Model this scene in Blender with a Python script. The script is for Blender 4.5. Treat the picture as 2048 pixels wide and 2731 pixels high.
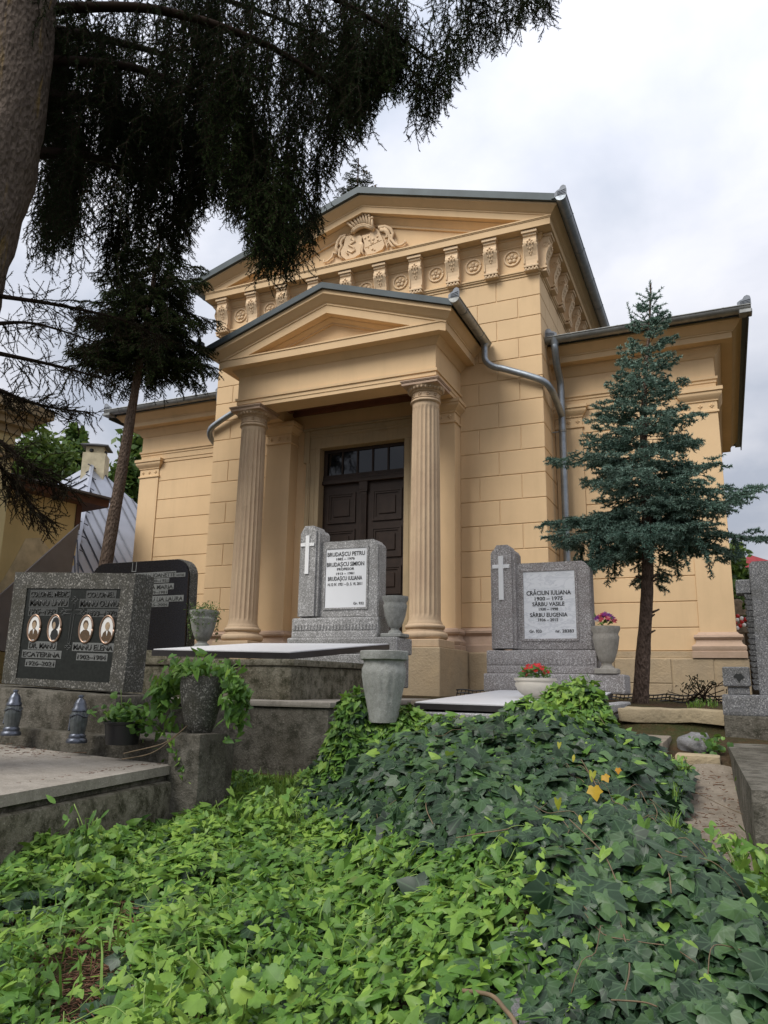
import bpy, bmesh, math, random
import numpy as np
from mathutils import Vector, Matrix

for o in list(bpy.data.objects): bpy.data.objects.remove(o, do_unlink=True)
S = bpy.context.scene
COL = S.collection
rng = np.random.default_rng(11)
random.seed(11)

# ------------------------------------------------------------------ camera
CAM = np.array([4.943143, -10.256707, -0.457113])
YAW, PITCH, ROLL, FPX = 0.4180942, 0.2213827, 0.0163681, 2032.14
_f = np.array([-math.sin(YAW)*math.cos(PITCH), math.cos(YAW)*math.cos(PITCH), math.sin(PITCH)])
_r0 = np.array([math.cos(YAW), math.sin(YAW), 0.0]); _u0 = np.cross(_r0, _f)
_r = math.cos(ROLL)*_r0 + math.sin(ROLL)*_u0
_u = -math.sin(ROLL)*_r0 + math.cos(ROLL)*_u0
cd = bpy.data.cameras.new("camera"); cam = bpy.data.objects.new("camera", cd); COL.objects.link(cam)
cam.matrix_world = Matrix(((_r[0], _u[0], -_f[0], CAM[0]), (_r[1], _u[1], -_f[1], CAM[1]), (_r[2], _u[2], -_f[2], CAM[2]), (0, 0, 0, 1)))
cd.sensor_fit = 'HORIZONTAL'; cd.sensor_width = 36.0; cd.lens = 36.0*FPX/2048.0
cd.clip_start = 0.05; cd.clip_end = 2000.0
S.camera = cam

def ray(u, v): return _f + _r*((u-1024.0)/FPX) - _u*((v-1365.5)/FPX)
def on(u, v, ax, val):                 # a sighted point on an axis-aligned plane of the place
    d = ray(u, v); i = 'xyz'.index(ax); t = (val-CAM[i])/d[i]; return CAM + t*d
def at(u, v, dist):                    # a sighted point at a horizontal distance
    d = ray(u, v); t = dist/math.hypot(d[0], d[1]); return CAM + t*d
def pix(P):
    d = np.asarray(P)-CAM; w = d@_f; return np.stack([1024+FPX*(d@_r)/w, 1365.5-FPX*(d@_u)/w, w], -1)

# ------------------------------------------------------------------ world, sun, exposure
SUN_EL, SUN_AZ = math.radians(48), math.radians(206)   # azimuth measured clockwise from +Y
W = bpy.data.worlds.new("World"); S.world = W; W.use_nodes = True
nt = W.node_tree; N = nt.nodes; L = nt.links; N.clear()
out = N.new('ShaderNodeOutputWorld'); bg = N.new('ShaderNodeBackground'); L.new(bg.outputs[0], out.inputs[0])
sky = N.new('ShaderNodeTexSky'); sky.sky_type = 'NISHITA'; sky.sun_disc = False
sky.sun_elevation = SUN_EL; sky.sun_rotation = SUN_AZ
skm = N.new('ShaderNodeVectorMath'); skm.operation = 'SCALE'; skm.inputs['Scale'].default_value = 0.07; L.new(sky.outputs[0], skm.inputs[0])
tc = N.new('ShaderNodeTexCoord'); sep = N.new('ShaderNodeSeparateXYZ'); L.new(tc.outputs['Generated'], sep.inputs[0])
def math_node(tree, op, a, b=None, clamp=False):
    n = tree.nodes.new('ShaderNodeMath'); n.operation = op; n.use_clamp = clamp
    for i, s in enumerate((a, b)):
        if s is None: continue
        if isinstance(s, (int, float)): n.inputs[i].default_value = s
        else: tree.links.new(s, n.inputs[i])
    return n.outputs[0]
zc = math_node(nt, 'MAXIMUM', sep.outputs[2], 0.0)
den = math_node(nt, 'ADD', zc, 0.35)
cx = math_node(nt, 'DIVIDE', sep.outputs[0], den); cy = math_node(nt, 'DIVIDE', sep.outputs[1], den)
cmb = N.new('ShaderNodeCombineXYZ'); L.new(cx, cmb.inputs[0]); L.new(cy, cmb.inputs[1]); cmb.inputs[2].default_value = 15.5
def wnoise(scale, detail, rough, dist=0.0):
    n = N.new('ShaderNodeTexNoise'); n.inputs['Scale'].default_value = scale; n.inputs['Detail'].default_value = detail
    n.inputs['Roughness'].default_value = rough; n.inputs['Distortion'].default_value = dist; L.new(cmb.outputs[0], n.inputs['Vector']); return n.outputs[0]
c1 = wnoise(1.25, 6, 0.5, 0.35); c2 = wnoise(3.4, 7, 0.55, 0.2)
cs = math_node(nt, 'ADD', math_node(nt, 'MULTIPLY', c1, 0.7), math_node(nt, 'MULTIPLY', c2, 0.3))
rmp = N.new('ShaderNodeValToRGB'); L.new(cs, rmp.inputs[0])
e = rmp.color_ramp.elements; e[0].position = 0.37; e[0].color = (0.56, 0.61, 0.72, 1); e[1].position = 0.60; e[1].color = (1.0, 1.0, 1.02, 1)
m = rmp.color_ramp.elements.new(0.49); m.color = (0.82, 0.84, 0.92, 1)
gap = N.new('ShaderNodeValToRGB'); L.new(c2, gap.inputs[0])
gap.color_ramp.elements[0].position = 0.25; gap.color_ramp.elements[0].color = (0.35, 0.35, 0.35, 1)
gap.color_ramp.elements[1].position = 0.32; gap.color_ramp.elements[1].color = (1, 1, 1, 1)
# an overcast sky is brighter overhead than near the horizon
grad = math_node(nt, 'ADD', math_node(nt, 'MULTIPLY', zc, 0.54), 0.288)
cl = N.new('ShaderNodeVectorMath'); cl.operation = 'SCALE'; L.new(rmp.outputs[0], cl.inputs[0]); L.new(grad, cl.inputs['Scale'])
mx = N.new('ShaderNodeMix'); mx.data_type = 'RGBA'; L.new(gap.outputs[0], mx.inputs['Factor']); L.new(skm.outputs[0], mx.inputs['A']); L.new(cl.outputs[0], mx.inputs['B'])
L.new(mx.outputs['Result'], bg.inputs[0]); bg.inputs[1].default_value = 1.0

sd = bpy.data.lights.new("sun", 'SUN'); so = bpy.data.objects.new("sun", sd); COL.objects.link(so)
sd.energy = 1.5; sd.angle = math.radians(28); sd.color = (1.0, 0.965, 0.91)
_sv = Vector((math.sin(SUN_AZ)*math.cos(SUN_EL), math.cos(SUN_AZ)*math.cos(SUN_EL), math.sin(SUN_EL)))
so.rotation_euler = _sv.to_track_quat('Z', 'Y').to_euler(); so.location = (0, 0, 30)

S.view_settings.view_transform = 'Standard'; S.view_settings.look = 'None'
S.view_settings.exposure = 1.0; S.view_settings.gamma = 1.0; S.view_settings.use_curve_mapping = False
S.render.engine = 'CYCLES'
S.cycles.max_bounces = 6; S.cycles.diffuse_bounces = 3; S.cycles.glossy_bounces = 3; S.cycles.transmission_bounces = 3; S.cycles.transparent_max_bounces = 6
S.cycles.use_denoising = True; S.cycles.caustics_reflective = False; S.cycles.caustics_refractive = False

# ------------------------------------------------------------------ materials
MATS = {}
def mix(t, fac, a, b, mode='MIX'):
    n = t.nodes.new('ShaderNodeMix'); n.data_type = 'RGBA'; n.blend_type = mode
    for key, s in (('Factor', fac), ('A', a), ('B', b)):
        i = n.inputs[key] if key == 'Factor' else [q for q in n.inputs if q.name == key and q.type == 'RGBA'][0]
        if isinstance(s, (int, float)): i.default_value = s
        elif isinstance(s, tuple): i.default_value = (*s[:3], 1)
        else: t.links.new(s, i)
    return [q for q in n.outputs if q.type == 'RGBA'][0]
def ramp(t, s, p0, p1, c0=(0, 0, 0), c1=(1, 1, 1)):
    n = t.nodes.new('ShaderNodeValToRGB'); t.links.new(s, n.inputs[0]); e = n.color_ramp.elements
    e[0].position = p0; e[0].color = (*c0, 1); e[1].position = p1; e[1].color = (*c1, 1); return n.outputs[0]
def noise(t, vec, scale, detail=4, rough=0.55, dist=0.0):
    n = t.nodes.new('ShaderNodeTexNoise'); n.inputs['Scale'].default_value = scale; n.inputs['Detail'].default_value = detail
    n.inputs['Roughness'].default_value = rough; n.inputs['Distortion'].default_value = dist; t.links.new(vec, n.inputs['Vector']); return n.outputs[0]
def scaled(t, vec, s):
    n = t.nodes.new('ShaderNodeVectorMath'); n.operation = 'MULTIPLY'; t.links.new(vec, n.inputs[0]); n.inputs[1].default_value = s; return n.outputs[0]
def voro(t, vec, scale, feat='F1', outp='Distance'):
    n = t.nodes.new('ShaderNodeTexVoronoi'); n.feature = feat; n.inputs['Scale'].default_value = scale; t.links.new(vec, n.inputs['Vector']); return n.outputs[outp]
def start(name, rough=0.8, metallic=0.0, spec=0.5):
    m = bpy.data.materials.new(name); m.use_nodes = True; t = m.node_tree; b = t.nodes['Principled BSDF']
    b.inputs['Roughness'].default_value = rough; b.inputs['Metallic'].default_value = metallic
    b.inputs['Specular IOR Level'].default_value = spec
    g = t.nodes.new('ShaderNodeNewGeometry'); MATS[name] = m
    return m, t, b, g.outputs['Position']
def bump(t, b, h, strength=0.3, dist=0.01):
    n = t.nodes.new('ShaderNodeBump'); n.inputs['Strength'].default_value = strength; n.inputs['Distance'].default_value = dist
    t.links.new(h, n.inputs['Height']); t.links.new(n.outputs[0], b.inputs['Normal'])
def basecol(t, b, c):
    if isinstance(c, tuple): b.inputs['Base Color'].default_value = (*c, 1)
    else: t.links.new(c, b.inputs['Base Color'])

def m_plain(name, c, rough=0.6, metallic=0.0, var=0.12, scale=6.0, bs=0.0, spec=0.5):
    m, t, b, p = start(name, rough, metallic, spec)
    n = noise(t, p, scale, 5)
    basecol(t, b, mix(t, ramp(t, n, 0.3, 0.7), tuple(x*(1-var) for x in c), tuple(min(1, x*(1+var)) for x in c)))
    if bs: bump(t, b, noise(t, p, scale*12, 4), bs, 0.004)
    return m

def m_plaster(name, c):
    m, t, b, p = start(name, 0.86, spec=0.25)
    big = noise(t, p, 0.9, 5, 0.6); streak = noise(t, scaled(t, p, (5.0, 5.0, 0.5)), 1.0, 5, 0.6)
    col = mix(t, ramp(t, big, 0.3, 0.72), tuple(x*0.90 for x in c), tuple(x*1.07 for x in c))
    col = mix(t, math_node(t, 'MULTIPLY', ramp(t, streak, 0.52, 0.78), 0.32), col, tuple(x*0.72 for x in c))
    fine = noise(t, p, 160, 3); mid = noise(t, p, 22, 4)
    col = mix(t, math_node(t, 'MULTIPLY', ramp(t, mid, 0.45, 0.75), 0.12), col, (c[0]*1.06, c[1]*1.04, c[2]*1.0))
    basecol(t, b, col); bump(t, b, math_node(t, 'ADD', math_node(t, 'MULTIPLY', fine, 0.5), mid), 0.16, 0.004)
    return m

def m_sandstone(name, c, c2, stain=(0.16, 0.13, 0.10), rough_bump=0.35, vert=True, stain_amt=0.5):
    m, t, b, p = start(name, 0.88, spec=0.2)
    n1 = noise(t, p, 2.6, 6, 0.62); n2 = noise(t, scaled(t, p, (26, 26, 2.2) if vert else (4, 4, 14)), 1.0, 5, 0.6)
    col = mix(t, ramp(t, n1, 0.32, 0.68), c, c2)
    col = mix(t, math_node(t, 'MULTIPLY', ramp(t, n2, 0.5, 0.78), 0.45), col, tuple(x*0.62 for x in c))
    n3 = noise(t, p, 5.5, 7, 0.7)
    col = mix(t, math_node(t, 'MULTIPLY', ramp(t, n3, 0.55, 0.75), stain_amt), col, stain)
    basecol(t, b, col)
    bump(t, b, math_node(t, 'ADD', noise(t, p, 34, 6, 0.65), math_node(t, 'MULTIPLY', n3, 0.8)), rough_bump, 0.012)
    return m

def m_granite(name, dark, mid, light, scale=140.0, moss=0.0, mossc=(0.09, 0.10, 0.05), weather=0.35, bs=0.5):
    m, t, b, p = start(name, 0.82, spec=0.3)
    v = noise(t, p, scale, 2, 0.6); v2 = noise(t, p, scale*0.55, 2, 0.5)
    col = mix(t, ramp(t, v, 0.42, 0.52), dark, mid)
    col = mix(t, ramp(t, v2, 0.56, 0.62), col, light)
    w = noise(t, p, 3.2, 7, 0.7); w2 = noise(t, p, 11.0, 6, 0.7)
    col = mix(t, math_node(t, 'MULTIPLY', ramp(t, w, 0.42, 0.72), weather), col, tuple(x*0.45 for x in mid))
    if moss:
        g = math_node(t, 'MULTIPLY', ramp(t, math_node(t, 'ADD', math_node(t, 'MULTIPLY', w, 0.5), math_node(t, 'MULTIPLY', w2, 0.5)), 0.46, 0.62), moss)
        col = mix(t, g, col, mossc)
    basecol(t, b, col); bump(t, b, math_node(t, 'ADD', v, math_node(t, 'MULTIPLY', w2, 1.2)), bs, 0.006)
    return m

def m_concrete(name, c, dark, moss=(0.05, 0.05, 0.03), amt=0.6, scale=1.0, bs=0.7):
    m, t, b, p = start(name, 0.92, spec=0.15)
    n1 = noise(t, p, 2.2*scale, 7, 0.68); n2 = noise(t, p, 13*scale, 7, 0.72); n3 = noise(t, p, 70*scale, 5, 0.7); st = noise(t, scaled(t, p, (7, 7, 0.8)), 1.0, 5, 0.65)
    col = mix(t, ramp(t, n1, 0.32, 0.66), c, dark)
    col = mix(t, math_node(t, 'MULTIPLY', ramp(t, n2, 0.44, 0.62), amt), col, moss)
    col = mix(t, math_node(t, 'MULTIPLY', ramp(t, st, 0.5, 0.75), 0.45), col, tuple(x*0.5 for x in dark))
    col = mix(t, math_node(t, 'MULTIPLY', ramp(t, n3, 0.56, 0.70), 0.5), col, tuple(min(1, x*1.7) for x in c))
    basecol(t, b, col); bump(t, b, math_node(t, 'ADD', n3, math_node(t, 'MULTIPLY', n2, 1.6)), bs, 0.012)
    return m

def m_marble(name):
    m, t, b, p = start(name, 0.3, spec=0.5)
    n = noise(t, scaled(t, p, (3.0, 3.0, 9.0)), 1.6, 8, 0.6, 1.4)
    v = ramp(t, n, 0.47, 0.53); n2 = math_node(t, 'ABSOLUTE', math_node(t, 'SUBTRACT', n, 0.5))
    col = mix(t, ramp(t, n2, 0.0, 0.05), (0.50, 0.52, 0.55), (0.80, 0.81, 0.82))
    basecol(t, b, mix(t, 0.45, col, (0.82, 0.83, 0.84))); return m

def m_metal(name, c, rough=0.42, var=0.25):
    m, t, b, p = start(name, rough, 0.75)
    n = noise(t, p, 5.0, 6, 0.65); n2 = noise(t, p, 28.0, 4, 0.6)
    col = mix(t, ramp(t, n, 0.3, 0.7), tuple(x*(1-var) for x in c), tuple(min(1, x*(1+var)) for x in c))
    col = mix(t, math_node(t, 'MULTIPLY', ramp(t, n2, 0.5, 0.75), 0.25), col, tuple(x*0.6 for x in c))
    basecol(t, b, col); t.links.new(ramp(t, n2, 0.2, 0.9, (rough*0.75,)*3, (min(1, rough*1.4),)*3), b.inputs['Roughness']); return m

def m_bark(name, c, c2, zs=0.25, scale=16, bs=1.0, resin=False):
    m, t, b, p = start(name, 0.95, spec=0.1)
    q = scaled(t, p, (1, 1, zs)); n = noise(t, q, scale, 7, 0.7, 0.6); v = voro(t, q, scale*1.4)
    col = mix(t, ramp(t, n, 0.35, 0.68), c, c2)
    col = mix(t, math_node(t, 'MULTIPLY', ramp(t, v, 0.0, 0.25, (1, 1, 1), (0, 0, 0)), 0.5), col, tuple(x*0.35 for x in c))
    if resin:
        r = noise(t, scaled(t, p, (9, 9, 1.1)), 1.0, 5, 0.6, 0.4)
        col = mix(t, math_node(t, 'MULTIPLY', ramp(t, r, 0.60, 0.72), 0.8), col, (0.26, 0.17, 0.035))
    basecol(t, b, col); bump(t, b, math_node(t, 'ADD', n, v), bs, 0.03); return m

def m_leaf(name, c_dark, c_mid, c_light, rough=0.5, vein=None, trans=0.25, spec=0.35):
    """leaves: colour by the leaf's own tint, pale veins drawn in leaf coordinates"""
    m, t, b, p = start(name, rough, spec=spec)
    a = t.nodes.new('ShaderNodeAttribute'); a.attribute_name = 'tint'
    n = t.nodes.new('ShaderNodeValToRGB'); t.links.new(a.outputs['Fac'], n.inputs[0]); e = n.color_ramp.elements
    e[0].position = 0.0; e[0].color = (*c_dark, 1); e[1].position = 1.0; e[1].color = (*c_light, 1); k = e.new(0.5); k.color = (*c_mid, 1)
    col = n.outputs[0]
    if vein:
        l = t.nodes.new('ShaderNodeAttribute'); l.attribute_name = 'luv'; s = t.nodes.new('ShaderNodeSeparateXYZ'); t.links.new(l.outputs['Vector'], s.inputs[0])
        ang = math_node(t, 'ARCTAN2', s.outputs[0], s.outputs[1]); rr = math_node(t, 'SQRT', math_node(t, 'ADD', math_node(t, 'MULTIPLY', s.outputs[0], s.outputs[0]), math_node(t, 'MULTIPLY', s.outputs[1], s.outputs[1])))
        fr = math_node(t, 'ABSOLUTE', math_node(t, 'SUBTRACT', math_node(t, 'FRACT', math_node(t, 'ADD', math_node(t, 'DIVIDE', ang, vein[0]), 0.5)), 0.5))
        dist = math_node(t, 'MULTIPLY', math_node(t, 'MULTIPLY', fr, vein[0]), rr)
        col = mix(t, math_node(t, 'MULTIPLY', ramp(t, dist, 0.0, vein[1], (1, 1, 1), (0, 0, 0)), vein[3]), col, vein[2])
    nz = noise(t, p, 45, 4); col = mix(t, math_node(t, 'MULTIPLY', ramp(t, nz, 0.35, 0.75), 0.3), col, tuple(x*0.6 for x in c_dark))
    basecol(t, b, col)
    if trans:
        tr = t.nodes.new('ShaderNodeBsdfTranslucent'); t.links.new(mix(t, 0.5, col, c_light), tr.inputs[0])
        ms = t.nodes.new('ShaderNodeMixShader'); ms.inputs[0].default_value = trans
        t.links.new(b.outputs[0], ms.inputs[1]); t.links.new(tr.outputs[0], ms.inputs[2]); t.links.new(ms.outputs[0], t.nodes['Material Output'].inputs[0])
    return m

def m_glass(name):
    m, t, b, p = start(name, 0.04, spec=0.5); basecol(t, b, (0.006, 0.006, 0.007)); bump(t, b, noise(t, p, 5, 3), 0.05, 0.02); return m

m_plaster('plaster', (0.68, 0.485, 0.282))
m_plaster('ornament', (0.68, 0.505, 0.325))
m_plaster('house_plaster', (0.56, 0.46, 0.24))
m_sandstone('column_stone', (0.53, 0.40, 0.265), (0.46, 0.335, 0.225), (0.25, 0.175, 0.115), 0.3, True, 0.35)
m_sandstone('pink_stone', (0.50, 0.36, 0.27), (0.42, 0.30, 0.21), (0.25, 0.18, 0.14), 0.35, False, 0.3)
m_sandstone('plinth_stone', (0.46, 0.35, 0.22), (0.38, 0.30, 0.20), (0.20, 0.16, 0.11), 0.8, False, 0.4)
m_sandstone('frame_stone', (0.40, 0.30, 0.18), (0.34, 0.27, 0.17), (0.17, 0.13, 0.085), 0.3, True, 0.35)
m_plain('door_paint', (0.030, 0.019, 0.014), 0.5, var=0.2, scale=9, spec=0.22)
m_glass('door_glass')
m_metal('zinc', (0.27, 0.30, 0.33), 0.46)
m_metal('zinc_worn', (0.27, 0.275, 0.265), 0.5, 0.35)
m_plain('roof_edge', (0.050, 0.066, 0.072), 0.5, 0.2, var=0.25, scale=3)
m_plain('zinc_plate', (0.20, 0.22, 0.25), 0.6, var=0.25, scale=14)
m_plain('ceiling_shade', (0.20, 0.085, 0.05), 0.7, scale=3)  # plaster moulding under the porch; its shade put into a red-brown colour
m_granite('granite', (0.13, 0.128, 0.125), (0.37, 0.365, 0.355), (0.62, 0.61, 0.60), 170, 0.4, (0.13, 0.125, 0.11), 0.32)
m_granite('granite_pink', (0.16, 0.145, 0.14), (0.41, 0.385, 0.37), (0.66, 0.635, 0.62), 170, 0.3, (0.19, 0.15, 0.13), 0.28)
m_granite('granite_dark', (0.035, 0.034, 0.030), (0.10, 0.097, 0.085), (0.27, 0.26, 0.235), 150, 0.7, (0.05, 0.047, 0.033), 0.5, 0.8)
m_granite('granite_cross', (0.07, 0.07, 0.072), (0.17, 0.17, 0.175), (0.31, 0.31, 0.305), 190, 0.5, (0.06, 0.058, 0.045), 0.4, 0.5)
m_concrete('moss_concrete', (0.27, 0.25, 0.195), (0.13, 0.115, 0.08), (0.030, 0.030, 0.014), 0.85, 1.0, 0.9)
m_concrete('dark_concrete', (0.20, 0.185, 0.155), (0.085, 0.075, 0.058), (0.026, 0.026, 0.016), 0.7, 1.0, 0.9)
m_concrete('slab_concrete', (0.33, 0.30, 0.26), (0.25, 0.225, 0.19), (0.15, 0.13, 0.10), 0.35, 1.4, 0.4)
m_concrete('path_concrete', (0.25, 0.215, 0.17), (0.19, 0.16, 0.125), (0.13, 0.10, 0.07), 0.4, 1.2, 0.4)
m_concrete('urn_concrete', (0.37, 0.375, 0.35), (0.27, 0.275, 0.255), (0.10, 0.10, 0.085), 0.4, 2.0, 0.4)
m_concrete('urn_pale', (0.42, 0.39, 0.34), (0.30, 0.28, 0.24), (0.16, 0.14, 0.11), 0.3, 2.0, 0.3)
m_marble('marble')
m_plain('tablet_white', (0.74, 0.75, 0.76), 0.35, var=0.03, scale=3)
m_plain('slab_terrazzo', (0.60, 0.60, 0.61), 0.45, var=0.06, scale=60)
m_plain('slab_edge', (0.022, 0.019, 0.019), 0.35, var=0.3)
m_plain('white_paint', (0.78, 0.78, 0.77), 0.5, var=0.03)
m_plain('letter_black', (0.012, 0.012, 0.012), 0.5)
m_plain('letter_silver', (0.125, 0.13, 0.124), 0.6)
m_plain('letter_faded', (0.05, 0.053, 0.05), 0.6)
m_plain('letter_dark', (0.012, 0.013, 0.012), 0.4)
m_plain('black_granite', (0.009, 0.009, 0.012), 0.18, var=0.3, scale=60, spec=0.3)
m_plain('tablet_dark', (0.016, 0.018, 0.016), 0.4, var=0.25, scale=40, spec=0.2)
m_metal('bronze', (0.36, 0.24, 0.17), 0.35)
m_plain('porcelain', (0.72, 0.71, 0.68), 0.25, var=0.05)
m_plain('sepia', (0.085, 0.05, 0.022), 0.4, var=0.3, scale=80)
m_plain('sepia_face', (0.34, 0.25, 0.16), 0.4, var=0.2, scale=80)
m_metal('lantern_metal', (0.10, 0.11, 0.135), 0.36)
m_plain('lantern_glass', (0.085, 0.095, 0.095), 0.15, var=0.3, scale=30)
m_plain('black_plastic', (0.010, 0.010, 0.011), 0.4)
m_plain('ceramic', (0.52, 0.48, 0.41), 0.5, var=0.1, scale=14)
m_plain('candle_red', (0.42, 0.012, 0.012), 0.3)
m_plain('soil', (0.055, 0.040, 0.026), 0.98, var=0.4, scale=14, bs=0.8, spec=0.1)
m_bark('bark', (0.17, 0.135, 0.108), (0.075, 0.058, 0.046), 0.45, 34, 1.0, True)
m_bark('bark_thin', (0.155, 0.112, 0.085), (0.075, 0.055, 0.042), 0.5, 30, 0.9)
m_bark('bark_blue', (0.19, 0.135, 0.105), (0.075, 0.052, 0.04), 0.5, 30, 0.9)
m_plain('twig', (0.022, 0.015, 0.011), 0.95, spec=0.05)
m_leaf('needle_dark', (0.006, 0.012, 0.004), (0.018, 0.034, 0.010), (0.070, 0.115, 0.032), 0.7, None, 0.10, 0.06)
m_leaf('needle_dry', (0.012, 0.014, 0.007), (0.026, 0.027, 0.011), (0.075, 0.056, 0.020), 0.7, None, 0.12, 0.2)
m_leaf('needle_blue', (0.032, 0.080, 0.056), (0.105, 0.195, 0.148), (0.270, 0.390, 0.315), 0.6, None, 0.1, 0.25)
m_leaf('leaf_ivy', (0.006, 0.018, 0.007), (0.017, 0.044, 0.017), (0.075, 0.150, 0.040), 0.42, (0.66, 0.035, (0.085, 0.15, 0.075), 0.5), 0.08, 0.32)
m_leaf('leaf_bindweed', (0.034, 0.092, 0.018), (0.105, 0.225, 0.034), (0.270, 0.410, 0.062), 0.48, (1.05, 0.022, (0.22, 0.38, 0.09), 0.25), 0.28, 0.35)
m_leaf('leaf_yellow', (0.24, 0.29, 0.02), (0.40, 0.36, 0.02), (0.55, 0.24, 0.015), 0.5, None, 0.3)
m_leaf('leaf_tree', (0.03, 0.07, 0.014), (0.075, 0.145, 0.028), (0.18, 0.24, 0.05), 0.5, None, 0.3)
m_leaf('grass_blade', (0.07, 0.16, 0.025), (0.14, 0.27, 0.04), (0.26, 0.36, 0.07), 0.5, None, 0.3)
m_leaf('petal_red', (0.42, 0.008, 0.012), (0.58, 0.014, 0.018), (0.70, 0.05, 0.05), 0.5, None, 0.2)
m_leaf('petal_mix', (0.16, 0.012, 0.20), (0.48, 0.008, 0.03), (0.80, 0.78, 0.74), 0.5, None, 0.15)
m_plain('fascia_wood', (0.075, 0.027, 0.017), 0.7, scale=8)
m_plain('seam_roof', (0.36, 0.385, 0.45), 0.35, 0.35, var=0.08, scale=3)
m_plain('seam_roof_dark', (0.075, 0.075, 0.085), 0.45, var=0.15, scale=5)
m_plain('seam', (0.09, 0.10, 0.13), 0.5)
m_plain('brick_red', (0.24, 0.06, 0.038), 0.8, var=0.25, scale=10)
m_plain('roof_red', (0.36, 0.05, 0.06), 0.5, var=0.15, scale=6)
m_plain('old_wood', (0.20, 0.16, 0.115), 0.9, var=0.3, scale=20, bs=0.4)
m_plain('plank_wood', (0.36, 0.28, 0.15), 0.9, var=0.25, scale=9, bs=0.5)
m_concrete('rock', (0.34, 0.34, 0.35), (0.22, 0.215, 0.21), (0.12, 0.115, 0.10), 0.5, 3.0, 1.0)
m_sandstone('threshold_stone', (0.40, 0.32, 0.20), (0.30, 0.245, 0.16), (0.13, 0.11, 0.07), 0.9, False, 0.5)
m_plain('dry_stem', (0.13, 0.09, 0.05), 0.8, var=0.3, scale=20)
m_plain('chimney_plaster', (0.50, 0.44, 0.30), 0.9, var=0.25, scale=5, bs=0.4)

# ------------------------------------------------------------------ builders
OFF = {}
def tag(o, label=None, cat=None, group=None, kind=None):
    if label: o['label'] = label
    if cat: o['category'] = cat
    if group: o['group'] = group
    if kind: o['kind'] = kind
    return o
def thing(name, label, cat, loc=(0, 0, 0), rot=(0, 0, 0), group=None, local=False):
    o = bpy.data.objects.new(name, None); COL.objects.link(o); o.location = loc; o.rotation_euler = rot
    o.empty_display_size = 0.1
    OFF[o.name] = Vector((0, 0, 0)) if local else Vector(loc)
    return tag(o, label, cat, group)
def link(name, me, mat, parent=None, smooth=False):
    o = bpy.data.objects.new(name, me); COL.objects.link(o)
    if mat and not me.materials: me.materials.append(MATS[mat])
    if smooth:
        me.polygons.foreach_set('use_smooth', np.ones(len(me.polygons), bool))
    if parent is not None:
        o.parent = parent; OFF[o.name] = OFF[parent.name]
    else: OFF[o.name] = Vector((0, 0, 0))
    return o

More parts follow.
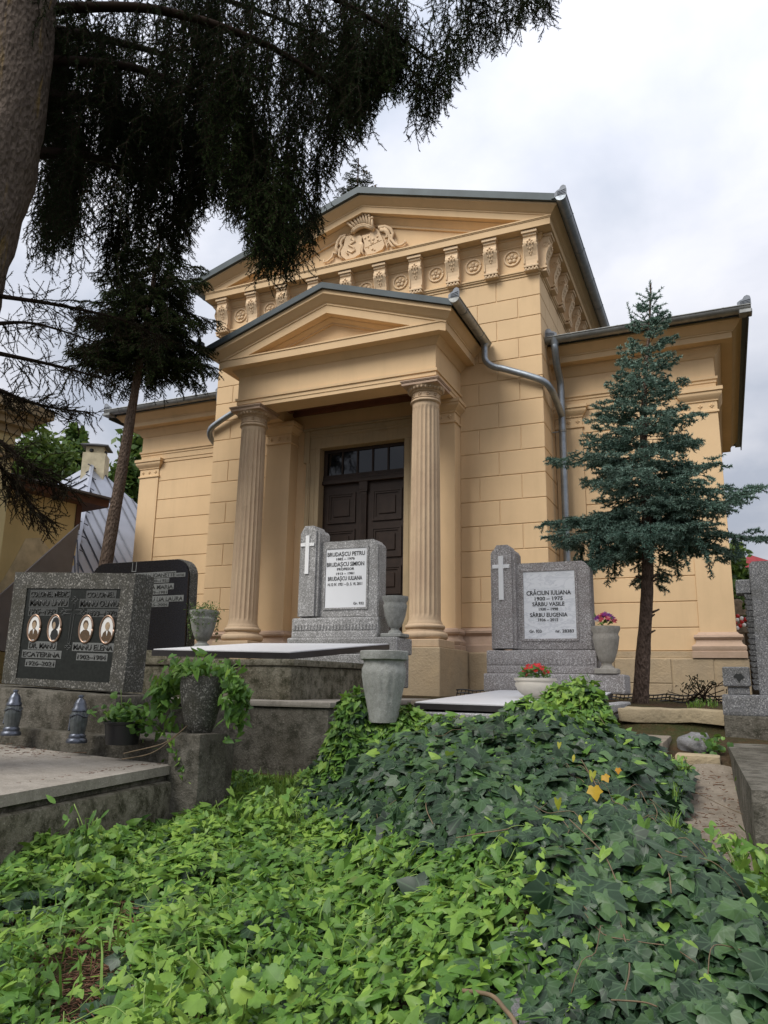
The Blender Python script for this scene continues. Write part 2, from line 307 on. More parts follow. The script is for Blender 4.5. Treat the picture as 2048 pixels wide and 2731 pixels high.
class MB:
    """collects shapes, then links them as one mesh"""
    def __init__(s): s.v = []; s.f = []
    def add(s, vs, fs):
        k = len(s.v); s.v += [tuple(map(float, p)) for p in vs]; s.f += [tuple(i+k for i in f) for f in fs]; return s
    def box(s, x0, x1, y0, y1, z0, z1, ch=0.0):
        if not ch:
            return s.add([(x, y, z) for z in (z0, z1) for y in (y0, y1) for x in (x0, x1)],
                         [(0, 2, 3, 1), (4, 5, 7, 6), (0, 1, 5, 4), (2, 6, 7, 3), (0, 4, 6, 2), (1, 3, 7, 5)])
        bm = bmesh.new(); bmesh.ops.create_cube(bm, size=1.0)
        for v in bm.verts: v.co = Vector(((x0+x1)/2+v.co.x*(x1-x0), (y0+y1)/2+v.co.y*(y1-y0), (z0+z1)/2+v.co.z*(z1-z0)))
        bmesh.ops.bevel(bm, geom=list(bm.edges), offset=ch, segments=2 if ch > 0.012 else 1, affect='EDGES', profile=0.6)
        bm.verts.index_update(); r = s.add([v.co for v in bm.verts], [[v.index for v in f.verts] for f in bm.faces]); bm.free(); return r
    def prism(s, poly, axis, a0, a1):
        """extrude a polygon (list of 2-D points) along an axis: 'y' takes (x,z), 'x' takes (y,z), 'z' takes (x,y)"""
        n = len(poly)
        def P(p, a): return (p[0], a, p[1]) if axis == 'y' else (a, p[0], p[1]) if axis == 'x' else (p[0], p[1], a)
        vs = [P(p, a0) for p in poly]+[P(p, a1) for p in poly]
        fs = [tuple(range(n)), tuple(range(2*n-1, n-1, -1))]+[(i, i+n, (i+1) % n+n, (i+1) % n) for i in range(n)]
        return s.add(vs, fs)
    def lathe(s, prof, cx, cy, n=32, cz=0.0, sx=1.0, sy=1.0):
        k = len(prof)
        vs = [(cx+r*math.cos(2*math.pi*i/n)*sx, cy+r*math.sin(2*math.pi*i/n)*sy, cz+z) for r, z in prof for i in range(n)]
        fs = [(j*n+i, j*n+(i+1) % n, (j+1)*n+(i+1) % n, (j+1)*n+i) for j in range(k-1) for i in range(n)]
        fs += [tuple(range(n-1, -1, -1)), tuple(range((k-1)*n, k*n))]
        return s.add(vs, fs)
    def tube(s, pts, rad, n=10, cap=True):
        pts = [Vector(p) for p in pts]; k = len(pts)
        rad = rad if isinstance(rad, (list, tuple)) else [rad]*k
        vs = []; up = None
        for i, p in enumerate(pts):
            d = (pts[min(i+1, k-1)]-pts[max(i-1, 0)]).normalized()
            if up is None: up = Vector((0, 0, 1)) if abs(d.z) < 0.9 else Vector((1, 0, 0))
            a = d.cross(up).normalized(); b = a.cross(d).normalized(); up = b
            vs += [p+(a*math.cos(2*math.pi*j/n)+b*math.sin(2*math.pi*j/n))*rad[i] for j in range(n)]
        fs = [(i*n+j, i*n+(j+1) % n, (i+1)*n+(j+1) % n, (i+1)*n+j) for i in range(k-1) for j in range(n)]
        if cap: fs += [tuple(range(n-1, -1, -1)), tuple(range((k-1)*n, k*n))]
        return s.add(vs, fs)
    def ball(s, c, rx, ry=None, rz=None, n=8, m=5):
        ry = ry or rx; rz = rz or rx
        vs = [(c[0], c[1], c[2]-rz)]
        for j in range(1, m):
            a = -math.pi/2+math.pi*j/m
            vs += [(c[0]+rx*math.cos(a)*math.cos(2*math.pi*i/n), c[1]+ry*math.cos(a)*math.sin(2*math.pi*i/n), c[2]+rz*math.sin(a)) for i in range(n)]
        vs.append((c[0], c[1], c[2]+rz)); fs = [(0, 1+(i+1) % n, 1+i) for i in range(n)]
        for j in range(m-2): fs += [(1+j*n+i, 1+j*n+(i+1) % n, 1+(j+1)*n+(i+1) % n, 1+(j+1)*n+i) for i in range(n)]
        b = 1+(m-2)*n; fs += [(b+i, b+(i+1) % n, len(vs)-1) for i in range(n)]
        return s.add(vs, fs)
    def sweep(s, prof, path, closed=True):
        """prof: (outward, z) points; path: list of (x, y, nx, ny) where (nx, ny) is the mitred outward step"""
        n = len(prof); vs = [(x+nx*o, y+ny*o, z) for (x, y, nx, ny) in path for o, z in prof]
        fs = []
        for i in range(len(path)-1):
            for j in range(n if closed else n-1):
                k = (j+1) % n; fs.append((i*n+j, i*n+k, (i+1)*n+k, (i+1)*n+j))
        fs += [tuple(range(n-1, -1, -1)), tuple(range((len(path)-1)*n, len(path)*n))]
        return s.add(vs, fs)
    def rake(s, prof, X, Y, zapex, slope, x_in=None):
        """raking cornice on a gable front: prof = (outward, height above the slope line)"""
        n = len(prof); vs = []
        for sgn in (-1, 0, 1):
            for o, h in prof:
                x = sgn*(X+o) if sgn else 0.0; vs.append((x, Y-o, zapex-slope*abs(x)+h))
        fs = []
        for i in range(2):
            for j in range(n): k = (j+1) % n; fs.append((i*n+j, i*n+k, (i+1)*n+k, (i+1)*n+j))
        fs += [tuple(range(n-1, -1, -1)), tuple(range(2*n, 3*n))]
        return s.add(vs, fs)
    def build(s, name, mat, parent=None, smooth=False, ang=None):
        me = bpy.data.meshes.new(name); off = OFF.get(parent.name, Vector((0, 0, 0))) if parent is not None else Vector((0, 0, 0))
        me.from_pydata([(a-off.x, b-off.y, c-off.z) for a, b, c in s.v], [], s.f)
        bm = bmesh.new(); bm.from_mesh(me); bmesh.ops.recalc_face_normals(bm, faces=list(bm.faces)); bm.to_mesh(me); bm.free()
        o = link(name, me, mat, parent, smooth)
        if smooth and ang: me.set_sharp_from_angle(angle=math.radians(ang))
        return o

def mesh_np(name, V, F, mat, parent=None, tint=None, luv=None, smooth=False, off=True):
    V = np.asarray(V, np.float32)
    if parent is not None and off: V = V-np.array(OFF[parent.name], np.float32)
    me = bpy.data.meshes.new(name); n = len(F); k = F.shape[1]
    me.vertices.add(len(V)); me.vertices.foreach_set('co', V.ravel())
    me.loops.add(n*k); me.loops.foreach_set('vertex_index', F.ravel().astype(np.int32))
    me.polygons.add(n); me.polygons.foreach_set('loop_start', np.arange(0, n*k, k, dtype=np.int32))
    me.update(calc_edges=True)
    if tint is not None: me.attributes.new('tint', 'FLOAT', 'POINT').data.foreach_set('value', np.asarray(tint, np.float32))
    if luv is not None: me.attributes.new('luv', 'FLOAT_VECTOR', 'POINT').data.foreach_set('vector', np.asarray(luv, np.float32).ravel())
    return link(name, me, mat, parent, smooth)
def copy_tree(o, parent=None):
    c = o.copy(); COL.objects.link(c); c.parent = parent; OFF[c.name] = OFF.get(o.name, Vector((0, 0, 0)))
    for ch in list(o.children): copy_tree(ch, c)
    return c
def lettering(s, x, y, z, h, width, parent, mat, name='lettering', depth=0.002, align='c', sy=None):
    """raised letters facing -Y: cap height h, text width fixed, centred (or left/right aligned) at x"""
    cu = bpy.data.curves.new('t', 'FONT'); cu.body = s; cu.size = 1.0; cu.extrude = 0.0; cu.resolution_u = 2; cu.offset = 0.012
    o = bpy.data.objects.new('t', cu); COL.objects.link(o)
    dg = bpy.context.evaluated_depsgraph_get(); me = bpy.data.meshes.new_from_object(o.evaluated_get(dg)); bpy.data.objects.remove(o, do_unlink=True); bpy.data.curves.remove(cu)
    v = np.empty(len(me.vertices)*3, np.float32); me.vertices.foreach_get('co', v); v = v.reshape(-1, 3)
    cap = 0.73; x0, x1 = v[:, 0].min(), v[:, 0].max()
    sx = width/(x1-x0) if width else h/cap
    X = (v[:, 0]-x0)*sx; w = (x1-x0)*sx
    X += x-(w/2 if align == 'c' else 0 if align == 'l' else w)
    off = OFF[parent.name]
    nv = np.stack([X-off.x, np.full(len(X), y)-off.y, z+v[:, 1]*h/cap-off.z], -1)
    me.vertices.foreach_set('co', nv.astype(np.float32).ravel())
    bm = bmesh.new(); bm.from_mesh(me)
    r = bmesh.ops.extrude_face_region(bm, geom=list(bm.faces)); bmesh.ops.translate(bm, vec=(0, -depth, 0), verts=[q for q in r['geom'] if isinstance(q, bmesh.types.BMVert)])
    bmesh.ops.recalc_face_normals(bm, faces=list(bm.faces)); bm.to_mesh(me); bm.free(); me.materials.clear()
    return link(name, me, mat, parent)
# ------------------------------------------------------------------ mausoleum
MX, WX, WY = 2.842, 5.10, 0.77
G0 = -0.57
M = thing('mausoleum', 'ochre plastered neoclassical mausoleum with columned porch and two gables', 'mausoleum', (0, 0, G0))
def part(name, mat, parent=None, smooth=False, ang=None):
    """returns a collector whose done() links it"""
    b = MB(); b.done = lambda: b.build(name, mat, parent if parent is not None else M, smooth, ang); return b

# core walls, set back behind the scored blocks
b = part('wall', 'plaster')
for s in (-1, 1): b.box(min(s*0.75, s*2.832), max(s*0.75, s*2.832), 0.010, 6.5, 0.30, 3.2)
b.box(-2.832, 2.832, 0.010, 6.5, 3.2, 6.14)
b.box(-0.75, 0.75, 0.30, 6.5, -0.5, 3.2)
wall = b.done()
b = part('porch_wall', 'plaster')
for s in (-1, 1):
    b.box(min(s*0.74, s*1.60), max(s*0.74, s*1.60), 0.0, 0.0095, 0.30, 3.99)
b.box(-0.74, 0.74, 0.0, 0.0095, 3.19, 3.99); b.done()
courses = [0.316, 0.66, 1.018, 1.387, 1.744, 2.101, 2.463, 2.817, 3.182, 3.56, 3.903, 4.22, 4.534, 4.856, 5.173, 5.50]
Gp = 0.0048
def block(x0, x1, y0, y1, z0, z1, parent, ch=0.006):
    m = MB(); m.box(x0, x1, y0, y1, z0, z1, ch); return m.build('block', 'plaster', parent)
for i in range(len(courses)-1):
    z0, z1 = courses[i]+Gp, courses[i+1]-Gp
    jx = [1.56, 2.18] if i % 2 == 0 else [1.885, 2.505]
    lim = 1.600
    if courses[i+1] > 4.4: lim = max(0.0, min(1.6, (5.5-courses[i+1])*1.2+0.15))
    xs = sorted(set([lim]+[j for j in ([x-0.62*k for x in jx for k in range(0, 4)]) if j > lim+0.02 and j < 2.8]+[MX]))
    for s in (-1, 1):
        for a, c in zip(xs[:-1], xs[1:]):
            if c-a < 0.05: continue
            x0, x1 = sorted((s*(a+(Gp if a > lim else 0)), s*(c-(Gp if c < MX else 0))))
            corner = abs(c-MX) < 1e-6
            block(x0, x1, 0.0, (0.66 if i % 2 == 0 else 0.33) if corner else 0.03, z0, z1, wall)
        if courses[i+1] > 4.3 or True:
            ys = [0.66, 1.28, 1.9, 2.52, 3.14] if i % 2 == 0 else [0.33, 0.95, 1.57, 2.19, 2.81, 3.43]
            if courses[i] < 4.3: ys = [y for y in ys if y < 0.7]+[1.0]
            for a, c in zip(ys[:-1], ys[1:]):
                x0, x1 = sorted((s*(MX-0.03), s*MX)); block(x0, x1, a+2*Gp, c, z0, z1, wall)
PATH_M = [(-MX, 6.5, -1, 0), (-MX, 0, -1, -1), (MX, 0, 1, -1), (MX, 6.5, 1, 0)]
b = part('base_moulding', 'pink_stone', smooth=True, ang=35)
pb = [(-0.03, -0.02), (0.10, -0.02), (0.10, 0.07), (0.07, 0.08), (0.045, 0.20), (0.06, 0.215), (0.085, 0.24), (0.085, 0.27), (0.06, 0.285), (0.03, 0.29), (0.02, 0.314), (-0.03, 0.314)]
for s in (-1, 1): b.sweep(pb, [(s*1.60, 0, 0, -1), (s*MX, 0, s, -1), (s*MX, 6.5, s, 0)])
b.done()
b = part('plinth', 'plinth_stone')
for s in (-1, 1):
    x0, x1 = sorted((s*1.72, s*(MX+0.13))); b.box(x0, x1, -0.13, 0.9, -0.75, -0.021, 0.015)
b.done()
for s in (-1, 1):       # separate plinth stones on the front, right and left of the podium
    for k in range(3):
        a = 1.74+k*0.4; x0, x1 = sorted((s*(a+0.004), s*min(a+0.396, MX+0.134)))
        q = part('stone', 'plinth_stone'); q.box(x0, x1, -0.142, -0.10, -0.70, -0.03, 0.01); q.done()
# string course, frieze and cornice
b = part('string_course', 'plaster', smooth=True, ang=30)
b.sweep([(-0.03, 5.492), (0.0, 5.492), (0.012, 5.498), (0.012, 5.53), (0.03, 5.536), (0.03, 5.555), (0.045, 5.562), (0.045, 5.585), (0.01, 5.60), (-0.03, 5.60)], PATH_M); b.done()
b = part('frieze', 'plaster'); b.sweep([(-0.05, 5.59), (0.0, 5.59), (0.0, 6.05), (-0.05, 6.05)], PATH_M); b.done()
b = part('bed_moulding', 'plaster', smooth=True, ang=30)
b.sweep([(-0.04, 6.0), (0.012, 6.0), (0.012, 6.02), (0.022, 6.03), (0.055, 6.075), (0.06, 6.10), (0.075, 6.105), (0.075, 6.135), (-0.04, 6.135)], PATH_M); b.done()
b = part('cornice', 'plaster', smooth=True, ang=30)
b.sweep([(-0.05, 6.13), (0.222, 6.147), (0.225, 6.245), (0.235, 6.25), (0.235, 6.262), (0.245, 6.265), (0.245, 6.285), (-0.05, 6.30)], PATH_M)
for s in (-1, 1):
    b.sweep([(0.0, 6.283), (0.24, 6.283), (0.272, 6.30), (0.325, 6.36), (0.345, 6.375), (0.345, 6.40), (0.0, 6.40)], [(s*MX, 0, s, -1), (s*MX, 6.5, s, 0)])
b.done()
ZA, SL = 7.12, 0.31
b = part('tympanum', 'plaster'); b.prism([(-2.8, 6.2), (2.8, 6.2), (0, 7.12)], 'y', -0.02, 0.3); b.done()
b = part('raking_cornice', 'plaster', smooth=True, ang=30)
b.rake([(0.0, 0.0), (0.222, 0.0), (0.225, 0.098), (0.237, 0.104), (0.237, 0.122), (0.268, 0.14), (0.322, 0.20), (0.346, 0.215), (0.346, 0.245), (0.0, 0.245)], MX, 0, ZA, SL)
b.rake([(0.0, -0.15), (0.05, -0.15), (0.05, -0.11), (0.075, -0.09), (0.11, -0.03), (0.125, -0.02), (0.125, 0.01), (0.0, 0.01)], MX-0.35, 0, ZA, SL); b.done()
b = part('roof', 'roof_edge')
b.rake([(0.05, 0.248), (0.40, 0.248), (0.405, 0.36), (0.05, 0.36)], MX, 0, ZA, SL)
b.prism([(-3.25, ZA+0.25-SL*3.25), (0, ZA+0.25), (3.25, ZA+0.25-SL*3.25), (3.25, ZA+0.335-SL*3.25), (0, ZA+0.335), (-3.25, ZA+0.335-SL*3.25)], 'y', -0.36, 6.8)
roof = b.done()

def halfpipe(mb, p0, p1, r, n=12, lip=0.0):
    """half-round gutter from p0 to p1 with closed ends and a rolled rim"""
    p0, p1 = Vector(p0), Vector(p1); d = (p1-p0).normalized(); side = d.cross(Vector((0, 0, 1))).normalized(); vs = []
    for p in (p0, p1):
        vs += [p+side*math.cos(math.pi+math.pi*i/n)*r+Vector((0, 0, 1))*math.sin(math.pi+math.pi*i/n)*r for i in range(n+1)]
    k = n+1; fs = [(i, i+1, k+i+1, k+i) for i in range(n)]+[(n, 0, k, k+n)]+[tuple(range(n, -1, -1)), tuple(range(k, 2*k))]
    mb.add(vs, fs); mb.tube([p0+side*r, p1+side*r], 0.011, 6); mb.tube([p0-side*r, p1-side*r], 0.011, 6); return mb
def gutter_end(p, d, w, h, t, parent, flip=1):
    """scrolled end ornament: a stepped plate rising at the gutter end"""
    poly = [(-w, 0), (w, 0), (w, 0.35*h), (0.62*w, 0.55*h), (0.2*w, 0.65*h), (-0.1*w, 0.95*h), (-0.5*w, 1.05*h), (-0.9*w, 0.9*h), (-w, 0.6*h)]
    m = MB(); d = Vector(d); n = Vector((-d.y, d.x, 0))
    vs = []
    for tt in (0, t): vs += [Vector(p)+d*(a*flip)+Vector((0, 0, c))+n*tt for a, c in poly]
    k = len(poly); m.add(vs, [tuple(range(k)), tuple(range(2*k-1, k-1, -1))]+[(i, i+k, (i+1) % k+k, (i+1) % k) for i in range(k)])
    for q in (0.18, 0.36, 0.55):
        m.tube([Vector(p)+d*(-0.85*w*flip)+Vector((0, 0, q*h))-n*0.004, Vector(p)+d*(0.55*w*flip)+Vector((0, 0, q*h*0.7))-n*0.004], 0.006, 5)
    return m.build('end_ornament', 'zinc_plate', parent)
def gutter(p0, p1, r, bands=0, mat='zinc'):
    m = MB(); halfpipe(m, p0, p1, r); P0, P1 = Vector(p0), Vector(p1)
    g = m.build('gutter', mat, M, True, 40)
    for i in range(bands):
        t = (i+0.5)/bands; q = MB(); c = P0.lerp(P1, t); dd = (P1-P0).normalized()*0.012; halfpipe(q, c-dd, c+dd, r+0.006); q.build('bracket_strap', mat, g, True, 40)
    return g
for s in (-1, 1):
    g = gutter((s*(MX+0.43), -0.46, 6.40), (s*(MX+0.43), 6.6, 6.40), 0.078, 7)
    gutter_end((s*(MX+0.43), -0.465, 6.40), (1, 0, 0), 0.085, 0.15, 0.02, g, -s)
    m = MB(); m.box(min(s*3.13, s*3.30), max(s*3.13, s*3.30), -0.42, 6.6, 6.405, 6.43); m.build('flashing', 'roof_edge', g)

# ------------------------------------------------------------------ brackets and rosettes of the frieze
def make_bracket():
    prof = [(0.0, 6.13), (-0.19, 6.13), (-0.19, 6.105), (-0.175, 6.095), (-0.175, 6.06), (-0.155, 6.045), (-0.155, 6.01), (-0.165, 5.99), (-0.172, 5.95), (-0.165, 5.91), (-0.145, 5.87), (-0.12, 5.82), (-0.098, 5.76), (-0.09, 5.70), (-0.092, 5.64), (-0.10, 5.605), (0.0, 5.605)]
    m = MB(); m.prism(prof, 'x', -0.098, 0.098); m.box(-0.115, 0.115, -0.20, 0.0, 6.095, 6.133)
    m.box(-0.108, 0.108, -0.118, 0.0, 5.585, 5.612); o = m.build('bracket', 'ornament', M)
    q = MB(); y = -0.165
    for dx, z, rx, rz in [(0, 5.995, .016, .022), (.03, 5.965, .02, .016), (-.03, 5.965, .02, .016), (.046, 5.93, .016, .022), (-.046, 5.93, .016, .022), (0, 5.935, .018, .026), (.035, 5.88, .014, .026), (-.035, 5.88, .014, .026), (0, 5.87, .016, .03), (.018, 5.82, .012, .024), (-.018, 5.82, .012, .024), (0, 5.785, .012, .022)]:
        yy = -0.172 if z > 5.9 else -0.15+(5.9-z)*0.42; q.ball((dx, yy, z), rx, 0.016, rz, 7, 4)
    q.build('leaf_ornament', 'ornament', o, True)
    q = MB()
    for k in range(4):
        x = -0.078+k*0.052; q.lathe([(0.004, 5.60), (0.016, 5.588), (0.022, 5.555), (0.018, 5.545)], x, -0.095, 7)
    q.box(-0.102, 0.102, -0.105, 0.0, 5.535, 5.560); q.build('drop_fringe', 'ornament', o, True, 40)
    for s in (-1, 1):
        q = MB(); pts = []; rad = []
        for k in range(26):
            a = k*0.5; r = 0.052*(1-k/30.0); pts.append((s*0.099, -0.105-r*math.cos(a), 5.955+r*math.sin(a))); rad.append(0.0085*(1-k/60))
        q.tube(pts, rad, 5); pts = [(s*0.099, -0.158+0.05*t+0.03*math.sin(3*t), 5.93-0.3*t) for t in np.linspace(0, 1, 9)]; q.tube(pts, 0.011, 5)
        q.build('scroll', 'ornament', o, True)
    return o
br0 = make_bracket()
BXC = [2.743-0.6096*k for k in range(10)]
for k, x in enumerate(BXC):
    o = br0 if k == 0 else copy_tree(br0, M); o.location.x = x
for s in (1, -1):
    for k in range(7 if s > 0 else 3):
        o = copy_tree(br0, M); o.rotation_euler.z = s*math.pi/2; o.location = (s*MX, 0.10+k*0.6096, 0)
def make_rosette():
    m = MB(); n = 24
    pts = [(0.118*math.cos(2*math.pi*i/n), -0.004, 0.118*math.sin(2*math.pi*i/n)) for i in range(n+1)]; m.tube(pts, 0.017, 6)
    o = m.build('rosette', 'ornament', M, True)
    for v in o.data.vertices: v.co += OFF[M.name]
    q = MB()
    for k in range(5):
        a = math.pi/2+k*2*math.pi/5; q.ball((0.052*math.cos(a), -0.006, 0.052*math.sin(a)), 0.034, 0.020, 0.034, 8, 4)
    q.ball((0, -0.014, 0), 0.020, 0.020, 0.020, 8, 4); f = q.build('flower', 'ornament', o, True)
    for v in f.data.vertices: v.co += OFF[M.name]
    return o
ro0 = make_rosette()
for k in range(9):
    o = ro0 if k == 0 else copy_tree(ro0, M); o.location = ((BXC[k]+BXC[k+1])/2, 0, 5.835-G0)

# ------------------------------------------------------------------ coat of arms in the tympanum
YC = -0.035
def cz(x, y, yy=YC): p = on(820+x/4.1475, 540+y/4.1475, 'y', yy); return (p[0], p[2])
b = MB(); base = [cz(*p) for p in [(185, 695), (200, 655), (290, 640), (300, 560), (330, 480), (370, 395), (440, 375), (520, 400), (600, 370), (760, 295), (850, 280), (930, 305), (975, 400), (1010, 480), (1100, 440), (1115, 485), (980, 520), (700, 610), (450, 665)]]
b.prism(base, 'y', -0.045, -0.018); arms = b.build('coat_of_arms', 'ornament', M)
def relief(name, pts, y0, y1): q = MB(); q.prism([cz(*p) for p in pts], 'y', y0, y1); return q.build(name, 'ornament', arms)
relief('shield', [(440, 400), (500, 385), (545, 405), (590, 385), (620, 400), (612, 500), (600, 590), (540, 630), (445, 655), (392, 610), (385, 560), (420, 500)], -0.10, -0.04)
relief('shield', [(620, 390), (700, 370), (760, 300), (800, 330), (845, 420), (870, 490), (845, 540), (760, 585), (680, 600), (645, 540), (650, 480)], -0.10, -0.04)
def scroll(pts, r0, r1, y, name='scroll'):
    q = MB(); P = [cz(*p) for p in pts]; n = len(P); q.tube([(x, y, z) for x, z in P], [r0+(r1-r0)*i/(n-1) for i in range(n)], 7); return q.build(name, 'ornament', arms, True)
scroll([(520, 430), (545, 455), (500, 480), (480, 500), (530, 520), (545, 555), (510, 580), (470, 555), (450, 570), (470, 600)], 0.020, 0.014, -0.108, 'snake')
q = MB()
for p, r in [((505, 425), .022), ((530, 440), .016)]:
    x, z = cz(*p); q.ball((x, -0.108, z), r, 0.014, r)
q.build('charge', 'ornament', arms, True)
q = MB()
for p, r in [((655, 420), .020), ((690, 400), .018), ((745, 430), .026), ((790, 400), .02), ((700, 440), .018), ((740, 470), .02), ((795, 440), .018), ((735, 540), .022), ((760, 550), .016), ((690, 520), .012)]:
    x, z = cz(*p); q.ball((x, -0.104, z), r, 0.014, r, 7, 4)
for p0, p1 in [((655, 525), (835, 440)), ((705, 380), (725, 500))]:
    a, c = cz(*p0), cz(*p1); q.tube([(a[0], -0.102, a[1]), (c[0], -0.102, c[1])], 0.006, 5)
q.build('charge', 'ornament', arms, True)
for pts in ([(440, 385), (385, 400), (350, 450), (330, 520), (355, 560), (340, 600), (300, 570), (290, 620), (240, 665), (195, 680), (200, 650)],
            [(440, 400), (400, 430), (380, 470), (395, 500), (370, 540), (360, 600), (400, 640)],
            [(800, 300), (870, 285), (930, 310), (960, 360), (940, 420), (975, 470), (1010, 495), (1060, 485), (1100, 450), (1085, 440)],
            [(820, 320), (870, 330), (900, 360), (880, 410), (930, 380), (920, 450), (890, 480), (900, 530)],
            [(860, 310), (900, 340), (925, 400), (910, 440), (950, 500), (980, 510)],
            [(600, 470), (625, 500), (615, 560), (640, 600)]):
    scroll(pts, 0.036, 0.016, -0.08, 'mantling')
q = MB()
ring = [(530, 375), (545, 345), (600, 310), (660, 295), (720, 310), (765, 335)]; P = [cz(*p) for p in ring]
q.tube([(x, -0.14, z) for x, z in P], 0.040, 8); q.tube([(x, -0.175, z+0.012) for x, z in P], 0.012, 6)
tips = [(487, 280), (510, 250), (538, 218), (573, 192), (607, 178), (645, 175), (683, 182), (720, 198), (752, 222)]
for i, p in enumerate(tips):
    x, z = cz(*p); t = i/8.0; bx, bz = cz(548+t*205, 335-45*math.sin(math.pi*t))
    q.tube([(bx, -0.15, bz), ((x*2+bx)/3, -0.165, (z*2+bz)/3), (x, -0.17, z)], [0.030, 0.020, 0.016], 6); q.ball((x, -0.17, z), 0.030, 0.030, 0.030, 8, 5)
q.build('crown', 'ornament', arms, True)

# ------------------------------------------------------------------ porch
PX, PY = 1.61, 1.095
PATH_P = [(-PX, 0, -1, 0), (-PX, -PY, -1, -1), (PX, -PY, 1, -1), (PX, 0, 1, 0)]
b = part('podium', 'plinth_stone')
b.box(-1.08, 1.08, -1.2, 0.02, -0.75, -0.10, 0.01); b.done()
for s in (-1, 1):
    for y0, y1 in ((-1.27, -0.135),):
        x0, x1 = sorted((s*1.085, s*1.735)); q = part('stone', 'plinth_stone'); q.box(x0, x1, y0, y1, -0.75, -0.004, 0.016); q.done()
b = part('step', 'plinth_stone'); b.box(-1.07, 1.07, -1.22, 0.05, -0.1, -0.005, 0.012); b.box(-1.07, 1.07, -1.55, -1.21, -0.75, -0.18, 0.012); b.done()
b = part('architrave', 'plaster', smooth=True, ang=30)
b.sweep([(-0.36, 3.602), (0, 3.602), (0, 3.655), (0.010, 3.66), (0.010, 3.715), (0.028, 3.72), (0.030, 3.757), (0, 3.757), (0, 4.12), (-0.36, 4.12)], PATH_P); b.done()
b = part('bed_moulding', 'plaster', smooth=True, ang=30)
b.sweep([(-0.05, 4.11), (0.008, 4.112), (0.02, 4.12), (0.03, 4.14), (0.075, 4.19), (0.085, 4.20), (0.085, 4.215), (-0.05, 4.215)], PATH_P); b.done()
b = part('cornice', 'plaster', smooth=True, ang=30)
b.sweep([(-0.1, 4.20), (0.22, 4.206), (0.222, 4.315), (0.234, 4.319), (0.234, 4.338), (-0.1, 4.345)], PATH_P)
for s in (-1, 1):
    b.sweep([(0.0, 4.336), (0.232, 4.336), (0.268, 4.36), (0.318, 4.42), (0.340, 4.435), (0.340, 4.462), (0.0, 4.462)], [(s*PX, -PY, s, -1), (s*PX, 0.01, s, 0)])
b.done()
ZP, SP = 4.79, 0.337
b = part('tympanum', 'plaster'); b.prism([(-1.6, 4.30), (1.6, 4.30), (0, 4.84)], 'y', -PY-0.004, -PY+0.2); b.done()
b = part('raking_cornice', 'plaster', smooth=True, ang=30)
b.rake([(0.0, 0.0), (0.22, 0.0), (0.222, 0.118), (0.236, 0.124), (0.236, 0.150), (0.268, 0.17), (0.318, 0.235), (0.342, 0.252), (0.342, 0.315), (0.0, 0.315)], PX, -PY, ZP, SP)
b.rake([(0.0, -0.09), (0.03, -0.09), (0.03, -0.06), (0.085, -0.015), (0.09, 0.01), (0.0, 0.01)], PX-0.3, -PY, ZP, SP); b.done()
b = part('roof', 'roof_edge')
b.rake([(0.03, 0.318), (0.385, 0.318), (0.39, 0.405), (0.03, 0.405)], PX, -PY, ZP, SP)
b.prism([(-1.95, ZP+0.318-SP*1.95), (0, ZP+0.318), (1.95, ZP+0.318-SP*1.95), (1.95, ZP+0.38-SP*1.95), (0, ZP+0.38), (-1.95, ZP+0.38-SP*1.95)], 'y', -1.45, 0.02); b.done()
for s in (-1, 1):
    g = gutter((s*(PX+0.42), -1.56, 4.50), (s*(PX+0.42), -0.03, 4.50), 0.07, 2, 'zinc_worn')
    gutter_end((s*(PX+0.42), -1.565, 4.50), (1, 0, 0), 0.075, 0.13, 0.02, g, -s)
b = part('ceiling', 'plaster'); b.box(-1.26, 1.26, -0.75, 0.0, 3.98, 4.05); b.done()
b = part('ceiling_moulding', 'ceiling_shade', smooth=True, ang=30)
b.box(-1.249, 1.249, -0.06, -0.001, 3.78, 3.979); b.box(-1.249, 1.249, -0.10, -0.061, 3.86, 3.979); b.box(-1.249, 1.249, -0.14, -0.101, 3.92, 3.979)
for s in (-1, 1): x0, x1 = sorted((s*1.249, s*1.18)); b.box(x0, x1, -0.734, -0.141, 3.80, 3.979)
b.box(-1.179, 1.179, -0.734, -0.68, 3.80, 3.979); b.done()
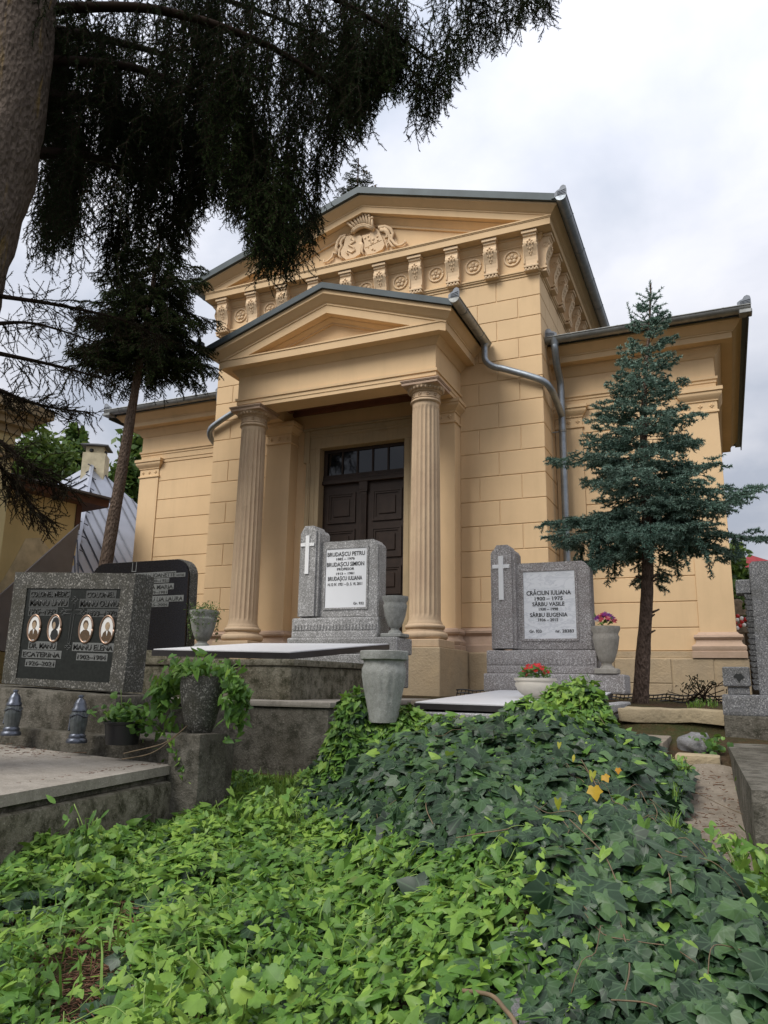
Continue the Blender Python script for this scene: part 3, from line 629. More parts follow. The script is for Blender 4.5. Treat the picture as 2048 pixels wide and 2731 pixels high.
# antae
for s in (-1, 1):
    x0, x1 = sorted((s*1.154, s*1.595)); o = part('pilaster', 'plaster'); o.box(x0, x1, -0.24, 0.012, 0.29, 3.62, 0.004); pil = o.done()
    P4 = [(s*1.154, 0, -s, 0), (s*1.154, -0.24, -s, -1), (s*1.595, -0.24, s, -1), (s*1.595, 0, s, 0)]
    q = part('capital', 'plaster', pil, True, 30)
    q.sweep([(-0.02, 3.262), (0.0, 3.262), (0.018, 3.268), (0.018, 3.29), (0.0, 3.30), (-0.02, 3.30)], P4)
    q.sweep([(-0.02, 3.418), (0.0, 3.418), (0.015, 3.424), (0.015, 3.44), (0.03, 3.46), (0.075, 3.50), (0.085, 3.515), (0.085, 3.545), (0.10, 3.55), (0.10, 3.60), (-0.02, 3.60)], P4); q.done()
    for k in range(3):
        x = s*(1.23+k*0.145); q = MB()
        for a in range(4): q.ball((x+0.018*math.cos(a*math.pi/2), -0.244, 3.36+0.018*math.sin(a*math.pi/2)), 0.015, 0.010, 0.015, 6, 4)
        q.ball((x, -0.25, 3.36), 0.010, 0.010, 0.010, 6, 4); q.build('rosette', 'plaster', pil, True)
    q = part('base', 'pink_stone', pil, True, 35)
    q.sweep([(-0.02, 0.0), (0.105, 0.0), (0.105, 0.05), (0.09, 0.06), (0.10, 0.085), (0.10, 0.115), (0.07, 0.135), (0.05, 0.165), (0.05, 0.20), (0.075, 0.215), (0.085, 0.24), (0.07, 0.275), (0.03, 0.285), (0.012, 0.30), (-0.02, 0.30)], P4); q.done()
# columns
def column(cx, cy):
    nf, sub = 20, 6; n = nf*sub; zs = [0.335, 0.36, 0.385, 0.40, 0.43, 0.9, 1.5, 2.1, 2.7, 3.20, 3.235, 3.255, 3.27, 3.33]
    V = []
    for z in zs:
        t = (z-0.335)/(3.33-0.335); R = 0.206-0.022*t**1.5
        if z < 0.37: R += 0.010*(0.37-z)/0.035
        dep = 0.017*min(1, max(0, (z-0.385)/0.045))*min(1, max(0, (3.255-z)/0.035))
        for i in range(n):
            ph = (i % sub)/sub; fl = max(0.0, math.sin(math.pi*min(1, max(0, (ph-0.08)/0.84))))**0.7
            a = 2*math.pi*i/n; r = R-dep*fl; V.append((cx+r*math.cos(a), cy+r*math.sin(a), z))
    m = MB(); k = len(zs); m.add(V, [(j*n+i, j*n+(i+1) % n, (j+1)*n+(i+1) % n, (j+1)*n+i) for j in range(k-1) for i in range(n)])
    c = m.build('column', 'column_stone', M, True, 50)
    def tor(zc, h, r): return [(r-h*0.5*(1-math.cos(a)), zc+h/2*math.sin(a)) for a in np.linspace(-1.4, 1.4, 7)]
    q = MB(); q.lathe([(0.2, 0.09)]+tor(0.148, 0.105, 0.302)+[(0.262, 0.203), (0.240, 0.215), (0.240, 0.228)]+tor(0.262, 0.062, 0.264)+[(0.232, 0.296), (0.228, 0.315), (0.216, 0.336)], cx, cy, 48); q.build('base', 'column_stone', c, True, 40)
    q = MB(); q.box(cx-0.302, cx+0.302, cy-0.302, cy+0.302, -0.003, 0.096, 0.008); q.build('base_slab', 'column_stone', c)
    q = MB(); q.lathe([(0.18, 3.30)]+tor(3.332, 0.030, 0.212)+[(0.198, 3.352), (0.194, 3.362)]+tor(3.372, 0.014, 0.204)+[(0.188, 3.385), (0.188, 3.452), (0.205, 3.456), (0.212, 3.464), (0.205, 3.473), (0.215, 3.478), (0.245, 3.50), (0.262, 3.53), (0.20, 3.535)], cx, cy, 48); cap = q.build('capital', 'column_stone', c, True, 35)
    q = MB()
    for k in range(26):
        a = 2*math.pi*k/26; q.ball((cx+0.238*math.cos(a), cy+0.238*math.sin(a), 3.502), 0.021, 0.021, 0.026, 6, 4)
    for k in range(10):
        a = 2*math.pi*(k+0.3)/10
        for j in range(5): w = 2*math.pi*j/5; q.ball((cx+0.190*math.cos(a)-0.018*math.cos(w)*math.sin(a), cy+0.190*math.sin(a)+0.018*math.cos(w)*math.cos(a), 3.418+0.018*math.sin(w)), 0.012, 0.012, 0.012, 6, 4)
    ex = q.build('carving', 'column_stone', c, True); ex['kind'] = 'stuff'
    q = MB(); q.box(cx-0.262, cx+0.262, cy-0.262, cy+0.262, 3.530, 3.572, 0.004); q.box(cx-0.272, cx+0.272, cy-0.272, cy+0.272, 3.573, 3.585); q.box(cx-0.280, cx+0.280, cy-0.280, cy+0.280, 3.586, 3.601)
    q.build('abacus', 'pink_stone', c)
for s in (1, -1): column(s*1.405, -0.925)
# door frame and door
b = part('door_frame', 'frame_stone')
for s in (-1, 1):
    x0, x1 = sorted((s*0.725, s*0.95)); b.box(x0, x1, -0.05, 0.16, 0.0, 3.18, 0.004)
    x0, x1 = sorted((s*0.88, s*0.955)); b.box(x0, x1, -0.068, -0.02, 0.0, 2.945)
    x0, x1 = sorted((s*0.90, s*1.0)); b.box(x0, x1, -0.082, -0.01, 2.95, 3.478, 0.004); x0, x1 = sorted((s*0.90, s*0.945)); b.box(x0, x1, -0.078, -0.02, 0.0, 2.949)
    x0, x1 = sorted((s*0.80, s*0.81)); b.box(x0, x1, -0.056, -0.03, 0.0, 3.24)
b.box(-0.95, 0.95, -0.052, 0.16, 3.181, 3.40, 0.004); b.box(-0.899, 0.899, -0.080, -0.01, 3.40, 3.476, 0.004); b.box(-0.899, 0.899, -0.066, -0.03, 3.36, 3.399)
b.box(-1.02, 1.02, -0.10, -0.0, 3.479, 3.515); b.done()
b = part('door', 'door_paint'); b.box(-0.724, 0.724, 0.115, 0.15, -0.02, 2.60); door = b.done()
b = part('transom', 'door_paint', door); b.box(-0.724, 0.724, 0.05, 0.15, 2.60, 2.66, 0.006); b.box(-0.724, 0.724, 0.075, 0.15, 2.661, 2.72, 0.006); b.box(-0.724, 0.724, 0.085, 0.15, 2.72, 2.755)
b.box(-0.724, 0.724, 0.10, 0.15, 3.13, 3.179)
for s in (-1, 1): x0, x1 = sorted((s*0.66, s*0.724)); b.box(x0, x1, 0.10, 0.149, 2.755, 3.13)
for k in range(4): x = -0.66+1.32*(k+1)/5; b.box(x-0.014, x+0.014, 0.105, 0.148, 2.755, 3.13)
b.done()
for k in range(5):
    x = -0.66+1.32*k/5; q = part('pane', 'door_glass', door); q.box(x+0.012, x+1.32/5-0.012, 0.122, 0.13, 2.75, 3.135); q.done()
b = part('door_mullion', 'door_paint', door)
b.box(-0.055, 0.055, 0.07, 0.114, 0.0, 2.44, 0.004); b.box(-0.072, 0.072, 0.055, 0.113, 2.47, 2.60, 0.004); b.box(-0.066, 0.066, 0.06, 0.112, 2.44, 2.469)
for x in (-0.03, -0.01, 0.01, 0.03): b.box(x-0.005, x+0.005, 0.064, 0.0705, 0.1, 2.40)
b.done()
for s in (-1, 1):
    for z0, z1 in ((1.97, 2.455), (1.40, 1.865), (0.84, 1.265), (0.15, 0.74)):
        xa, xb = sorted((s*0.145, s*0.635)); q = part('door_panel', 'door_paint', door)
        for k, (w, y) in enumerate(((0.0, 0.092), (0.03, 0.102))):
            i = 0.028
            q.box(xa+w, xb-w, y, 0.1149, z1-w-i, z1-w); q.box(xa+w, xb-w, y, 0.1149, z0+w, z0+w+i); q.box(xa+w, xa+w+i, y, 0.1148, z0+w+i, z1-w-i); q.box(xb-w-i, xb-w, y, 0.1148, z0+w+i, z1-w-i)
        q.box(xa+0.105, xb-0.105, 0.098, 0.1147, z0+0.105, z1-0.105, 0.006); q.done()
q = part('keyhole', 'letter_black', door); q.box(0.085, 0.10, 0.108, 0.1146, 1.40, 1.45, 0.003); q.done()

# ------------------------------------------------------------------ wings
wc = [0.03, 0.34, 0.69, 1.036, 1.403, 1.76, 2.122, 2.484, 2.85, 3.218, 3.575]
for s in (1, -1):
    b = part('wing_wall', 'plaster')
    x0, x1 = sorted((s*2.83, s*5.085)); b.box(x0, x1, 0.803, 6.2, -0.02, 4.13); ww = b.done()
    for z0, z1 in zip(wc[:-1], wc[1:]):
        x0, x1 = sorted((s*3.25, s*4.652)); block(x0, x1, 0.790, 0.81, z0+Gp, z1-Gp, ww, 0.005)
    PW = [(s*2.84, WY, 0, -1), (s*WX, WY, s, -1), (s*WX, 6.2, s, 0)]
    b = part('wing_entablature', 'plaster', smooth=True, ang=30)
    b.sweep([(-0.12, 3.585), (-0.012, 3.585), (-0.012, 3.64), (0.0, 3.645), (0.0, 3.74), (0.012, 3.745), (0.012, 3.775), (0.030, 3.79), (0.032, 3.825), (0, 3.826), (0, 4.128), (-0.12, 4.128)], PW)
    b.sweep([(-0.05, 4.115), (0.01, 4.118), (0.02, 4.128), (0.032, 4.15), (0.085, 4.225), (0.10, 4.24), (0.10, 4.275), (-0.05, 4.275)], PW)
    b.sweep([(-0.1, 4.262), (0.25, 4.266), (0.252, 4.345), (0.265, 4.35), (0.265, 4.366), (0.30, 4.385), (0.365, 4.455), (0.388, 4.47), (0.388, 4.495), (-0.1, 4.495)], PW); b.done()
    b = part('wing_roof', 'roof_edge')
    x0, x1 = sorted((s*2.85, s*5.50)); b.prism([(0.36, 4.497), (3.6, 5.2), (6.6, 4.497), (6.6, 4.53), (3.6, 5.235), (0.36, 4.53)], 'x', x0, x1)
    x0, x1 = sorted((s*5.45, s*5.565)); b.box(x0, x1, 0.36, 6.62, 4.47, 4.56); x0, x1 = sorted((s*5.55, s*5.568)); b.box(x0, x1, 0.30, 6.62, 4.40, 4.565); b.done()
    for (a, c) in ((4.652, 5.10), (2.85, 3.25)):
        x0, x1 = sorted((s*a, s*c)); o = part('pilaster', 'plaster', ww); o.box(x0, x1, 0.77, 0.81, 0.26, 3.66, 0.003)
        if a > 4: xx0, xx1 = sorted((s*5.05, s*5.0995)); o.box(xx0, xx1, 0.80, 1.25, 0.26, 3.66, 0.003)
        pil = o.done()
        yb = 1.2 if a > 4 else 0.79
        P4 = [(s*a, 0.79, -s, 0), (s*a, 0.77, -s, -1), (s*c, 0.77, s, -1), (s*c, yb, s, 0)]
        q = part('capital', 'plaster', ww, True, 30)
        q.sweep([(-0.02, 3.30), (0.0, 3.302), (0.018, 3.308), (0.018, 3.335), (0.0, 3.345), (-0.02, 3.345)], P4)
        q.sweep([(-0.02, 3.468), (0.0, 3.468), (0.015, 3.474), (0.015, 3.49), (0.03, 3.51), (0.062, 3.55), (0.068, 3.565), (0.068, 3.60), (0.085, 3.605), (0.085, 3.655), (-0.02, 3.655)], P4); q.done()
        for k in range(3):
            x = s*(a+(c-a)*(k+0.5)/3); q = MB()
            for t in range(4): q.ball((x+0.018*math.cos(t*math.pi/2), 0.767, 3.405+0.018*math.sin(t*math.pi/2)), 0.015, 0.010, 0.015, 6, 4)
            q.ball((x, 0.762, 3.405), 0.010, 0.010, 0.010, 6, 4); q.build('rosette', 'plaster', ww, True)
        q = part('base', 'pink_stone', ww, True, 35)
        q.sweep([(-0.02, -0.065), (0.107, -0.065), (0.107, 0.018), (0.095, 0.024), (0.105, 0.05), (0.105, 0.085), (0.08, 0.105), (0.06, 0.12), (0.05, 0.15), (0.05, 0.17), (0.068, 0.185), (0.078, 0.205), (0.068, 0.235), (0.03, 0.245), (0.012, 0.272), (-0.02, 0.272)], P4); q.done()
    b = part('plinth', 'plinth_stone'); x0, x1 = sorted((s*2.9, s*5.215)); b.box(x0, x1, 0.69, 6.3, -0.75, -0.068, 0.012)
    x0, x1 = sorted((s*3.36, s*4.56)); b.box(x0, x1, 0.755, 0.80, -0.068, 0.024, 0.008); b.done()
    if s > 0:
        for k, (a, c) in enumerate(((2.96, 3.55), (3.555, 4.28), (4.285, 4.80), (4.805, 5.222))):
            for z0, z1 in (((-0.62, -0.40), (-0.395, -0.074)) if k % 2 else ((-0.62, -0.074),)):
                q = part('stone', 'plinth_stone'); q.box(a+0.004, c-0.004, 0.672+0.004*k, 0.70, z0, z1, 0.008); q.done()
    g = gutter((s*2.85, 0.262, 4.555), (s*5.60, 0.262, 4.555), 0.078, 4, 'zinc_worn' if s > 0 else 'zinc_worn')
    gutter_end((s*5.52, 0.19, 4.56), (1, 0, 0), 0.085, 0.13, 0.02, g, -s)
    gutter_end((s*2.94, 0.19, 4.56), (1, 0, 0), 0.085, 0.13, 0.02, g, s)
    q = MB(); q.box(*sorted((s*5.45, s*5.61)), 0.18, 0.34, 4.44, 4.50, 0.01); q.build('gutter_cap', 'zinc_worn', g)

# ------------------------------------------------------------------ downpipes
def smooth_path(pts, n=6):
    pts = [Vector(p) for p in pts]; out = []
    P = [pts[0]]+pts+[pts[-1]]
    for i in range(1, len(P)-2):
        for k in range(n):
            t = k/n; a, b_, c, d = P[i-1], P[i], P[i+1], P[i+2]
            out.append(0.5*((2*b_)+(c-a)*t+(2*a-5*b_+4*c-d)*t*t+(3*b_-a-3*c+d)*t**3))
    out.append(pts[-1]); return out
for s in (1, -1):
    xp = s*2.985; yp = 0.60
    b = part('downpipe', 'zinc', smooth=True, ang=50)
    b.tube(smooth_path([(s*2.98, 0.262, 4.48), (s*2.98, 0.27, 4.38), (s*2.975, 0.40, 4.18), (xp, 0.56, 4.0), (xp, yp, 3.85)]), 0.052, 14)
    b.tube([(xp, yp, 3.86), (xp, yp, -0.4)], 0.052, 14); dp = b.done()
    b = part('hopper', 'zinc', dp, True, 40); b.lathe([(0.055, 4.44), (0.06, 4.46), (0.085, 4.55), (0.04, 4.56)], s*2.98, 0.262, 12); b.done()
    for z in (3.22, 1.85, 0.6):
        q = part('pipe_clip', 'zinc_worn', dp, True, 40); q.lathe([(0.05, z-0.02), (0.060, z-0.016), (0.060, z+0.016), (0.05, z+0.02)], xp, yp, 14); q.box(*sorted((s*2.84, s*2.95)), yp-0.006, yp+0.006, z-0.008, z+0.008); q.done()
    b = part('downpipe', 'zinc', smooth=True, ang=50)
    b.tube(smooth_path([(s*2.03, -0.14, 4.44), (s*2.03, -0.14, 4.34), (s*2.04, -0.13, 4.20), (s*2.14, -0.11, 4.10), (s*2.32, -0.10, 4.03), (s*2.70, -0.09, 3.86), (s*2.88, -0.06, 3.76), (s*2.955, 0.06, 3.66), (s*2.975, 0.32, 3.56), (xp, yp-0.02, 3.46)], 7), 0.048, 14); dp = b.done()
    b = part('hopper', 'zinc_worn', dp, True, 40); b.lathe([(0.05, 4.40), (0.055, 4.42), (0.075, 4.49), (0.04, 4.50)], s*2.03, -0.14, 12); b.done()
# ------------------------------------------------------------------ terrain
def sstep(a, b, x): t = np.clip((x-a)/(b-a), 0, 1); return t*t*(3-2*t)
def lump(X, Y, seed=0):
    return (np.sin(X*3.1+seed)*np.cos(Y*2.7+1.3*seed)+0.6*np.sin(X*7.3+Y*5.1+seed)+0.4*np.cos(X*12.7-Y*9.9+2*seed))/2.0
def ground_h(X, Y):
    X = np.asarray(X, float); Y = np.asarray(Y, float)
    low = -1.27-0.05*sstep(-8, -11, Y)
    h = low+(-0.60-low)*sstep(-6.3, -3.4, Y)
    pathy = np.interp(Y, [-9, -7.6, -6.6, -6.0, -5.27, -5.2, -4.5, -4.25, -4.2, 90], [-1.30, -1.24, -1.12, -1.04, -0.955, -0.87, -0.79, -0.74, -0.61, -0.60])
    wpath = sstep(4.2, 4.5, X)*(1-sstep(6.5, 8, X))
    h = h*(1-wpath)+pathy*wpath
    h = np.where((X < 2.2) & (X > -3) & (Y > -5.30) & (Y < -2.5), -0.75, h)
    far = sstep(-3, 2, Y)
    return h+0.02*lump(X, Y)*(1-0.6*far)
gx = np.unique(np.concatenate([np.linspace(-400, -12, 14), np.linspace(-12, -2, 20), np.linspace(-2, 9, 150), np.linspace(9, 30, 14), np.linspace(30, 400, 12)]))
gy = np.unique(np.concatenate([np.linspace(-60, -12, 8), np.linspace(-12, -2.6, 140), np.linspace(-2.6, 12, 16), np.linspace(12, 600, 16)]))
XX, YY = np.meshgrid(gx, gy); ZZ = ground_h(XX, YY)
V = np.stack([XX.ravel(), YY.ravel(), ZZ.ravel()], -1); nx, ny = len(gx), len(gy)
I = (np.arange(ny-1)[:, None]*nx+np.arange(nx-1)[None, :]).ravel()
F = np.stack([I, I+1, I+nx+1, I+nx], -1)
def m_ground():
    m, t, b, p = start('ground', 0.97, spec=0.1)
    n1 = noise(t, p, 1.5, 6, 0.65); n2 = noise(t, p, 9, 7, 0.7); n3 = noise(t, p, 60, 4, 0.7)
    col = mix(t, ramp(t, n1, 0.40, 0.6), (0.060, 0.043, 0.026), (0.052, 0.060, 0.022))
    col = mix(t, math_node(t, 'MULTIPLY', ramp(t, n2, 0.45, 0.65), 0.6), col, (0.105, 0.052, 0.026))
    col = mix(t, math_node(t, 'MULTIPLY', ramp(t, n3, 0.5, 0.7), 0.4), col, (0.15, 0.11, 0.07))
    basecol(t, b, col); bump(t, b, math_node(t, 'ADD', n2, n3), 0.9, 0.03)
m_ground()
tag(mesh_np('ground', V, F, 'ground', smooth=True), kind='structure')
# dirt and concrete path climbing at the right
px_ = np.linspace(4.58, 5.02, 14); py_ = np.linspace(-8.8, -5.24, 60); XX, YY = np.meshgrid(px_, py_)
ZZ = ground_h(XX, YY)+0.022+0.008*lump(XX*2, YY*2, 3)
XX = XX+0.03*np.sin(YY*5)*(np.abs(XX-4.8) > 0.15)
I = (np.arange(59)[:, None]*14+np.arange(13)[None, :]).ravel(); F = np.stack([I, I+1, I+15, I+14], -1)
tag(mesh_np('path', np.stack([XX.ravel(), YY.ravel(), ZZ.ravel()], -1), F, 'path_concrete', smooth=True), kind='structure')

def rough_box(name, mat, x0, x1, y0, y1, z0, z1, amp=0.012, ch=0.02, seed=0, parent=None, cuts=5):
    bm = bmesh.new(); bmesh.ops.create_cube(bm, size=1.0)
    for v in bm.verts: v.co = Vector(((x0+x1)/2+v.co.x*(x1-x0), (y0+y1)/2+v.co.y*(y1-y0), (z0+z1)/2+v.co.z*(z1-z0)))
    bmesh.ops.bevel(bm, geom=list(bm.edges), offset=ch, segments=2, affect='EDGES', profile=0.6)
    bmesh.ops.subdivide_edges(bm, edges=[e for e in bm.edges if e.calc_length() > 0.08], cuts=cuts, use_grid_fill=True)
    from mathutils import noise as mn
    for v in bm.verts:
        q = v.co*5.0+Vector((seed, seed*2.3, 0)); v.co += Vector((mn.noise(q), mn.noise(q+Vector((9, 0, 0))), mn.noise(q+Vector((0, 9, 0)))))*amp
    me = bpy.data.meshes.new(name); off = OFF.get(parent.name, Vector()) if parent is not None else Vector()
    for v in bm.verts: v.co -= off
    bm.to_mesh(me); bm.free(); o = link(name, me, mat, parent, True); me.set_sharp_from_angle(angle=math.radians(40)); return o

# ------------------------------------------------------------------ twin granite headstones in the back row
def headstone(x0, y0, zb, mat, label, lines, tabmat):
    """x0: left end of the stone, y0: front face of the panel, zb: its bottom"""
    t = thing('headstone', label, 'headstone', (x0+0.5, y0+0.1, zb-0.385))
    b = MB(); b.box(x0, x0+0.10, y0+0.03, y0+0.19, zb, zb+0.81, 0.012)
    r = 0.05; b.prism([(x0+0.20, zb), (x0+0.962, zb), (x0+0.962, zb+0.76), (x0+0.90, zb+0.828), (x0+0.20, zb+0.828)], 'y', y0, y0+0.2)
    pn = b.build('panel', mat, t)
    bm = bmesh.new(); bm.from_mesh(pn.data); bmesh.ops.bevel(bm, geom=[e for e in bm.edges if e.calc_length() > 0.06], offset=0.010, segments=2, affect='EDGES'); bm.to_mesh(pn.data); bm.free()
    b = MB(); c = x0+0.15
    b.prism([(c-0.09, zb+0.015), (c+0.09, zb+0.015), (c+0.09, zb+0.945), (c+0.055, zb+1.005), (c-0.055, zb+1.005), (c-0.09, zb+0.945)], 'y', y0-0.075, y0+0.16)
    b.prism([(c-0.12, zb+0.015), (c+0.12, zb+0.015), (c+0.12, zb+0.925), (c+0.10, zb+0.96), (c-0.10, zb+0.96), (c-0.12, zb+0.925)], 'y', y0-0.05, y0+0.185)
    st = b.build('stele', mat, t)
    q = MB(); cx = c-0.012; q.box(cx-0.024, cx+0.024, y0-0.088, y0-0.0755, zb+0.47, zb+0.895, 0.003); q.box(cx-0.084, cx-0.0245, y0-0.088, y0-0.0755, zb+0.775, zb+0.812, 0.003); q.box(cx+0.0245, cx+0.084, y0-0.088, y0-0.0755, zb+0.775, zb+0.812, 0.003)
    q.build('cross', 'white_paint', st)
    ta, tb, tz0, tz1 = x0+0.335, x0+0.822, zb+0.105, zb+0.74
    q = MB()
    for bx in ((ta-0.022, tb+0.022, tz1, tz1+0.022), (ta-0.022, tb+0.022, tz0-0.022, tz0), (ta-0.022, ta, tz0, tz1), (tb, tb+0.022, tz0, tz1)): q.box(bx[0], bx[1], y0-0.012, y0+0.01, bx[2], bx[3], 0.003)
    q.build('tablet_frame', mat, pn)
    q = MB(); q.box(ta+0.001, tb-0.001, y0-0.004, y0+0.01, tz0+0.001, tz1-0.001); tb_o = q.build('tablet', tabmat, t)
    for (s, u, v, h, w, al) in lines:
        lettering(s, ta+u*(tb-ta), y0-0.005, tz0+v*(tz1-tz0), h, w*(tb-ta) if w else None, tb_o, 'letter_black', align=al)
    q = MB(); q.box(x0-0.02, x0+1.005, y0-0.085, y0+0.22, zb-0.215, zb-0.002, 0.022); q.box(x0-0.012, x0+0.998, y0-0.095, y0-0.07, zb-0.215, zb-0.15, 0.006); bs = q.build('base', mat, t)
    for k in range(26): q = MB(); a = x0+0.005+k*0.0381; q.box(a, a+0.027, y0-0.094, y0-0.08, zb-0.135, zb-0.075, 0.004); q.build('rib', mat, bs)
    q = MB(); q.box(x0-0.03, x0+1.245, y0-0.155, y0+0.26, zb-0.385, zb-0.216, 0.02); q.build('footing', mat, t)
    return t
R_X0, R_Y0, R_ZB = 2.883, -3.05, -0.130
headstone(R_X0, R_Y0, R_ZB, 'granite_pink', 'speckled pinkish granite headstone with white cross and veined marble tablet', [
    ('CRĂCIUN IULIANA', 0.49, 0.645, 0.043, 0.86, 'c'), ('1900 – 1975', 0.49, 0.565, 0.036, 0.54, 'c'), ('SÂRBU VASILE', 0.48, 0.482, 0.038, 0.62, 'c'),
    ('1930 – 1998', 0.48, 0.413, 0.028, 0.37, 'c'), ('SÂRBU EUGENIA', 0.48, 0.322, 0.038, 0.72, 'c'), ('1936 – 2015', 0.47, 0.257, 0.028, 0.38, 'c'),
    ('Gr. 933', 0.10, 0.09, 0.029, 0.235, 'l'), ('nr. 28383', 0.95, 0.09, 0.029, 0.345, 'r')], 'marble')
_p = on(795, 1600, 'y', -3.0); _q = on(960, 1646, 'y', -3.0)
L_X0, L_Y0, L_ZB = _p[0], -3.0, _q[2]
headstone(L_X0, L_Y0, L_ZB, 'granite', 'speckled grey granite headstone with white cross standing before the mausoleum door', [
    ('BRUDAȘCU PETRU', 0.49, 0.875, 0.046, 0.92, 'c'), ('1882 – 1970', 0.48, 0.805, 0.026, 0.45, 'c'), ('BRUDAȘCU SIMION', 0.48, 0.70, 0.046, 0.92, 'c'), ('PROFESOR', 0.49, 0.63, 0.028, 0.42, 'c'),
    ('1913 – 1981', 0.48, 0.555, 0.026, 0.44, 'c'), ('BRUDAȘCU IULIANA', 0.48, 0.46, 0.044, 0.84, 'c'), ('N.12 IV. 1921 – D. 5. VI. 2011', 0.48, 0.37, 0.032, 0.84, 'c'), ('Gr. 932', 0.95, 0.045, 0.028, 0.25, 'r')], 'tablet_white')

def slab(name, label, corners, thick, top, edge, cat='grave slab'):
    """corners: four top points (FL, FR, BR, BL); a pale top inset on a dark edge"""
    c = [Vector(p) for p in corners]; o = (c[0]+c[1]+c[2]+c[3])/4
    t = thing(name, label, cat, (o.x, o.y, min(p.z for p in c)-thick))
    b = MB(); vs = [p-Vector((0, 0, thick)) for p in c]+[p-Vector((0, 0, 0.006)) for p in c]
    b.add(vs, [(3, 2, 1, 0), (4, 5, 6, 7)]+[(i, (i+1) % 4, (i+1) % 4+4, i+4) for i in range(4)]); b.build('edge', edge, t)
    b = MB(); ins = [p+(o-p)*0.012 for p in c]; vs = [p-Vector((0, 0, 0.005)) for p in ins]+[p+Vector((0, 0, 0.003)) for p in ins]
    b.add(vs, [(3, 2, 1, 0), (4, 5, 6, 7)]+[(i, (i+1) % 4, (i+1) % 4+4, i+4) for i in range(4)]); b.build('top', top, t); return t
# right grave: slab rising to the headstone
FLr = on(1104, 1874, 'y', -5.0); FRr = on(1560, 1892, 'y', -5.0)
slab('grave_slab', 'pale terrazzo slab with dark edge carrying the begonia bowl', [(FLr[0], -5.0, -0.585), (4.06, -5.0, -0.595), (4.02, -3.24, -0.500), (3.02, -3.24, -0.500)], 0.045, 'slab_terrazzo', 'slab_edge')
g = thing('tomb_box', 'low granite kerb box under the slab with the begonia bowl', 'tomb', (3.55, -4.2, -0.9))
q = MB(); q.box(2.90, 4.16, -5.06, -3.21, -1.2, -0.648, 0.012); q.build('kerb', 'granite', g)
q = MB(); q.box(4.07, 4.17, -5.07, -3.22, -0.647, -0.575, 0.012); q.build('kerb_rim', 'granite', g); q = MB(); q.box(2.88, 2.94, -4.9, -3.22, -0.647, -0.60, 0.012); q.build('kerb_rim', 'granite', g)
# left grave: raised tomb, slab and retaining wall
slab('grave_slab', 'pale sloping slab with black edge on the raised mossy tomb', [(0.50, -5.05, -0.205), (1.85, -5.05, -0.232), (2.0, -3.45, -0.085), (0.45, -3.45, -0.07)], 0.055, 'slab_terrazzo', 'slab_edge')
g = thing('raised_tomb', 'raised mossy concrete tomb under the sloping pale slab', 'tomb', (1.5, -4.1, -0.75))
q = rough_box('side', 'moss_concrete', 0.42, 1.20, -5.10, -3.16, -0.62, -0.33, 0.006, 0.02, 1, g); q = rough_box('side', 'moss_concrete', 1.205, 1.90, -5.105, -3.16, -0.62, -0.335, 0.006, 0.02, 2, g)
q = rough_box('rim', 'moss_concrete', 0.43, 1.93, -5.12, -3.2, -0.335, -0.285, 0.004, 0.012, 3, g)
q = MB(); q.box(L_X0-0.02, L_X0+1.2, -3.16, -2.72, -0.5, L_ZB-0.386, 0.01); q.build('stone_bed', 'granite', g)
g = rough_box('retaining_wall', 'dark_concrete', 0.2, 2.36, -5.34, -4.0, -1.6, -0.635, 0.008, 0.02, 5)
tag(g, 'dark stained concrete retaining wall below the raised tomb', 'wall')
cap = rough_box('coping', 'slab_concrete', 0.18, 2.38, -5.36, -3.3, -0.634, -0.592, 0.005, 0.012, 6, g)
g = rough_box('paving_slab', 'path_concrete', 2.40, 3.3, -3.9, -1.6, -0.80, -0.592, 0.006, 0.02, 7); tag(g, 'flat stone paving slab between the graves before the right column', 'paving slab')

# ------------------------------------------------------------------ black gravestone further left
t = thing('headstone', 'polished black granite headstone with rounded shoulders left of the porch', 'headstone', (-1.55, -2.9, -0.15))
bx0, bx1, by, bz0, bz1 = -2.30, -0.80, -3.0, -0.12, 0.955
prof = [(bx0, bz0), (bx1+0.02, bz0), (bx1, bz1-0.22)]+[(bx1-0.2+0.2*math.cos(a), bz1-0.2+0.2*math.sin(a)) for a in np.linspace(0.1, math.pi/2, 7)]+[(bx0+0.2+0.2*math.cos(a), bz1-0.2+0.2*math.sin(a)) for a in np.linspace(math.pi/2, math.pi, 7)]
q = MB(); q.prism(prof, 'y', by, by+0.03); front = q.build('polished_face', 'black_granite', t)
q = MB(); q.prism([(x*1.0+(0.012 if x > -1.5 else -0.012), z+(0.008 if z > 0 else 0)) for x, z in prof], 'y', by+0.032, by+0.17); q.build('back', 'granite_dark', t)
q = MB(); q.box(bx0-0.1, bx1+0.45, by-0.12, by+0.3, -0.62, bz0-0.002, 0.015); q.build('footing', 'moss_concrete', t)
for s, xr_, yb_, hp, w in [('ȘERBAN IOANETTE', 467, 1536.5, 10.5, 0.62), ('NOTAR', 492, 1535.5, 6, 0.115), ('1900–1951', 449, 1551, 7, 0.30), ('ENA MARIA', 461, 1569, 10.5, 0.42), ('1909–1981', 445, 1582, 7, 0.30), ('IONESCU LIA LAURA', 487, 1601, 11, 0.74), ('1925–2004', 447, 1615.5, 7, 0.32)]:
    e_ = on(xr_, yb_, 'y', by); h = hp*0.0049
    q = MB(); q.box(e_[0]-w-0.012, e_[0]+0.012, by-0.002, by+0.001, e_[2]-0.010, e_[2]+h+0.010); q.build('letter_band', 'letter_silver', front)
    lettering(s, e_[0], by-0.0025, e_[2], h, w, front, 'letter_dark', align='r')
q = MB()
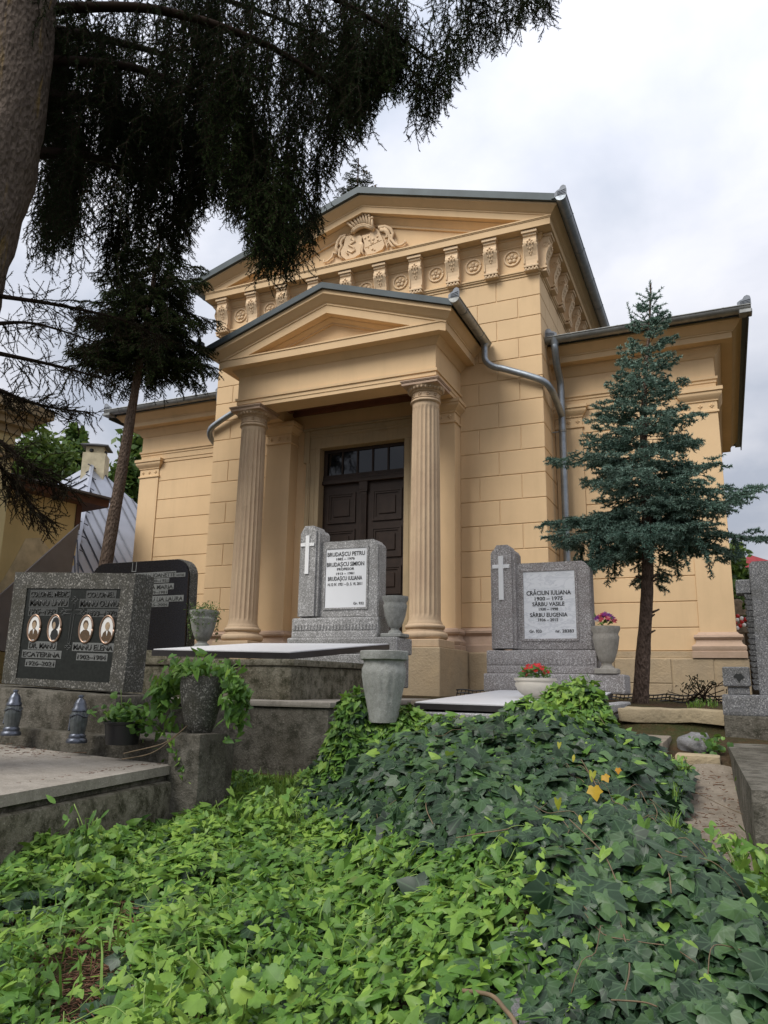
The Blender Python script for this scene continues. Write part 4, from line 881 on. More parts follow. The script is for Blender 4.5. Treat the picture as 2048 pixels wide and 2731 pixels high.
for bxx in ((-1.66, -1.65, 0.84, 0.95), (-1.60, -1.59, 0.84, 0.95), (-1.66, -1.59, 0.83, 0.84)): q.box(bxx[0], bxx[1], by-0.003, by+0.001, bxx[2], bxx[3])
q.build('cross_outline', 'letter_silver', front)

# ------------------------------------------------------------------ front-left family monument, slightly sunken to one side
MT = thing('headstone', 'rough exposed-aggregate headstone with dark tablet and four oval portraits', 'headstone', (0, 0, 0), local=True)
YM = -6.1
def onm(u, v, y=YM): p = on(u, v, 'y', y); return p
c = [onm(45, 1526), onm(366, 1530), onm(331, 1846), onm(8, 1822)]        # TL TR BR BL of the front
def quadprism(mb, pts, y0, y1):
    vs = [(p[0], y0, p[2]) for p in pts]+[(p[0]+0.0, y1, p[2]-0.004) for p in pts]; n = len(pts)
    mb.add(vs, [tuple(range(n)), tuple(range(2*n-1, n-1, -1))]+[(i, i+n, (i+1) % n+n, (i+1) % n) for i in range(n)])
ti = [onm(76, 1569), onm(326, 1571), onm(295, 1821), onm(46, 1808)]       # tablet corners
b = MB(); quadprism(b, c, YM+0.01, YM+0.18); MB_o = b.build('frame', 'granite_dark', MT)
for a, d_ in (((c[0], c[1], ti[1], ti[0])), None), ((c[1], c[2], ti[2], ti[1]), None), ((c[2], c[3], ti[3], ti[2]), None), ((c[3], c[0], ti[0], ti[3]), None):
    b = MB(); quadprism(b, a, YM-0.014, YM+0.012); o = b.build('frame_side', 'granite_dark', MB_o)
b = MB(); quadprism(b, ti, YM-0.008, YM+0.009); tab = b.build('tablet', 'tablet_dark', MT)
O = np.array([onm(46, 1808)[0], 0, onm(46, 1808)[2]]); ex = np.array(ti[2])-np.array(ti[3]); ez = np.array(ti[0])-np.array(ti[3]); WT = np.linalg.norm(ex); HT = np.linalg.norm(ez)
tilt = math.atan2(ex[2], ex[0])
def tp(u, v): p = np.array(ti[3])+ex*u+ez*v; return p[0], p[2]
def tabtext(s, u, v, h, w, plate, col, align='c'):
    x, z = tp(u, v)
    if plate:
        q = MB(); q.box(-w/2-0.012, w/2+0.012, -0.0015, 0.001, -0.010, h+0.010); pl = q.build('letter_band', plate, tab); pl.location = (x, YM-0.0085, z); pl.rotation_euler.y = -tilt
    l = lettering(s, 0, -0.003, 0, h, w, tab, col); l.location = (x, YM-0.0085, z); l.rotation_euler.y = -tilt
def pu(x): return (x-0)/1659*600
for s, (xa, ya), (xb, yb), pm, lc in [
    ('COLONEL MEDIC', (235, 212), (512, 248), 'letter_faded', 'letter_dark'), ('MANU LIVIU', (228, 268), (498, 316), 'letter_faded', 'letter_dark'), ('1925–1982', (222, 338), (415, 382), 'letter_faded', 'letter_dark'),
    ('COLONEL', (648, 216), (848, 254), 'letter_faded', 'letter_dark'), ('MANU OLIVIU', (598, 276), (878, 322), 'letter_faded', 'letter_dark'), ('1893–1970', (652, 352), (862, 392), 'letter_faded', 'letter_dark'),
    ('DR. MANU', (222, 588), (408, 634), 'letter_silver', 'letter_dark'), ('ECATERINA', (175, 652), (442, 698), 'letter_silver', 'letter_dark'), ('1926–2021', (198, 722), (398, 762), 'letter_silver', 'letter_dark'),
    ('MANU ELENA', (546, 598), (832, 648), 'letter_silver', 'letter_dark'), ('1902–1984', (576, 676), (782, 716), 'letter_silver', 'letter_dark')]:
    A = onm(pu(xa), 1500+pu(ya), YM-0.008); Bq = onm(pu(xb), 1500+pu(yb), YM-0.008)
    w = Bq[0]-A[0]; h = (A[2]-Bq[2])-abs(math.tan(tilt))*w*0.5; h = max(0.025, h*0.92); cxm = (A[0]+Bq[0])/2; czm = Bq[2]+abs(math.tan(tilt))*w*0.2
    q = MB(); q.box(-w/2-0.012, w/2+0.012, -0.0015, 0.001, -0.010, h+0.010); pl = q.build('letter_band', pm, tab); pl.location = (cxm, YM-0.0085, czm); pl.rotation_euler.y = -tilt
    l = lettering(s, 0, -0.003, 0, h, w, tab, lc); l.location = (cxm, YM-0.0085, czm); l.rotation_euler.y = -tilt
# engraved cross outline
def mpt(x, y, yy=YM-0.009): p = onm(pu(x), 1500+pu(y), yy); return (p[0], yy, p[2])
q = MB()
for ln in ([(541, 300), (530, 352), (478, 352)], [(560, 300), (551, 352), (606, 352)], [(478, 378), (527, 378), (500, 600)], [(606, 382), (549, 380), (515, 604)]):
    q.tube([mpt(*p) for p in ln], 0.0035, 5)
for cxx, cyy in ((551, 278), (466, 366), (612, 368), (500, 622)):
    for k, (dx, dy) in enumerate(((0, -16), (16, 0), (-16, 0), (0, 16))):
        q.tube([mpt(cxx+dx*1.0+8*math.cos(a), cyy+dy+8*math.sin(a)) for a in np.linspace(0, 2*math.pi, 9)], 0.003, 4)
q.build('engraved_cross', 'letter_faded', tab)
for k, (cxx, cyy) in enumerate(((254, 485), (404, 486), (636, 491), (792, 496))):
    w, h = 0.062, 0.096
    p = mpt(cxx, cyy, YM-0.009); q = MB(); n = 28
    q.tube([(p[0]+w*math.cos(2*math.pi*i/n), YM-0.012, p[2]+h*math.sin(2*math.pi*i/n)) for i in range(n+1)], 0.008, 7); md = q.build('portrait', 'bronze', tab, True)
    q = MB(); q.prism([(p[0]+w*math.cos(2*math.pi*i/n), p[2]+h*math.sin(2*math.pi*i/n)) for i in range(n)], 'y', YM-0.013, YM-0.006); q.build('portrait_oval', 'porcelain', md)
    bw_ = (1.0, 0.82, 1.05, 0.95)[k]; dx_ = (0.0, 0.006, -0.004, 0.003)[k]
    q = MB(); hh = [(-0.052, -0.055), (-0.04, -0.022), (-0.016, -0.006), (0.016, -0.006), (0.04, -0.022), (0.052, -0.055), (0.03, -0.082), (-0.03, -0.082)]
    q.prism([(p[0]+dx_+a*bw_*0.92, p[2]+c_) for a, c_ in hh], 'y', YM-0.0145, YM-0.012); q.build('portrait_bust', ('sepia', 'letter_dark', 'sepia', 'sepia')[k], md)
    q = MB(); r = (0.026, 0.040, 0.027, 0.024)[k]; hz_ = (0.030, 0.036, 0.032, 0.026)[k]
    q.prism([(p[0]+dx_+0.9*r*math.cos(a), p[2]+hz_+1.15*r*math.sin(a)) for a in np.linspace(0, 2*math.pi, 15)[:-1]], 'y', YM-0.0150, YM-0.0125); q.build('portrait_hair', ('sepia', 'letter_dark', 'sepia', 'sepia_face')[k], md)
    q = MB(); fx = (0.0, -0.010, 0.002, 0.0)[k]; q.prism([(p[0]+dx_+fx+(0.019 if k != 1 else 0.015)*math.cos(a), p[2]+0.021+0.026*math.sin(a)) for a in np.linspace(0, 2*math.pi, 13)[:-1]], 'y', YM-0.0155, YM-0.013); q.build('portrait_face', 'sepia_face', md)
    if k in (0, 3):
        q = MB(); q.prism([(p[0]+dx_-0.008, p[2]-0.008), (p[0]+dx_+0.008, p[2]-0.008), (p[0]+dx_, p[2]-0.045)], 'y', YM-0.0156, YM-0.013); q.build('portrait_shirt', 'porcelain', md)
# stepped footing, slab, pedestal
st1 = rough_box('footing', 'dark_concrete', c[3][0]-0.35, c[2][0]+0.10, YM-0.16, YM+0.30, -0.95, -0.555, 0.006, 0.02, 11); tag(st1, 'weathered dark concrete step under the portrait headstone', 'footing'); st1.rotation_euler.y = 0.035; st1.location.z = 0.035
st2 = rough_box('footing', 'dark_concrete', c[3][0]-0.5, 1.93, YM-0.27, YM+0.30, -1.2, -0.80, 0.006, 0.02, 12); tag(st2, 'long low mossy step behind the lanterns and black pot', 'footing'); st2.rotation_euler.y = 0.03; st2.location.z = 0.03
BR = on(462, 2040, 'z', -0.945); FR = on(-60, 2132, 'z', -0.945)
t = thing('grave_slab', 'weathered grey slab littered with needles in front of the portrait headstone', 'grave slab', (0.5, -7.2, -1.0))
b = MB(); P = [Vector((-1.4, YM-0.28, -0.835)), Vector((BR[0], BR[1], BR[2])), Vector((FR[0], FR[1], FR[2])), Vector((-1.4, FR[1], -0.86))]
vs = [p for p in P]+[p-Vector((0, 0, 0.05)) for p in P]; b.add(vs, [(0, 1, 2, 3), (7, 6, 5, 4)]+[(i, i+4, (i+1) % 4+4, (i+1) % 4) for i in range(4)]); b.build('top', 'slab_concrete', t)
b = MB(); P2 = [p+Vector((-0.03 if i in (1, 2) else 0, 0, -0.052)) for i, p in enumerate(P)]; vs = P2+[p-Vector((0, 0, 0.03)) for p in P2]; b.add(vs, [(0, 1, 2, 3), (7, 6, 5, 4)]+[(i, i+4, (i+1) % 4+4, (i+1) % 4) for i in range(4)]); b.build('bed', 'dark_concrete', t)
w = rough_box('grave_box', 'moss_concrete', -1.4, BR[0]+0.02, FR[1]-0.3, YM-0.25, -1.6, -1.03, 0.010, 0.025, 14); tag(w, 'rough mossy concrete side wall under the weathered grey slab', 'tomb')
for v in w.data.vertices:
    if v.co.x > 1: v.co.x += (FR[0]-BR[0])*(v.co.y-BR[1])/(FR[1]-BR[1])
ped = rough_box('pedestal', 'dark_concrete', BR[0]-0.02, BR[0]+0.205, BR[1]-0.03, BR[1]+0.25, -1.6, -0.765, 0.008, 0.018, 15); tag(ped, 'square dark concrete pedestal under the ivy planter', 'pedestal')
PED = (BR[0]+0.085, BR[1]+0.115, -0.765)
# ------------------------------------------------------------------ urns, planters, lanterns
def urn(name, label, cat, loc, H, R, mat, flutes=0, prof=None, group=None):
    """turned vase with a fluted bowl; loc is the middle of its foot"""
    t = thing(name, label, cat, loc, group=group)
    prof = prof or [(0.62, 0.0), (0.64, 0.02), (0.64, 0.09), (0.52, 0.11), (0.50, 0.14), (0.34, 0.18), (0.33, 0.22), (0.42, 0.25), (0.50, 0.27), (0.60, 0.36), (0.74, 0.52), (0.86, 0.70), (0.92, 0.78), (0.86, 0.82), (0.88, 0.86), (1.0, 0.93), (1.0, 1.0), (0.86, 1.0), (0.80, 0.90), (0.1, 0.88)]
    n = 64; V = []; k = len(prof)
    for r, z in prof:
        for i in range(n):
            a = 2*math.pi*i/n; rr = r*R
            if flutes and 0.30 < z < 0.80: rr += R*0.055*abs(math.sin(a*flutes/2))*math.sin(math.pi*(z-0.30)/0.5)
            V.append((loc[0]+rr*math.cos(a), loc[1]+rr*math.sin(a), loc[2]+z*H))
    b = MB(); b.add(V, [(j*n+i, j*n+(i+1) % n, (j+1)*n+(i+1) % n, (j+1)*n+i) for j in range(k-1) for i in range(n)]+[tuple(range(n-1, -1, -1)), tuple(range((k-1)*n, k*n))])
    b.build('body', mat, t, True, 40); return t
u = on(1053, 1694, 'y', -2.98); q = urn('vase', 'small fluted grey vase beside the headstone before the mausoleum door', 'vase', (u[0], -2.98, L_ZB-0.214), 0.42, 0.135, 'urn_concrete', 12)
q2 = MB(); q2.box(u[0]-0.115, u[0]+0.115, -3.095, -2.865, L_ZB-0.2145, L_ZB-0.175, 0.008); q2.build('foot', 'urn_concrete', q)
u2 = on(1620, 1795, 'y', -3.12); fv = urn('vase', 'fluted pale vase of mixed flowers beside the marble-tablet headstone', 'vase', (u2[0], -3.12, R_ZB-0.214), 0.42, 0.127, 'urn_pale', 12)
q2 = MB(); q2.box(u2[0]-0.10, u2[0]+0.10, -3.22, -3.02, R_ZB-0.2145, R_ZB-0.165, 0.008); q2.build('foot', 'urn_pale', fv)
FLOWERS = (u2[0], -3.12, R_ZB-0.214+0.42)
fprof = [(0.60, 0.0), (0.62, 0.03), (0.66, 0.2), (0.80, 0.50), (0.88, 0.66), (0.90, 0.74), (0.84, 0.80), (0.84, 0.86), (0.98, 0.88), (1.0, 0.92), (1.0, 0.99), (0.97, 1.0), (0.88, 1.0), (0.80, 0.93), (0.1, 0.9)]
f = at(1022, 1905, 5.12); FURN = (f[0], f[1], f[2]-0.05)
urn('planter_urn', 'large fluted grey concrete urn rising from the vines', 'urn', FURN, 0.455, 0.16, 'urn_concrete', 16, fprof)
bw = at(1428, 1836, 6.15); bw[2] = -0.555
bprof = [(0.45, 0.0), (0.46, 0.06), (0.62, 0.14), (0.84, 0.36), (0.95, 0.58), (0.96, 0.70), (0.92, 0.80), (0.94, 0.84), (1.0, 0.87), (1.0, 1.0), (0.93, 1.0), (0.88, 0.90), (0.1, 0.88)]
BOWL = (bw[0], bw[1], -0.545); urn('flower_bowl', 'low round beige bowl of red begonias on the pale slab', 'flower bowl', BOWL, 0.148, 0.162, 'ceramic', 0, bprof)
cn = MB(); cn.lathe([(0.026, 0), (0.028, 0.01), (0.030, 0.07), (0.027, 0.085), (0.020, 0.09)], bw[0]+0.165, bw[1]+0.19, 14, -0.535); tag(cn.build('candle', 'candle_red', None, True, 40), 'small red grave candle behind the begonia bowl', 'candle')
u4 = on(540, 1700, 'y', -3.0); pv = urn('vase', 'weathered vase with trailing succulent beside the black headstone', 'vase', (u4[0], -3.0, -0.118), 0.45, 0.165, 'urn_concrete', 10); SUCC = (u4[0], -3.0, -0.118+0.45)
pprof = [(0.50, 0.0), (0.56, 0.02), (0.74, 0.25), (0.92, 0.55), (1.0, 0.78), (1.0, 0.93), (0.96, 1.0), (0.82, 1.0), (0.8, 0.92), (0.1, 0.9)]
urn('planter', 'tall round exposed-aggregate planter overgrown with bindweed on pedestal', 'planter', PED, 0.335, 0.132, 'granite_dark', 0, pprof)
pt = on(325, 1985, 'y', YM-0.40); POT = (pt[0], YM-0.40, pt[2]); pp = [(0.80, 0.0), (0.82, 0.01), (0.95, 0.86), (1.0, 0.88), (1.02, 0.98), (0.96, 1.0), (0.9, 0.94), (0.1, 0.92)]
urn('flower_pot', 'black plastic pot of geranium leaves on the weathered slab', 'flower pot', POT, 0.135, 0.115, 'black_plastic', 0, pp)
def lantern(loc, label, rz):
    t = thing('grave_lantern', label, 'lantern', loc, group='lanterns on the weathered slab'); x, y, z = loc
    b = MB(); b.lathe([(0.062, 0.0), (0.064, 0.008), (0.060, 0.022), (0.050, 0.030), (0.052, 0.040), (0.046, 0.052), (0.042, 0.056)], x, y, 24, z); b.build('foot', 'lantern_metal', t, True, 40)
    n = 40; prof = [(0.042, 0.056), (0.047, 0.09), (0.052, 0.13), (0.050, 0.165), (0.043, 0.19)]; V = []
    for r, h in prof:
        for i in range(n): a = 2*math.pi*i/n; V.append((x+(r+0.0022*math.cos(a*14))*math.cos(a), y+(r+0.0022*math.cos(a*14))*math.sin(a), z+h))
    b = MB(); b.add(V, [(j*n+i, j*n+(i+1) % n, (j+1)*n+(i+1) % n, (j+1)*n+i) for j in range(4) for i in range(n)]); b.build('glass', 'lantern_glass', t, True)
    b = MB(); b.lathe([(0.044, 0.186), (0.049, 0.192), (0.047, 0.206), (0.040, 0.214), (0.036, 0.238), (0.026, 0.258), (0.014, 0.268), (0.012, 0.276), (0.018, 0.279), (0.016, 0.288), (0.006, 0.292)], x, y, 24, z); b.build('lid', 'lantern_metal', t, True, 40)
    b = MB(); pts = [(x+0.053*math.cos(a), y+0.053*math.sin(a), z+0.165-0.01*math.cos(3*a)) for a in np.linspace(0, 2*math.pi, 25)]; b.tube(pts, 0.004, 5)
    for k in range(7): a = rz+0.05*k; b.ball((x+0.052*math.cos(a), y+0.052*math.sin(a), z+0.15-0.012*k), 0.007, 0.007, 0.009, 6, 4)
    b.build('metal_trim', 'lantern_metal', t, True); return t
l2 = on(204, 1981, 'y', YM-0.40); l1 = on(28, 1961, 'y', YM-0.40)
lantern(tuple(l2), 'ribbed grey glass lantern standing left of the black pot', 3.6)
lantern(tuple(l1), 'ribbed grey glass lantern cut by the left picture edge', 3.4)

# ------------------------------------------------------------------ right side: stone cross, kerbs, steps
dC = 6.0
t = thing('stone_cross', 'tall grey granite cross with notched edge at the right path', 'cross', (5.2, -4.2, -0.5))
x0 = at(1999, 1520, dC)[0]; yC = -4.26; x1 = x0+0.235; ztop = at(2010, 1497, dC)[2]; za1 = at(1965, 1546, dC)[2]; za0 = at(1965, 1584, dC)[2]; xa = at(1962, 1560, dC)[0]
b = MB(); b.prism([(x0-0.006, -0.49), (x1+0.006, -0.49), (x1, ztop-0.02), (x1-0.02, ztop), (x0+0.02, ztop), (x0, ztop-0.02)], 'y', yC, yC+0.16); sh = b.build('shaft', 'granite_cross', t)
b = MB(); b.box(xa, x0-0.001, yC+0.004, yC+0.156, za0, za1, 0.008); b.build('arm', 'granite_cross', t); b = MB(); b.box(x1+0.001, x1+(x0-xa), yC+0.004, yC+0.156, za0, za1, 0.008); b.build('arm', 'granite_cross', t)
nb = 17
for k in range(nb):
    z0 = -0.46+(za0+0.46)*k/nb; z1 = -0.46+(za0+0.46)*(k+1)/nb; q = MB(); q.add([(x0-0.036, yC+0.01, z0), (x0-0.003, yC+0.01, z0), (x0-0.003, yC+0.13, z0), (x0-0.036, yC+0.13, z0), (x0-0.050, yC-0.004, z1-0.006), (x0-0.003, yC-0.004, z1-0.006), (x0-0.003, yC+0.14, z1-0.006), (x0-0.050, yC+0.14, z1-0.006)], [(3, 2, 1, 0), (4, 5, 6, 7), (0, 1, 5, 4), (1, 2, 6, 5), (2, 3, 7, 6), (3, 0, 4, 7)]); q.build('notch', 'granite_cross', sh)
e0 = at(1925, 1778, 5.95); e1 = at(1999, 1832, 5.95)
t = thing('emblem_block', 'small grey stone block with a dark leaf emblem beside the cross', 'block', (e0[0]+0.1, e0[1]+0.1, -0.49))
b = MB(); b.box(e0[0], e1[0]+0.01, e0[1], e0[1]+0.2, e1[2], e0[2], 0.008); b.build('body', 'granite_cross', t); b = MB(); b.box(e0[0]+0.025, e1[0], e0[1]+0.02, e0[1]+0.2, -0.492, e1[2]-0.001, 0.004); b.build('foot', 'granite_cross', t)
ce = (e0[0]+e1[0])/2+0.02; cze = (e0[2]+e1[2])/2
b = MB(); b.prism([(ce+r*math.cos(a), cze+0.9*r*math.sin(a)) for a, r in zip(np.linspace(0, 2*math.pi, 13)[:-1], [.036, .026, .03, .02, .03, .028, .036, .022, .026, .044, .022, .026])], 'y', e0[1]-0.004, e0[1]+0.001); b.build('emblem', 'letter_dark', t)
g = rough_box('cross_base', 'granite_cross', at(1925, 1850, 5.95)[0], 6.3, -4.42, -3.7, -0.63, -0.494, 0.003, 0.012, 21); tag(g, 'broad granite base carrying the stone cross', 'base')
g = rough_box('kerb_end', 'dark_concrete', at(1930, 1905, 5.9)[0], 6.3, -4.46, -4.2, -1.1, -0.631, 0.004, 0.012, 22); tag(g, 'dark concrete end wall under the cross base', 'wall')
K1 = on(1936, 1976, 'z', -0.80); K2 = on(2004, 2106, 'z', -0.80)
t = thing('kerb', 'low stained concrete kerb along the path below the cross', 'kerb', (K1[0], K1[1], -1.2))
b = MB(); P = [(K1[0], -4.47), (K1[0]+0.30, -4.47), (K2[0]+0.30, K2[1]), (K2[0], K2[1])]; b.prism(P, 'z', -1.4, -0.80); b.build('side', 'dark_concrete', t)
b = MB(); b.box(K2[0]+0.301, 6.4, K2[1], K2[1]+0.14, -1.4, -0.803, 0.01); b.build('front', 'dark_concrete', t)
s_ = MB(); s_.box(K1[0]+0.30, 6.4, K2[1]+0.1, -4.45, -1.2, -0.85); s_.build('soil_bed', 'soil', t)
# stone threshold, slab, rock and step on the path
A = on(1676, 1878, 'z', -0.60); B_ = on(1924, 1898, 'z', -0.60)
t = MB(); d1 = Vector((B_[0]-A[0], B_[1]-A[1], 0)).normalized(); nrm = Vector((-d1.y, d1.x, 0))
A = Vector((4.19, -4.16, 0)); B_ = Vector((4.96, -4.24, 0)); d1 = (B_-A).normalized(); nrm = Vector((-d1.y, d1.x, 0))
o = rough_box('stone_threshold', 'threshold_stone', 0, (B_-A).length, -0.08, 0.22, -0.70, -0.605, 0.016, 0.012, 31); o.location = A; o.rotation_euler.z = math.atan2(d1.y, d1.x); tag(o, 'long yellowish sandstone beam laid across the path', 'step')
o = rough_box('paving_slab', 'path_concrete', 4.2, 4.57, -5.32, -4.58, -0.98, -0.768, 0.004, 0.012, 32); tag(o, 'worn flat slab beside the ivy mound on the path', 'paving slab')
sc_ = on(1850, 2012, 'z', -0.88); o = rough_box('step_stone', 'threshold_stone', 4.625, 4.87, -5.23, -5.06, -1.0, -0.842, 0.010, 0.012, 33); tag(o, 'short yellow sandstone step below the pale rock', 'step')
rk = on(1848, 1985, 'z', -0.82)
bm = bmesh.new(); bmesh.ops.create_icosphere(bm, subdivisions=3, radius=1.0)
from mathutils import noise as mn
for v in bm.verts: v.co = Vector((v.co.x*0.105, v.co.y*0.085, v.co.z*0.075))*(1+0.35*mn.noise(v.co*1.7)+0.12*mn.noise(v.co*5))
me = bpy.data.meshes.new('rock'); bm.to_mesh(me); bm.free(); o = link('rock', me, 'rock', None, True); o.location = (4.735, -4.93, -0.80); tag(o, 'pale rounded rock lodged on the stepped path', 'rock')
# dark plastic edging strip with twigs against the wing plinth
def net(name, label, p0, p1, z, h):
    t = thing(name, label, 'edging', tuple(p0)); P0, P1 = Vector(p0), Vector(p1); n = int((P1-P0).length/0.045)
    b = MB()
    for k in range(3): b.tube([P0.lerp(P1, i/n)+Vector((0, 0.012*math.sin(i*1.7+k), z+h*k/2+0.008*math.sin(i*0.9))) for i in range(n+1)], 0.008, 5)
    for i in range(n+1): b.tube([P0.lerp(P1, i/n)+Vector((0, 0, z)), P0.lerp(P1, (i+0.5)/n)+Vector((0, 0, z+h))], 0.005, 4)
    b.build('netting', 'black_plastic', t); return t
net('edging_strip', 'black plastic mesh edging along the wing plinth by the spruce', (3.3, -0.9, -0.6), (5.1, -1.1, -0.6), 0.0, 0.07)
net('edging_strip', 'black plastic mesh edging at the foot of the right pedestal', (1.85, -1.0, -0.6), (2.75, -0.75, -0.6), 0.0, 0.08)

# ------------------------------------------------------------------ background buildings
def P3(u, v, d): p = at(u, v, d); return Vector(p)
# yellow house at the left edge
hl = thing('yellow_house', 'old yellow house with peeling plaster at the left edge', 'house', (-7, -1.6, -1.2))
c0 = P3(213, 1365, 14.6); c1 = P3(-150, 1365, 13.4)
d = Vector((c1.x-c0.x, c1.y-c0.y, 0)).normalized(); nrm = Vector((d.y, -d.x, 0));  nrm = nrm if nrm.dot(Vector((CAM[0]-c0.x, CAM[1]-c0.y, 0))) > 0 else -nrm
def wallbox(mb, a, length, depth, z0, z1, front=0.0):
    P = [a+nrm*front, a+d*length+nrm*front, a+d*length-nrm*depth, a-nrm*depth]
    mb.prism([(p.x, p.y) for p in P], 'z', z0, z1)
b = MB(); zt = c0.z+0.12; wallbox(b, c0, 6.0, 2.5, -1.2, zt); hw = b.build('wall', 'house_plaster', hl)
b = MB(); wallbox(b, c0-d*0.38, 6.8, 3.0, zt, zt+0.13, 0.30); b.build('fascia', 'fascia_wood', hl)
b = MB(); wallbox(b, c0-d*0.50, 7.0, 3.2, zt+0.131, zt+0.165, 0.42); b.build('roof', 'seam_roof_dark', hl)
b = MB(); wallbox(b, c0-d*0.02, 0.10, 0.1, zt-0.45, zt-0.001, 0.02); b.build('post', 'fascia_wood', hl)
pp = P3(90, 1510, 14.0); b = MB(); bl = [(0.40, -0.55), (0.62, -0.1), (0.55, 0.35), (0.2, 0.62), (-0.15, 0.55), (-0.35, 0.1), (-0.55, -0.3), (-0.9, -0.75), (-0.6, -0.85), (-0.1, -0.7)]
tt = (pp-c0).dot(d); b2 = [c0+d*(tt-a*0.75)+nrm*0.006+Vector((0, 0, pp.z-c0.z+z*0.85)) for a, z in bl]; bb = [p-nrm*0.012 for p in b2]; n = len(bl)
b.add(b2+bb, [tuple(range(n)), tuple(range(2*n-1, n-1, -1))]+[(i, i+n, (i+1) % n+n, (i+1) % n) for i in range(n)]); b.build('bare_patch', 'chimney_plaster', hw)
# taller neighbour with a moulded cornice
e0 = P3(40, 1180, 11.5); hc = thing('corniced_house', 'tall cream house corner with stone cornice behind the spruce branches', 'house', (e0.x, e0.y, -1.2))
b = MB(); wallbox(b, e0+Vector((0.0, 0, 0)), 5.0, 0.8, -1.0, e0.z+0.1); b.build('wall', 'house_plaster', hc)
b = MB()
for k, (o_, z0, z1) in enumerate(((0.06, -0.25, -0.2), (0.05, 0.1, 0.2), (0.16, 0.201, 0.30), (0.24, 0.301, 0.36), (0.34, 0.361, 0.5))):
    wallbox(b, e0-d*o_, 5.0, 0.8+o_, e0.z+z0, e0.z+z1, o_)
b.build('cornice', 'frame_stone', hc)
# seamed metal pyramid roof with a chimney
ap = P3(246, 1236, 17.5); rl = thing('metal_roofed_chapel', 'chapel with grey seamed metal pyramid roof and small chimney', 'building', (ap.x, ap.y, -1.2))
ridge = [ap, P3(205, 1530, 14.6)]
hipF = P3(150, 1760, 12.9); rightB = P3(560, 1520, 17.5); leftB = P3(-120, 1620, 15.0)
q = MB(); q.add([ap, hipF, rightB, rightB+Vector((0, 2.5, 0)), ap+Vector((0, 0.05, 0))], [(0, 1, 2), (0, 2, 3)]); q.add([ap, hipF, leftB], [(0, 2, 1)])
# right slope, left slope as thick sheets
def sheet(name, tri, mat, th=0.04):
    a, b_, c_ = tri; nn = (b_-a).cross(c_-a).normalized(); nn = nn if nn.dot(Vector(CAM)-a) > 0 else -nn
    m_ = MB(); m_.add([a, b_, c_, a-nn*th, b_-nn*th, c_-nn*th], [(0, 1, 2), (5, 4, 3), (0, 3, 4, 1), (1, 4, 5, 2), (2, 5, 3, 0)]); return m_.build(name, mat, rl), nn
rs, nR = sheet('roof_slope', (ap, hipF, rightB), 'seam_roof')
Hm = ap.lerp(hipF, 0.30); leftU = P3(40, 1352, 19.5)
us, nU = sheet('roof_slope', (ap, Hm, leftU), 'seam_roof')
for k in range(1, 6):
    p = ap.lerp(Hm, k/6.0); m_ = MB(); m_.tube([p+nU*0.012, p+(leftU-ap)*0.55+nU*0.012], 0.016, 4); m_.build('seam', 'seam', us)
H1 = P3(212, 1398, 13.6); leftB = P3(-140, 1712, 11.6)
ls, nL = sheet('roof_slope', (H1, hipF, leftB), 'seam_roof_dark')  # left slope turned from the light: its shade put into a darker metal
def seamline(p, q_, nn, par): m_ = MB(); m_.tube([p+nn*0.008, q_+nn*0.008], 0.016, 4); m_.build('seam', 'seam', par)
ev = (rightB-hipF); fall = (hipF-ap)
# seams run straight down each slope from the hip towards the eave
eave_dir = Vector((rightB.x-hipF.x, rightB.y-hipF.y, 0)).normalized()
dn = ev.normalized(); down = nR.cross(Vector((0, 0, 1))).normalized(); down = nR.cross(down).normalized(); down = down if down.z < 0 else -down
for k in range(1, 12):
    p = ap.lerp(hipF, k/12.0*0.96)
    # march down the fall line until the eave edge hipF-rightB
    A2 = p; w_ = ev; den = down.cross(w_).dot(nR)
    tt = (hipF-A2).cross(w_).dot(nR)/den if abs(den) > 1e-6 else 0
    seamline(A2, A2+down*max(0.2, tt), nR, rs)
for k in range(1, 9):
    p = ap.lerp(rightB, k/9.0); tt = (hipF-p).cross(ev).dot(nR)/down.cross(ev).dot(nR); seamline(p, p+down*max(0.1, tt), nR, rs)
downL = nL.cross(Vector((0, 0, 1))).normalized(); downL = nL.cross(downL).normalized(); downL = downL if downL.z < 0 else -downL; evL = leftB-hipF
for k in range(1, 8):
    p = H1.lerp(hipF, k/8.0); tt = (hipF-p).cross(evL).dot(nL)/downL.cross(evL).dot(nL); seamline(p, p+downL*max(0.1, tt), nL, ls)
m_ = MB(); m_.tube([ap+nR*0.02, hipF+nR*0.02], 0.05, 5); m_.build('hip_cap', 'seam_roof', rl)
for k in range(14): p = ap.lerp(hipF, (k+0.5)/14); m_ = MB(); sd_ = (nR.cross(hipF-ap)).normalized(); m_.tube([p-sd_*0.12+nR*0.05, p+sd_*0.12+nR*0.05], 0.012, 4); m_.build('hip_clip', 'seam', rl)
